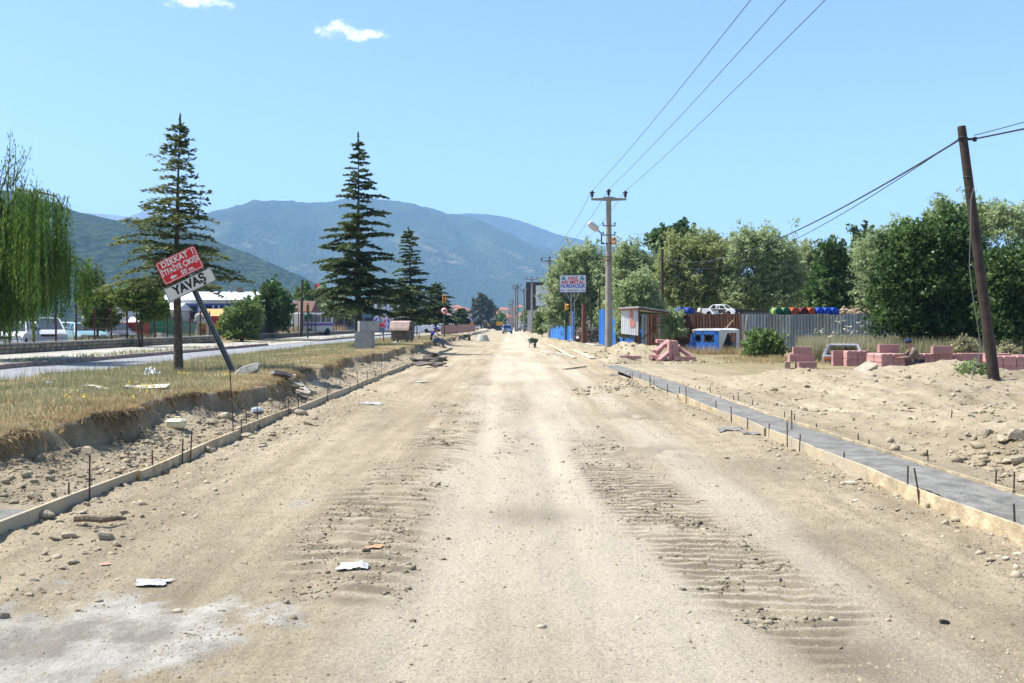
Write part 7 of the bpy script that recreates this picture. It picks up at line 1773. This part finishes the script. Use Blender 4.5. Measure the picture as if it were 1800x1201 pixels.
# ------------------------------------------------------------------ buildings
def building(name, loc, rz, W, D, H, wall, label, cat, roof=None, roofm=None, win=None, winm=None, framem=None, rise=1.2, over=.25):
    """box with a hip, gable or flat roof; win = list of (x, z, w, h) on the front (-y) face"""
    root = empty(name, loc, rz, label, cat); MB().box((0, 0, H / 2), (W, D, H)).build('wall', wall, root)
    w2, d2 = W / 2 + over, D / 2 + over
    if roof == 'hip':
        r = max(0, W / 2 - D / 2); MB().add([(-w2, -d2, H), (w2, -d2, H), (w2, d2, H), (-w2, d2, H), (-r, 0, H + rise), (r, 0, H + rise), (-w2, -d2, H - .12), (w2, -d2, H - .12), (w2, d2, H - .12), (-w2, d2, H - .12)], [(0, 1, 5, 4), (2, 3, 4, 5), (1, 2, 5), (3, 0, 4), (6, 7, 1, 0), (7, 8, 2, 1), (8, 9, 3, 2), (9, 6, 0, 3), (9, 8, 7, 6)]).build('roof', roofm, root)
    elif roof == 'gable':
        MB().add([(-w2, -d2, H), (w2, -d2, H), (w2, 0, H + rise), (-w2, 0, H + rise), (w2, d2, H), (-w2, d2, H), (-w2, -d2, H - .1), (w2, -d2, H - .1), (w2, d2, H - .1), (-w2, d2, H - .1)], [(0, 1, 2, 3), (3, 2, 4, 5), (0, 3, 5, 9, 6), (1, 7, 8, 4, 2), (6, 7, 1, 0), (9, 5, 4, 8), (6, 9, 8, 7)]).build('roof', roofm, root)
    else: MB().box((0, 0, H + .12), (W + 2 * over, D + 2 * over, .24)).build('roof', roofm or wall, root)
    for x, z, w_, h in (win or []):
        f = MB().box((x, -D / 2 - .02, z), (w_ + .16, .06, h + .16)).build('window', framem or M_white, root); MB().box((x, -D / 2 - .055, z), (w_, .02, h)).build('pane', winm or M_glass, f)
    return root
M_shedw = mat('shed_cladding', (.56, .58, .62), .6, var=.06, vscale=.6); M_shedr = mat('white_roof_sheet', (.70, .70, .71), .5, var=.05)
M_bluefr = mat('blue_trim', (.015, .04, .20), .5); M_darkin = mat('dark_opening', (.02, .022, .026), .8)
def shed():
    Y = 118; x0, x1 = bx(283, Y), bx(480, Y); W = x1 - x0; z = .4; H = at(0, 527, Y).z - z
    root = empty('white_shed', ((x0 + x1) / 2, Y + 5, z), 0, 'long white roofed shed with blue framed dark openings behind the sign', 'shed')
    MB().box((0, 0, H / 2), (W, 10, H)).build('wall', M_shedw, root)
    MB().add([(-W / 2 - .4, -5.5, H), (W / 2 + .4, -5.5, H), (W / 2 + .4, 0, H + 1.1), (-W / 2 - .4, 0, H + 1.1), (W / 2 + .4, 5.5, H), (-W / 2 - .4, 5.5, H), (-W / 2 - .4, -5.5, H - .1), (W / 2 + .4, -5.5, H - .1), (W / 2 + .4, 5.5, H - .1), (-W / 2 - .4, 5.5, H - .1)], [(0, 1, 2, 3), (3, 2, 4, 5), (0, 3, 5, 9, 6), (1, 7, 8, 4, 2), (6, 7, 1, 0), (9, 5, 4, 8)]).build('roof', M_shedr, root)
    zt = at(0, 535, Y).z - z; MB().box((0, -5.03, zt), (W, .06, .16)).build('blue_band', M_bluefr, root)
    k = 0
    for a, b in ((291, 298), (302, 315), (326, 345), (357, 371), (379, 381), (389, 392), (402, 404), (412, 440), (446, 470)):
        xa, xb = bx(a, Y) - (x0 + x1) / 2, bx(b, Y) - (x0 + x1) / 2; f = MB().box(((xa + xb) / 2, -5.02, zt / 2 - .05), (xb - xa + .35, .05, zt - .12)).build('door', M_bluefr, root); MB().box(((xa + xb) / 2, -5.05, zt / 2 - .07), (xb - xa, .03, zt - .2)).build('opening', M_darkin, f)
    for px in range(290, 480, 12): MB().box((bx(px, Y) - (x0 + x1) / 2, -5.02, (zt + H) / 2 + .05), (.06, .05, H - zt - .2)).build('cladding_rib', M_shedw, root)
    MB().lathe([(.14, 0), (.14, .5), (.2, .5), (.2, .6), (.001, .62)], (bx(388, Y) - (x0 + x1) / 2, -.5, H + 1.0), 8).build('roof_vent', M_galv, root); MB().box((bx(403, Y) - (x0 + x1) / 2, -.3, H + 1.35), (.65, .5, .6)).build('chimney', mat('brick_chimney', (.14, .09, .07), .9), root)
    for px in (350, 399): l = MB().tube([(0, -5.1, H - 1), (0, -5.3, H + .9), (.5, -5.5, H + 1.05)], .04, 6); l.lathe([(.05, -.1), (.2, 0), (.05, .1)], (.7, -5.55, H + 1.05), 8, 'x'); l.build('flood_lamp', M_galv, root, (bx(px, Y) - (x0 + x1) / 2, 0, 0))
shed()
tile = mat('red_roof_tiles', (.36, .13, .085), .9, var=.2, vscale=.6); tileb = mat('brown_roof_tiles', (.15, .085, .07), .9, var=.2)
Yg = 98
g = building('site_cabin', (bx(188, Yg), Yg + 3, .4), R(-6), 4.6, 6, 3.6, mat('cabin_white', (.58, .61, .66), .6, var=.05), 'small white cabin with blue trimmed window and grey gable', 'cabin', 'gable', mat('grey_sheet_roof', (.20, .17, .16), .8), [(.6, 2.6, .9, 1.15)], M_glass, M_bluefr, rise=.5)
MB().box((0, -3.03, 3.5), (4.6, .06, .16)).build('blue_band', M_bluefr, g); MB().box((.6, -3.06, 2.6), (.07, .03, 1.15)).build('mullion', P_white, g)
building('site_cabin', (bx(240, 112), 115, .4), 0, 8.5, 5, 2.9, mat('cabin_white', (.58, .61, .66), .6, var=.05), 'low white roofed cabin behind the spreading fruit tree', 'cabin', 'gable', M_shedr, [(-2, 1.7, 1, 1), (2, 1.7, 1, 1)], M_glass, M_bluefr, rise=.8)
building('workshop', (bx(520, 140), 145, .4), R(0), 3.2, 6, 3.1, mat('grey_gable', (.26, .23, .2), .9), 'grey gabled workshop with a red brown roof edge', 'house', 'gable', tileb, rise=1.6, win=[(0, 1.8, .8, .8)])
building('bus_depot', (bx(575, 150), 156, .4), 0, 15, 8, 2.9, mat('teal_wall', (.08, .16, .22), .7, var=.1), 'long low dark blue building with a pale blue roof edge', 'building', None, mat('pale_blue_roof', (.18, .30, .36), .6), [(-6 + i * 1.5, 1.6, 1.1, 1.3) for i in range(9)], M_darkin, mat('dark_blue_wall', (.03, .06, .13), .6))
building('shop', (bx(650, 150), 156, .4), 0, 9, 6, 3.4, mat('shop_wall', (.42, .40, .38), .8), 'pale shop with white awning frames behind the cedars', 'shop', None, mat('shop_roof', (.5, .5, .5), .7), [(-3, 1.6, 1.5, 1.6), (-1, 1.6, 1.5, 1.6), (2.6, 1.6, 2, 1.8)], M_darkin)
building('shop', (bx(716, 190), 196, .4), 0, 7.5, 6, 4.2, mat('concrete_wall', (.26, .24, .215), .9, var=.15), 'bare grey concrete building behind the rubbish bin', 'building', None, mat('shop_roof', (.5, .5, .5), .7), [(-2, 2, 1.2, 1.2), (1.5, 2, 1.2, 1.2)], M_darkin)
building('shop', (bx(731, 180), 187, .4), 0, 3.2, 6, 4.0, mat('red_front', (.34, .07, .06), .7), 'narrow building with a red shop front beside the white van', 'shop', None, mat('shop_roof', (.5, .5, .5), .7), [(0, 1.7, 2.4, 2.0)], M_darkin, mat('red_front', (.34, .07, .06), .7))
building('long_wall_building', (bx(775, 210), 216, .4), 0, 12, 6, 3.2, mat('beige_wall', (.36, .32, .26), .9, var=.15), 'low beige building behind the squat cedar and parked cars', 'building', None, mat('shop_roof', (.5, .5, .5), .7), [(-4, 1.8, 1, 1.4), (-1.5, 1.8, 1, 1.4), (1, 1.8, 1, 1.4), (3.8, 1.8, 1, 1.4)], M_darkin)
# red roofs of the town
houses = [(838, 640, 9, 6.0, 545, 0), (812, 560, 12, 7, 540, 1), (803, 700, 10, 8, 536, 0), (870, 700, 22, 9, 548, 2), (892, 520, 9, 8, 552, 1), (858, 620, 14, 6, 556, 2), (885, 800, 16, 9, 541, 0), (832, 760, 14, 8, 550, 1), (792, 480, 10, 6, 552, 2), (868, 560, 9, 7, 560, 0), (914, 560, 10, 9, 536, 1), (923, 420, 9, 9, 548, 2), (930, 640, 16, 10, 540, 0), (850, 850, 16, 9, 545, 1), (900, 640, 8, 8, 560, 2), (780, 620, 12, 7, 548, 0)]
tw = [mat('town_wall_pale', (.50, .46, .42), .9), mat('town_wall_pink', (.52, .38, .34), .9), mat('town_wall_cream', (.48, .45, .36), .9)]
desc = ['pale', 'pinkish', 'cream']
where = ['beside the dusty dark tree', 'above the smallest cedar', 'high above the parked cars', 'in line behind the excavator cab', 'at the end of the dirt road', 'hidden low behind the excavator', 'farthest up behind the dust', 'above the far kerb stacks', 'behind the white parked cars', 'at road level behind the dust', 'above the turquoise sign', 'behind the pair of thick poles', 'rising behind the black clad building', 'on the slope over the tree', 'just past the white lorry', 'over the no left turn disc']
for i, (px, Y, W, D, pyt, k) in enumerate(houses):
    W *= .8; zt = at(0, pyt, Y).z; rise = 1.7; H = max(3.0, zt - rise)
    nf = max(1, int(H / 3)); wn = max(2, int(W / 3.0)); win = [(-W / 2 + (j + .5) * W / wn, f * 3 + 1.6, 1.1, 1.3) for j in range(wn) for f in range(nf)]
    building('house', (bx(px, Y), Y, 0), R((i * 37) % 30 - 15), W, D, H, tw[k], f'{desc[k]} town house with red hip roof {where[i]}', 'house', 'hip', tile, win, M_darkin, tw[k], rise)
# black clad building with its white screen
def black_building():
    Y = 235; k = Y / FPX; x0, x1 = bx(927.5, Y), bx(992, Y); W = x1 - x0; D = 12
    zt, zm = at(0, 496, Y).z, at(0, 545, Y).z
    root = empty('clad_building', ((x0 + x1) / 2, Y + D / 2, 0), R(-4), 'dark clad modern building with a large white hoarding above white ground floor', 'building')
    mdk = mat('dark_cladding', (.035, .025, .035), .6, var=.2, vscale=.5)
    MB().box((0, 0, (zt + zm) / 2), (W, D, zt - zm)).build('upper_storey', mdk, root)
    MB().box((.0, .5, zm / 2), (W - .6, D - 1, zm)).build('ground_floor', mat('white_render', (.50, .48, .49), .8, var=.08), root)
    ax, bx_ = bx(945, Y) - (x0 + x1) / 2, W / 2 - .4; zb, ztt = at(0, 538, Y).z, at(0, 502, Y).z
    h = MB().box(((ax + bx_) / 2, -D / 2 - .06, (zb + ztt) / 2), (bx_ - ax, .12, ztt - zb)).build('hoarding', mat('hoarding_white', (.56, .58, .60), .6), root)
    MB().prism([(0, 0), (.5, .3), (.5, 1.0), (.1, .9), (-.3, .5)], 'y', -D / 2 - .14, -D / 2 - .12).build('teal_emblem', mat('teal_print', (.02, .30, .32), .5), h, (ax + .7, 0, (zb + ztt) / 2 - .6))
    s = MB().box((-W / 2 - .05, -1, (zt + zm) / 2), (.1, D - 2, zt - zm - .6)).build('side_panel', mat('side_pale', (.50, .50, .48), .7), root); MB().box((-W / 2 - .12, -2, (zt + zm) / 2 + .2), (.05, 3, 2.2)).build('turquoise_sign', mat('turquoise', (.03, .38, .42), .5), s)
    for i in range(9): MB().box((-W / 2 + .5 + i * W / 9, -D / 2 - .03, zm + (zb - zm) * .5), (.06, .06, zb - zm - .1)).build('cladding_rib', mdk, root)
    for x, m in ((-W / 2 + 1.6, M_darkin), (-W / 2 + 3.6, mat('pink_poster', (.45, .2, .2), .6)), (.6, M_darkin), (2.6, M_darkin)): f = MB().box((x, -D / 2 + .47, 1.9), (1.3, .08, 2.4)).build('window', M_white, root); MB().box((x, -D / 2 + .42, 1.9), (1.1, .03, 2.2)).build('pane', m, f)
black_building()
def turq():
    Y = 300; p = (bx(917, Y), Y, 0); root = empty('road_sign', p, 0, 'turquoise direction board on four white posts beyond the poles', 'sign'); zt, zb = at(0, 540, Y).z, at(0, 548, Y).z
    b = MB().box((0, 0, (zt + zb) / 2), (2.1, .1, zt - zb)).build('board', mat('turquoise', (.03, .38, .42), .5), root)
    for q in range(2): MB().box((0, -.06, (zt + zb) / 2 + (.25 - .5 * q)), (1.3 - .3 * q, .02, .16)).build('faded_line', M_letter, b)
    for x in (-.75, -.25, .25, .75): MB().tube([(x, .05, 0), (x, .05, zb)], .07, 6).build('post', P_white, root)
turq()
# advertising flags
def flag(px, Y, h, lab, c, lean=.5):
    p = (bx(px, Y), Y, .4); root = empty('feather_flag', p, 0, lab, 'flag'); MB().tube([(0, 0, 0), (0, 0, h), (lean * .5, 0, h * 1.08)], .03, 5).build('mast', M_galv, root)
    n = 8; V = []; 
    for i in range(n): t = i / (n - 1); V += [(.03, .05 * math.sin(t * 7), .6 + t * (h - .5)), (.03 + .55 * (1 - .2 * t) + .1 * math.sin(t * 5), .08 * math.sin(t * 6 + 1), .55 + t * (h - .4))]
    b = MB(); b.add(V, [(2 * i, 2 * i + 1, 2 * i + 3, 2 * i + 2) for i in range(n - 1)]); o = b.build('cloth', mat('flag_white', (.60, .58, .68), .8), root); sm = o.modifiers.new('s', 'SOLIDIFY'); sm.thickness = .01
    for q in range(3): MB().box((.3, -.05, 1.0 + q * (h - 1.4) / 3), (.24, .02, .5), (0, .5, 0)).build('print', c, o)
mpk = mat('flag_pink', (.55, .12, .22), .7); mbl = mat('flag_blue', (.05, .08, .45), .7)
flag(672, 120, 3.3, 'white feather flag with pink print, first of the row', mpk); flag(679, 121, 3.6, 'taller lilac feather flag second in the row', mbl); flag(684, 117, 3.1, 'pink and white feather flag near the rubbish bin', mpk); flag(698, 112, 3.4, 'single white feather flag right behind the rubbish bin lid', mpk); flag(657, 125, 4.0, 'white banner with blue and red print behind the concrete boxes', mbl, 0)
def tflag():
    Y = 165; p = at(553, 504, Y); r = empty('flag_pole', (p.x, Y, .4), 0, 'thin flagpole with a small red flag near the tallest cedar', 'flag'); h = p.z; MB().tube([(0, 0, 0), (0, 0, h)], .05, 6).build('mast', M_galv, r)
    V = []
    for i in range(5): V += [(i * .2, .1 * math.sin(i), h - .1 + .07 * i), (i * .2, .1 * math.sin(i + .6), h - .75 + .12 * i)]
    b = MB(); b.add(V, [(2 * i, 2 * i + 2, 2 * i + 3, 2 * i + 1) for i in range(4)]); o = b.build('cloth', mat('flag_red', (.6, .03, .05), .8), r); sm = o.modifiers.new('s', 'SOLIDIFY'); sm.thickness = .02
tflag()
sg = empty('small_board', (bx(671, 84), 84, .42), 0, 'small red board on short legs beside the concrete boxes', 'sign')
MB().bbox((0, 0, 1.2), (.36, .04, .26), .01).build('red_panel', M_red, sg); MB().bbox((0, 0, .78), (.5, .05, .38), .01).build('blue_panel', mat('dull_blue', (.12, .17, .25), .7), sg)
for x in (-.15, .15): MB().tube([(x, .03, 0), (x, .03, 1.2)], .02, 5).build('leg', M_galv, sg)

# ------------------------------------------------------------------ excavator
def excavator(px, Y, rz, lab, s=1.0):
    root = empty('excavator', (bx(px, Y), Y, 0), rz, lab, 'excavator'); root.scale = (s,) * 3; my = mat('digger_yellow', (.58, .31, .03), .5, var=.1); mk = mat('digger_black', (.028, .027, .027), .6); cab_g = mat('cab_glass', (.06, .09, .085), .1)
    # local +x is the way the boom points
    for sg_ in (-1, 1):
        t = MB(); c = [(-1.6 + .42 * math.cos(a), .45 + .42 * math.sin(a)) for a in [math.pi / 2 + i * math.pi / 6 for i in range(7)]] + [(1.6 + .42 * math.cos(a), .45 + .42 * math.sin(a)) for a in [-math.pi / 2 + i * math.pi / 6 for i in range(7)]]
        t.prism(c, 'y', sg_ * 1.15 - .28, sg_ * 1.15 + .28); tr = t.build('track', mk, root)
        for i in range(5): MB().lathe([(.001, -.3), (.2, -.3), (.2, .3), (.001, .3)], (-1.4 + i * .7, sg_ * 1.15, .42), 10, 'y').build('roller', mat('roller_grey', (.2, .19, .17), .8), tr)
    MB().box((0, 0, .75), (2.4, 1.8, .5)).build('undercarriage', mk, root)
    MB().bbox((-.5, 0, 1.15), (3.3, 2.5, .35), .05).build('turntable', mk, root)
    MB().prism([(-2.2, 1.3), (-.2, 1.3), (-.2, 2.3), (-1.2, 2.35), (-2.05, 2.1)], 'y', -1.2, 1.2).build('engine_cover', my, root)
    MB().bbox((-2.2, 0, 1.6), (.4, 2.4, .8), .1).build('counterweight', mk, root)
    c = MB().bbox((.55, .65, 2.15), (1.4, 1.0, 1.7), .08).build('cab', mk, root)
    MB().box((1.26, .65, 2.3), (.03, .8, 1.1)).build('windscreen', cab_g, c); MB().box((.6, .14, 2.35), (1.0, .03, 1.0)).build('side_window', cab_g, c); MB().box((.6, 1.16, 2.35), (1.0, .03, 1.0)).build('side_window', cab_g, c); MB().bbox((.55, .65, 3.02), (1.4, 1.0, .08), .02).build('cab_roof', P_white, c)
    MB().prism([(.9, 1.5), (1.2, 1.25), (2.2, 2.6), (3.9, 3.9), (4.0, 4.15), (3.6, 4.15), (1.9, 3.2)], 'y', -.5, -.1).build('boom', mk, root)
    MB().prism([(3.6, 4.3), (4.1, 4.2), (5.6, 1.9), (5.4, 1.6), (5.1, 1.8)], 'y', -.48, -.12).build('stick', mk, root)
    MB().prism([(5.0, 1.8), (5.5, 1.6), (5.6, .9), (5.0, .25), (4.3, .2), (4.5, .6), (4.9, .9)], 'y', -.9, .3).build('bucket', mk, root)
    for a, b in (((1.5, -.3, 1.7), (2.6, -.3, 3.2)), ((2.6, -.3, 3.75), (3.9, -.3, 4.35)), ((4.2, -.3, 4.0), (5.3, -.3, 2.4))): MB().tube([a, a + (Vector(b) - Vector(a)) * .6 if False else tuple(Vector(a).lerp(Vector(b), .6))], .1, 8).tube([tuple(Vector(a).lerp(Vector(b), .55)), b], .05, 8).build('hydraulic_ram', mat('ram_steel', (.45, .46, .47), .3, metal=.6), root)
excavator(870, 262, R(190), 'yellow and black tracked excavator folded up beside the far road')
excavator(857, 300, R(170), 'second yellow excavator half hidden behind the first', .9)
def mound_small(px, Y, r, h, lab):
    V = [(0, 0, h)]; n = 12; rr = random.Random(px)
    for q, (k, z_) in enumerate(((.5, h * .7), (1, -.05))):
        for i in range(n): V.append((r * k * math.cos(i / n * 6.283) * rr.uniform(.8, 1.2), r * .6 * k * math.sin(i / n * 6.283), z_ * rr.uniform(.8, 1.1)))
    F = [(0, 1 + i, 1 + (i + 1) % n) for i in range(n)] + [(1 + i, 1 + n + i, 1 + n + (i + 1) % n, 1 + (i + 1) % n) for i in range(n)]
    tag(MB().add(V, F, True).build('dirt_pile', mat('pale_soil', (.42, .37, .28), .95, var=.15), loc=(bx(px, Y), Y, 0)), lab, 'dirt pile')
mound_small(852, 236, 2.0, .7, 'small pale dirt pile at the excavator tracks'); mound_small(866, 240, 1.2, .6, 'tiny dirt pile beside the pale one at the excavator')

# ------------------------------------------------------------------ people
M_skin = mat('skin', (.36, .20, .13), .6); M_hair = mat('dark_hair', (.015, .012, .01), .7)
def skin_mesh(name, joints, edges, m, parent=None, sub=2, root_ix=0):
    bm = bmesh.new(); lay = bm.verts.layers.skin.verify(); vs_ = []
    for i, (p, r) in enumerate(joints):
        v = bm.verts.new(p); v[lay].radius = (r, r) if not hasattr(r, '__len__') else r; v[lay].use_root = (i == root_ix); vs_.append(v)
    for a, b in edges: bm.edges.new((vs_[a], vs_[b]))
    me = bpy.data.meshes.new(name); bm.to_mesh(me); bm.free()
    o = link_mesh(name, me, m, parent); s = o.modifiers.new('skin', 'SKIN'); s.use_smooth_shade = True; o.modifiers.new('sub', 'SUBSURF').levels = sub; o.modifiers['sub'].render_levels = sub
    return o
def person(loc, rz, label, J, shirt, trousers, cap=None, capm=None, group=None, legs=True):
    """J: joints in metres, figure faces -y"""
    V = lambda k: Vector(J[k])
    js = [(V('pelvis'), (.15, .12)), (V('spine'), (.14, .11)), (V('chest'), (.16, .12)), (V('neck'), .055), (V('head') + Vector((0, 0, -.04)), (.075, .085)), (V('head') + Vector((0, 0, .06)), (.078, .09))]
    ed = [(0, 1), (1, 2), (2, 3), (3, 4), (4, 5)]
    for s in ('l', 'r'):
        b = len(js); js += [(V('sh_' + s), .06), (V('el_' + s), .045), (V('wr_' + s), .030)]; ed += [(2, b), (b, b + 1), (b + 1, b + 2)]
        d = (V('wr_' + s) - V('el_' + s)).normalized(); sd_ = Vector((-d.y, d.x, 0)); sd_ = sd_.normalized() if sd_.length > .01 else Vector((1, 0, 0)); pal = V('wr_' + s) + d * .06
        js.append((pal, (.036, .02))); ed.append((b + 2, b + 3))
        for f in range(4):
            q = pal + sd_ * ((f - 1.5) * .02); L = (.06, .075, .08, .065)[f]; n = len(js)
            js += [(q + d * .035, .0095), (q + d * (.035 + L * .5) + Vector((0, 0, -.008)), .009), (q + d * (.035 + L * .9) + Vector((0, 0, -.03)), .008)]; ed += [(b + 3, n), (n, n + 1), (n + 1, n + 2)]
        n = len(js); sgn = 1 if s == 'l' else -1; js += [(pal + sd_ * sgn * .045 + d * .005, .011), (pal + sd_ * sgn * .06 + d * .045, .009)]; ed += [(b + 3, n), (n, n + 1)]
        b = len(js); js += [(V('hip_' + s), .095), (V('kn_' + s), .065), (V('an_' + s), .045), (V('to_' + s), .035)]; ed += [(0, b), (b, b + 1), (b + 1, b + 2), (b + 2, b + 3)]
    body = skin_mesh('person', js, ed, M_skin, None, 2); body.location = loc; body.rotation_euler = (0, 0, rz); tag(body, label, 'person', group)
    # clothes follow the same joints, a little fatter
    tj = [(V('pelvis') + Vector((0, 0, -.02)), (.175, .145)), (V('spine'), (.165, .135)), (V('chest'), (.185, .14)), (V('neck') + Vector((0, 0, -.05)), .075)]; te = [(0, 1), (1, 2), (2, 3)]
    for s in ('l', 'r'):
        b = len(tj); tj += [(V('sh_' + s), .078), (V('el_' + s), .06), (V('el_' + s).lerp(V('wr_' + s), .8), .05)]; te += [(2, b), (b, b + 1), (b + 1, b + 2)]
    skin_mesh('shirt', tj, te, shirt, body, 2, 1)
    lj = [(V('pelvis'), (.17, .14))]; le = []
    for s in ('l', 'r'):
        b = len(lj); lj += [(V('hip_' + s), .115), (V('kn_' + s), .085), (V('kn_' + s).lerp(V('an_' + s), .93), .07)]; le += [(0, b), (b, b + 1), (b + 1, b + 2)]
        a, t = V('an_' + s), V('to_' + s); skin_mesh('shoe', [(a + Vector((0, .03, -.02)), .055), (a.lerp(t, .6) + Vector((0, 0, -.01)), .05), (t + Vector((0, -.02, 0)), .04)], [(0, 1), (1, 2)], M_black, body, 1)
    skin_mesh('trousers', lj, le, trousers, body, 2)
    h = V('head'); hr = MB().lathe([(.088, -.03), (.098, .03), (.09, .085), (.05, .13), (.001, .14)], h + Vector((0, .018, .015)), 12); hr.build('hair', M_hair, body)
    MB().lathe([(.0, 0), (.016, .005), (.012, .03), (.001, .035)], h + Vector((0, -.10, -.035)), 6).build('nose', M_skin, body)
    for s in (-1, 1):
        MB().lathe([(.001, -.008), (.011, 0), (.001, .008)], h + Vector((s * .033, -.083, .0)), 8).build('eye', M_black, body); MB().lathe([(.001, -.03), (.018, -.01), (.02, .015), (.001, .035)], h + Vector((s * .088, .01, -.01)), 6).build('ear', M_skin, body)
    MB().bbox(h + Vector((0, -.082, -.07)), (.045, .012, .01), .003).build('mouth', mat('lips', (.25, .1, .08), .6), body)
    if cap:
        c = MB().lathe([(.104, .03), (.108, .05), (.1, .1), (.06, .15), (.001, .162)], h + Vector((0, .005, .0)), 14).build('cap', capm, body)
        MB().prism([(-.08, -.09), (.08, -.09), (.06, -.19), (0, -.21), (-.06, -.19)], 'z', h.z + .035, h.z + .048).build('peak', capm, c, (h.x, h.y, 0))
    return body
SIT = dict(pelvis=(0, .08, .12), spine=(0, .10, .34), chest=(0, .02, .56), neck=(0, -.08, .70), head=(0, -.15, .82), sh_l=(.19, .0, .58), sh_r=(-.19, .0, .58), el_l=(.25, -.2, .36), el_r=(-.25, -.2, .36), wr_l=(.08, -.42, .30), wr_r=(-.08, -.42, .30),
           hip_l=(.1, .02, .12), hip_r=(-.1, .02, .12), kn_l=(.13, -.42, .14), kn_r=(-.13, -.42, .14), an_l=(.12, -.55, -.30), an_r=(-.12, -.55, -.30), to_l=(.13, -.72, -.36), to_r=(-.13, -.72, -.36))
SIT2 = dict(SIT); SIT2.update(kn_l=(.15, -.32, .42), kn_r=(-.15, -.32, .42), an_l=(.13, -.45, .05), an_r=(-.13, -.45, .05), to_l=(.14, -.62, .03), to_r=(-.14, -.62, .03), el_l=(.27, -.22, .44), el_r=(-.27, -.22, .44), wr_l=(.12, -.40, .46), wr_r=(-.12, -.40, .46))
KNEEL = dict(pelvis=(0, .15, .42), spine=(0, .06, .62), chest=(0, -.06, .82), neck=(0, -.14, .97), head=(0, -.20, 1.08), sh_l=(.2, -.07, .84), sh_r=(-.2, -.07, .84), el_l=(.25, -.24, .6), el_r=(-.25, -.24, .62), wr_l=(.13, -.5, .58), wr_r=(-.13, -.5, .6),
             hip_l=(.11, .13, .40), hip_r=(-.11, .13, .40), kn_l=(.14, -.2, .08), kn_r=(-.14, -.2, .08), an_l=(.13, .26, .06), an_r=(-.13, .26, .06), to_l=(.13, .44, .04), to_r=(-.13, .44, .04))
STAND = dict(pelvis=(0, 0, .95), spine=(0, .01, 1.12), chest=(0, 0, 1.32), neck=(0, -.01, 1.5), head=(0, -.03, 1.62), sh_l=(.19, 0, 1.4), sh_r=(-.19, 0, 1.4), el_l=(.26, 0, 1.13), el_r=(-.26, .0, 1.13), wr_l=(.26, -.12, .92), wr_r=(-.26, -.12, .92),
             hip_l=(.1, 0, .9), hip_r=(-.1, 0, .9), kn_l=(.12, -.03, .5), kn_r=(-.1, .02, .5), an_l=(.13, 0, .09), an_r=(-.1, .06, .09), to_l=(.14, -.16, .04), to_r=(-.11, -.1, .04))
Yp = 69.5; e_ = float(bank_edge(np.array([Yp]))[0])
M_blues = mat('navy_shirt', (.012, .035, .22), .85, var=.15); M_whites = mat('cream_shirt', (.55, .51, .43), .85, var=.12); M_jean = mat('blue_jeans', (.07, .12, .21), .9, var=.2); M_dkt = mat('dark_trousers', (.03, .032, .04), .9)
M_capb = mat('blue_cap', (.02, .09, .42), .8); M_capn = mat('navy_cap', (.015, .025, .10), .8)
xA = bx(761.5, 70.2); person((xA, 70.2, ghs(xA, 70.2)), R(70), 'seated man in a navy shirt and blue cap on the bank', SIT2, M_blues, M_dkt, True, M_capb)
xB = bx(766, 69); person((xB, 69, max(.36, ghs(xB - .1, 69))), R(82), 'seated man in a cream shirt and jeans, legs over the bank', SIT, M_whites, M_jean, True, M_capn)
xC = bx(1607, 34); person((xC, 34, -.02), R(-92), 'kneeling worker in a brown shirt and navy cap among kerbstones', KNEEL, mat('brown_shirt', (.20, .15, .12), .9, var=.2), M_dkt, True, M_capn)
xD = bx(888, 176); person((xD, 176, 0), R(10), 'man in a blue shirt standing behind the blue pickup', STAND, M_blues, mat('khaki_trousers', (.22, .18, .13), .9))
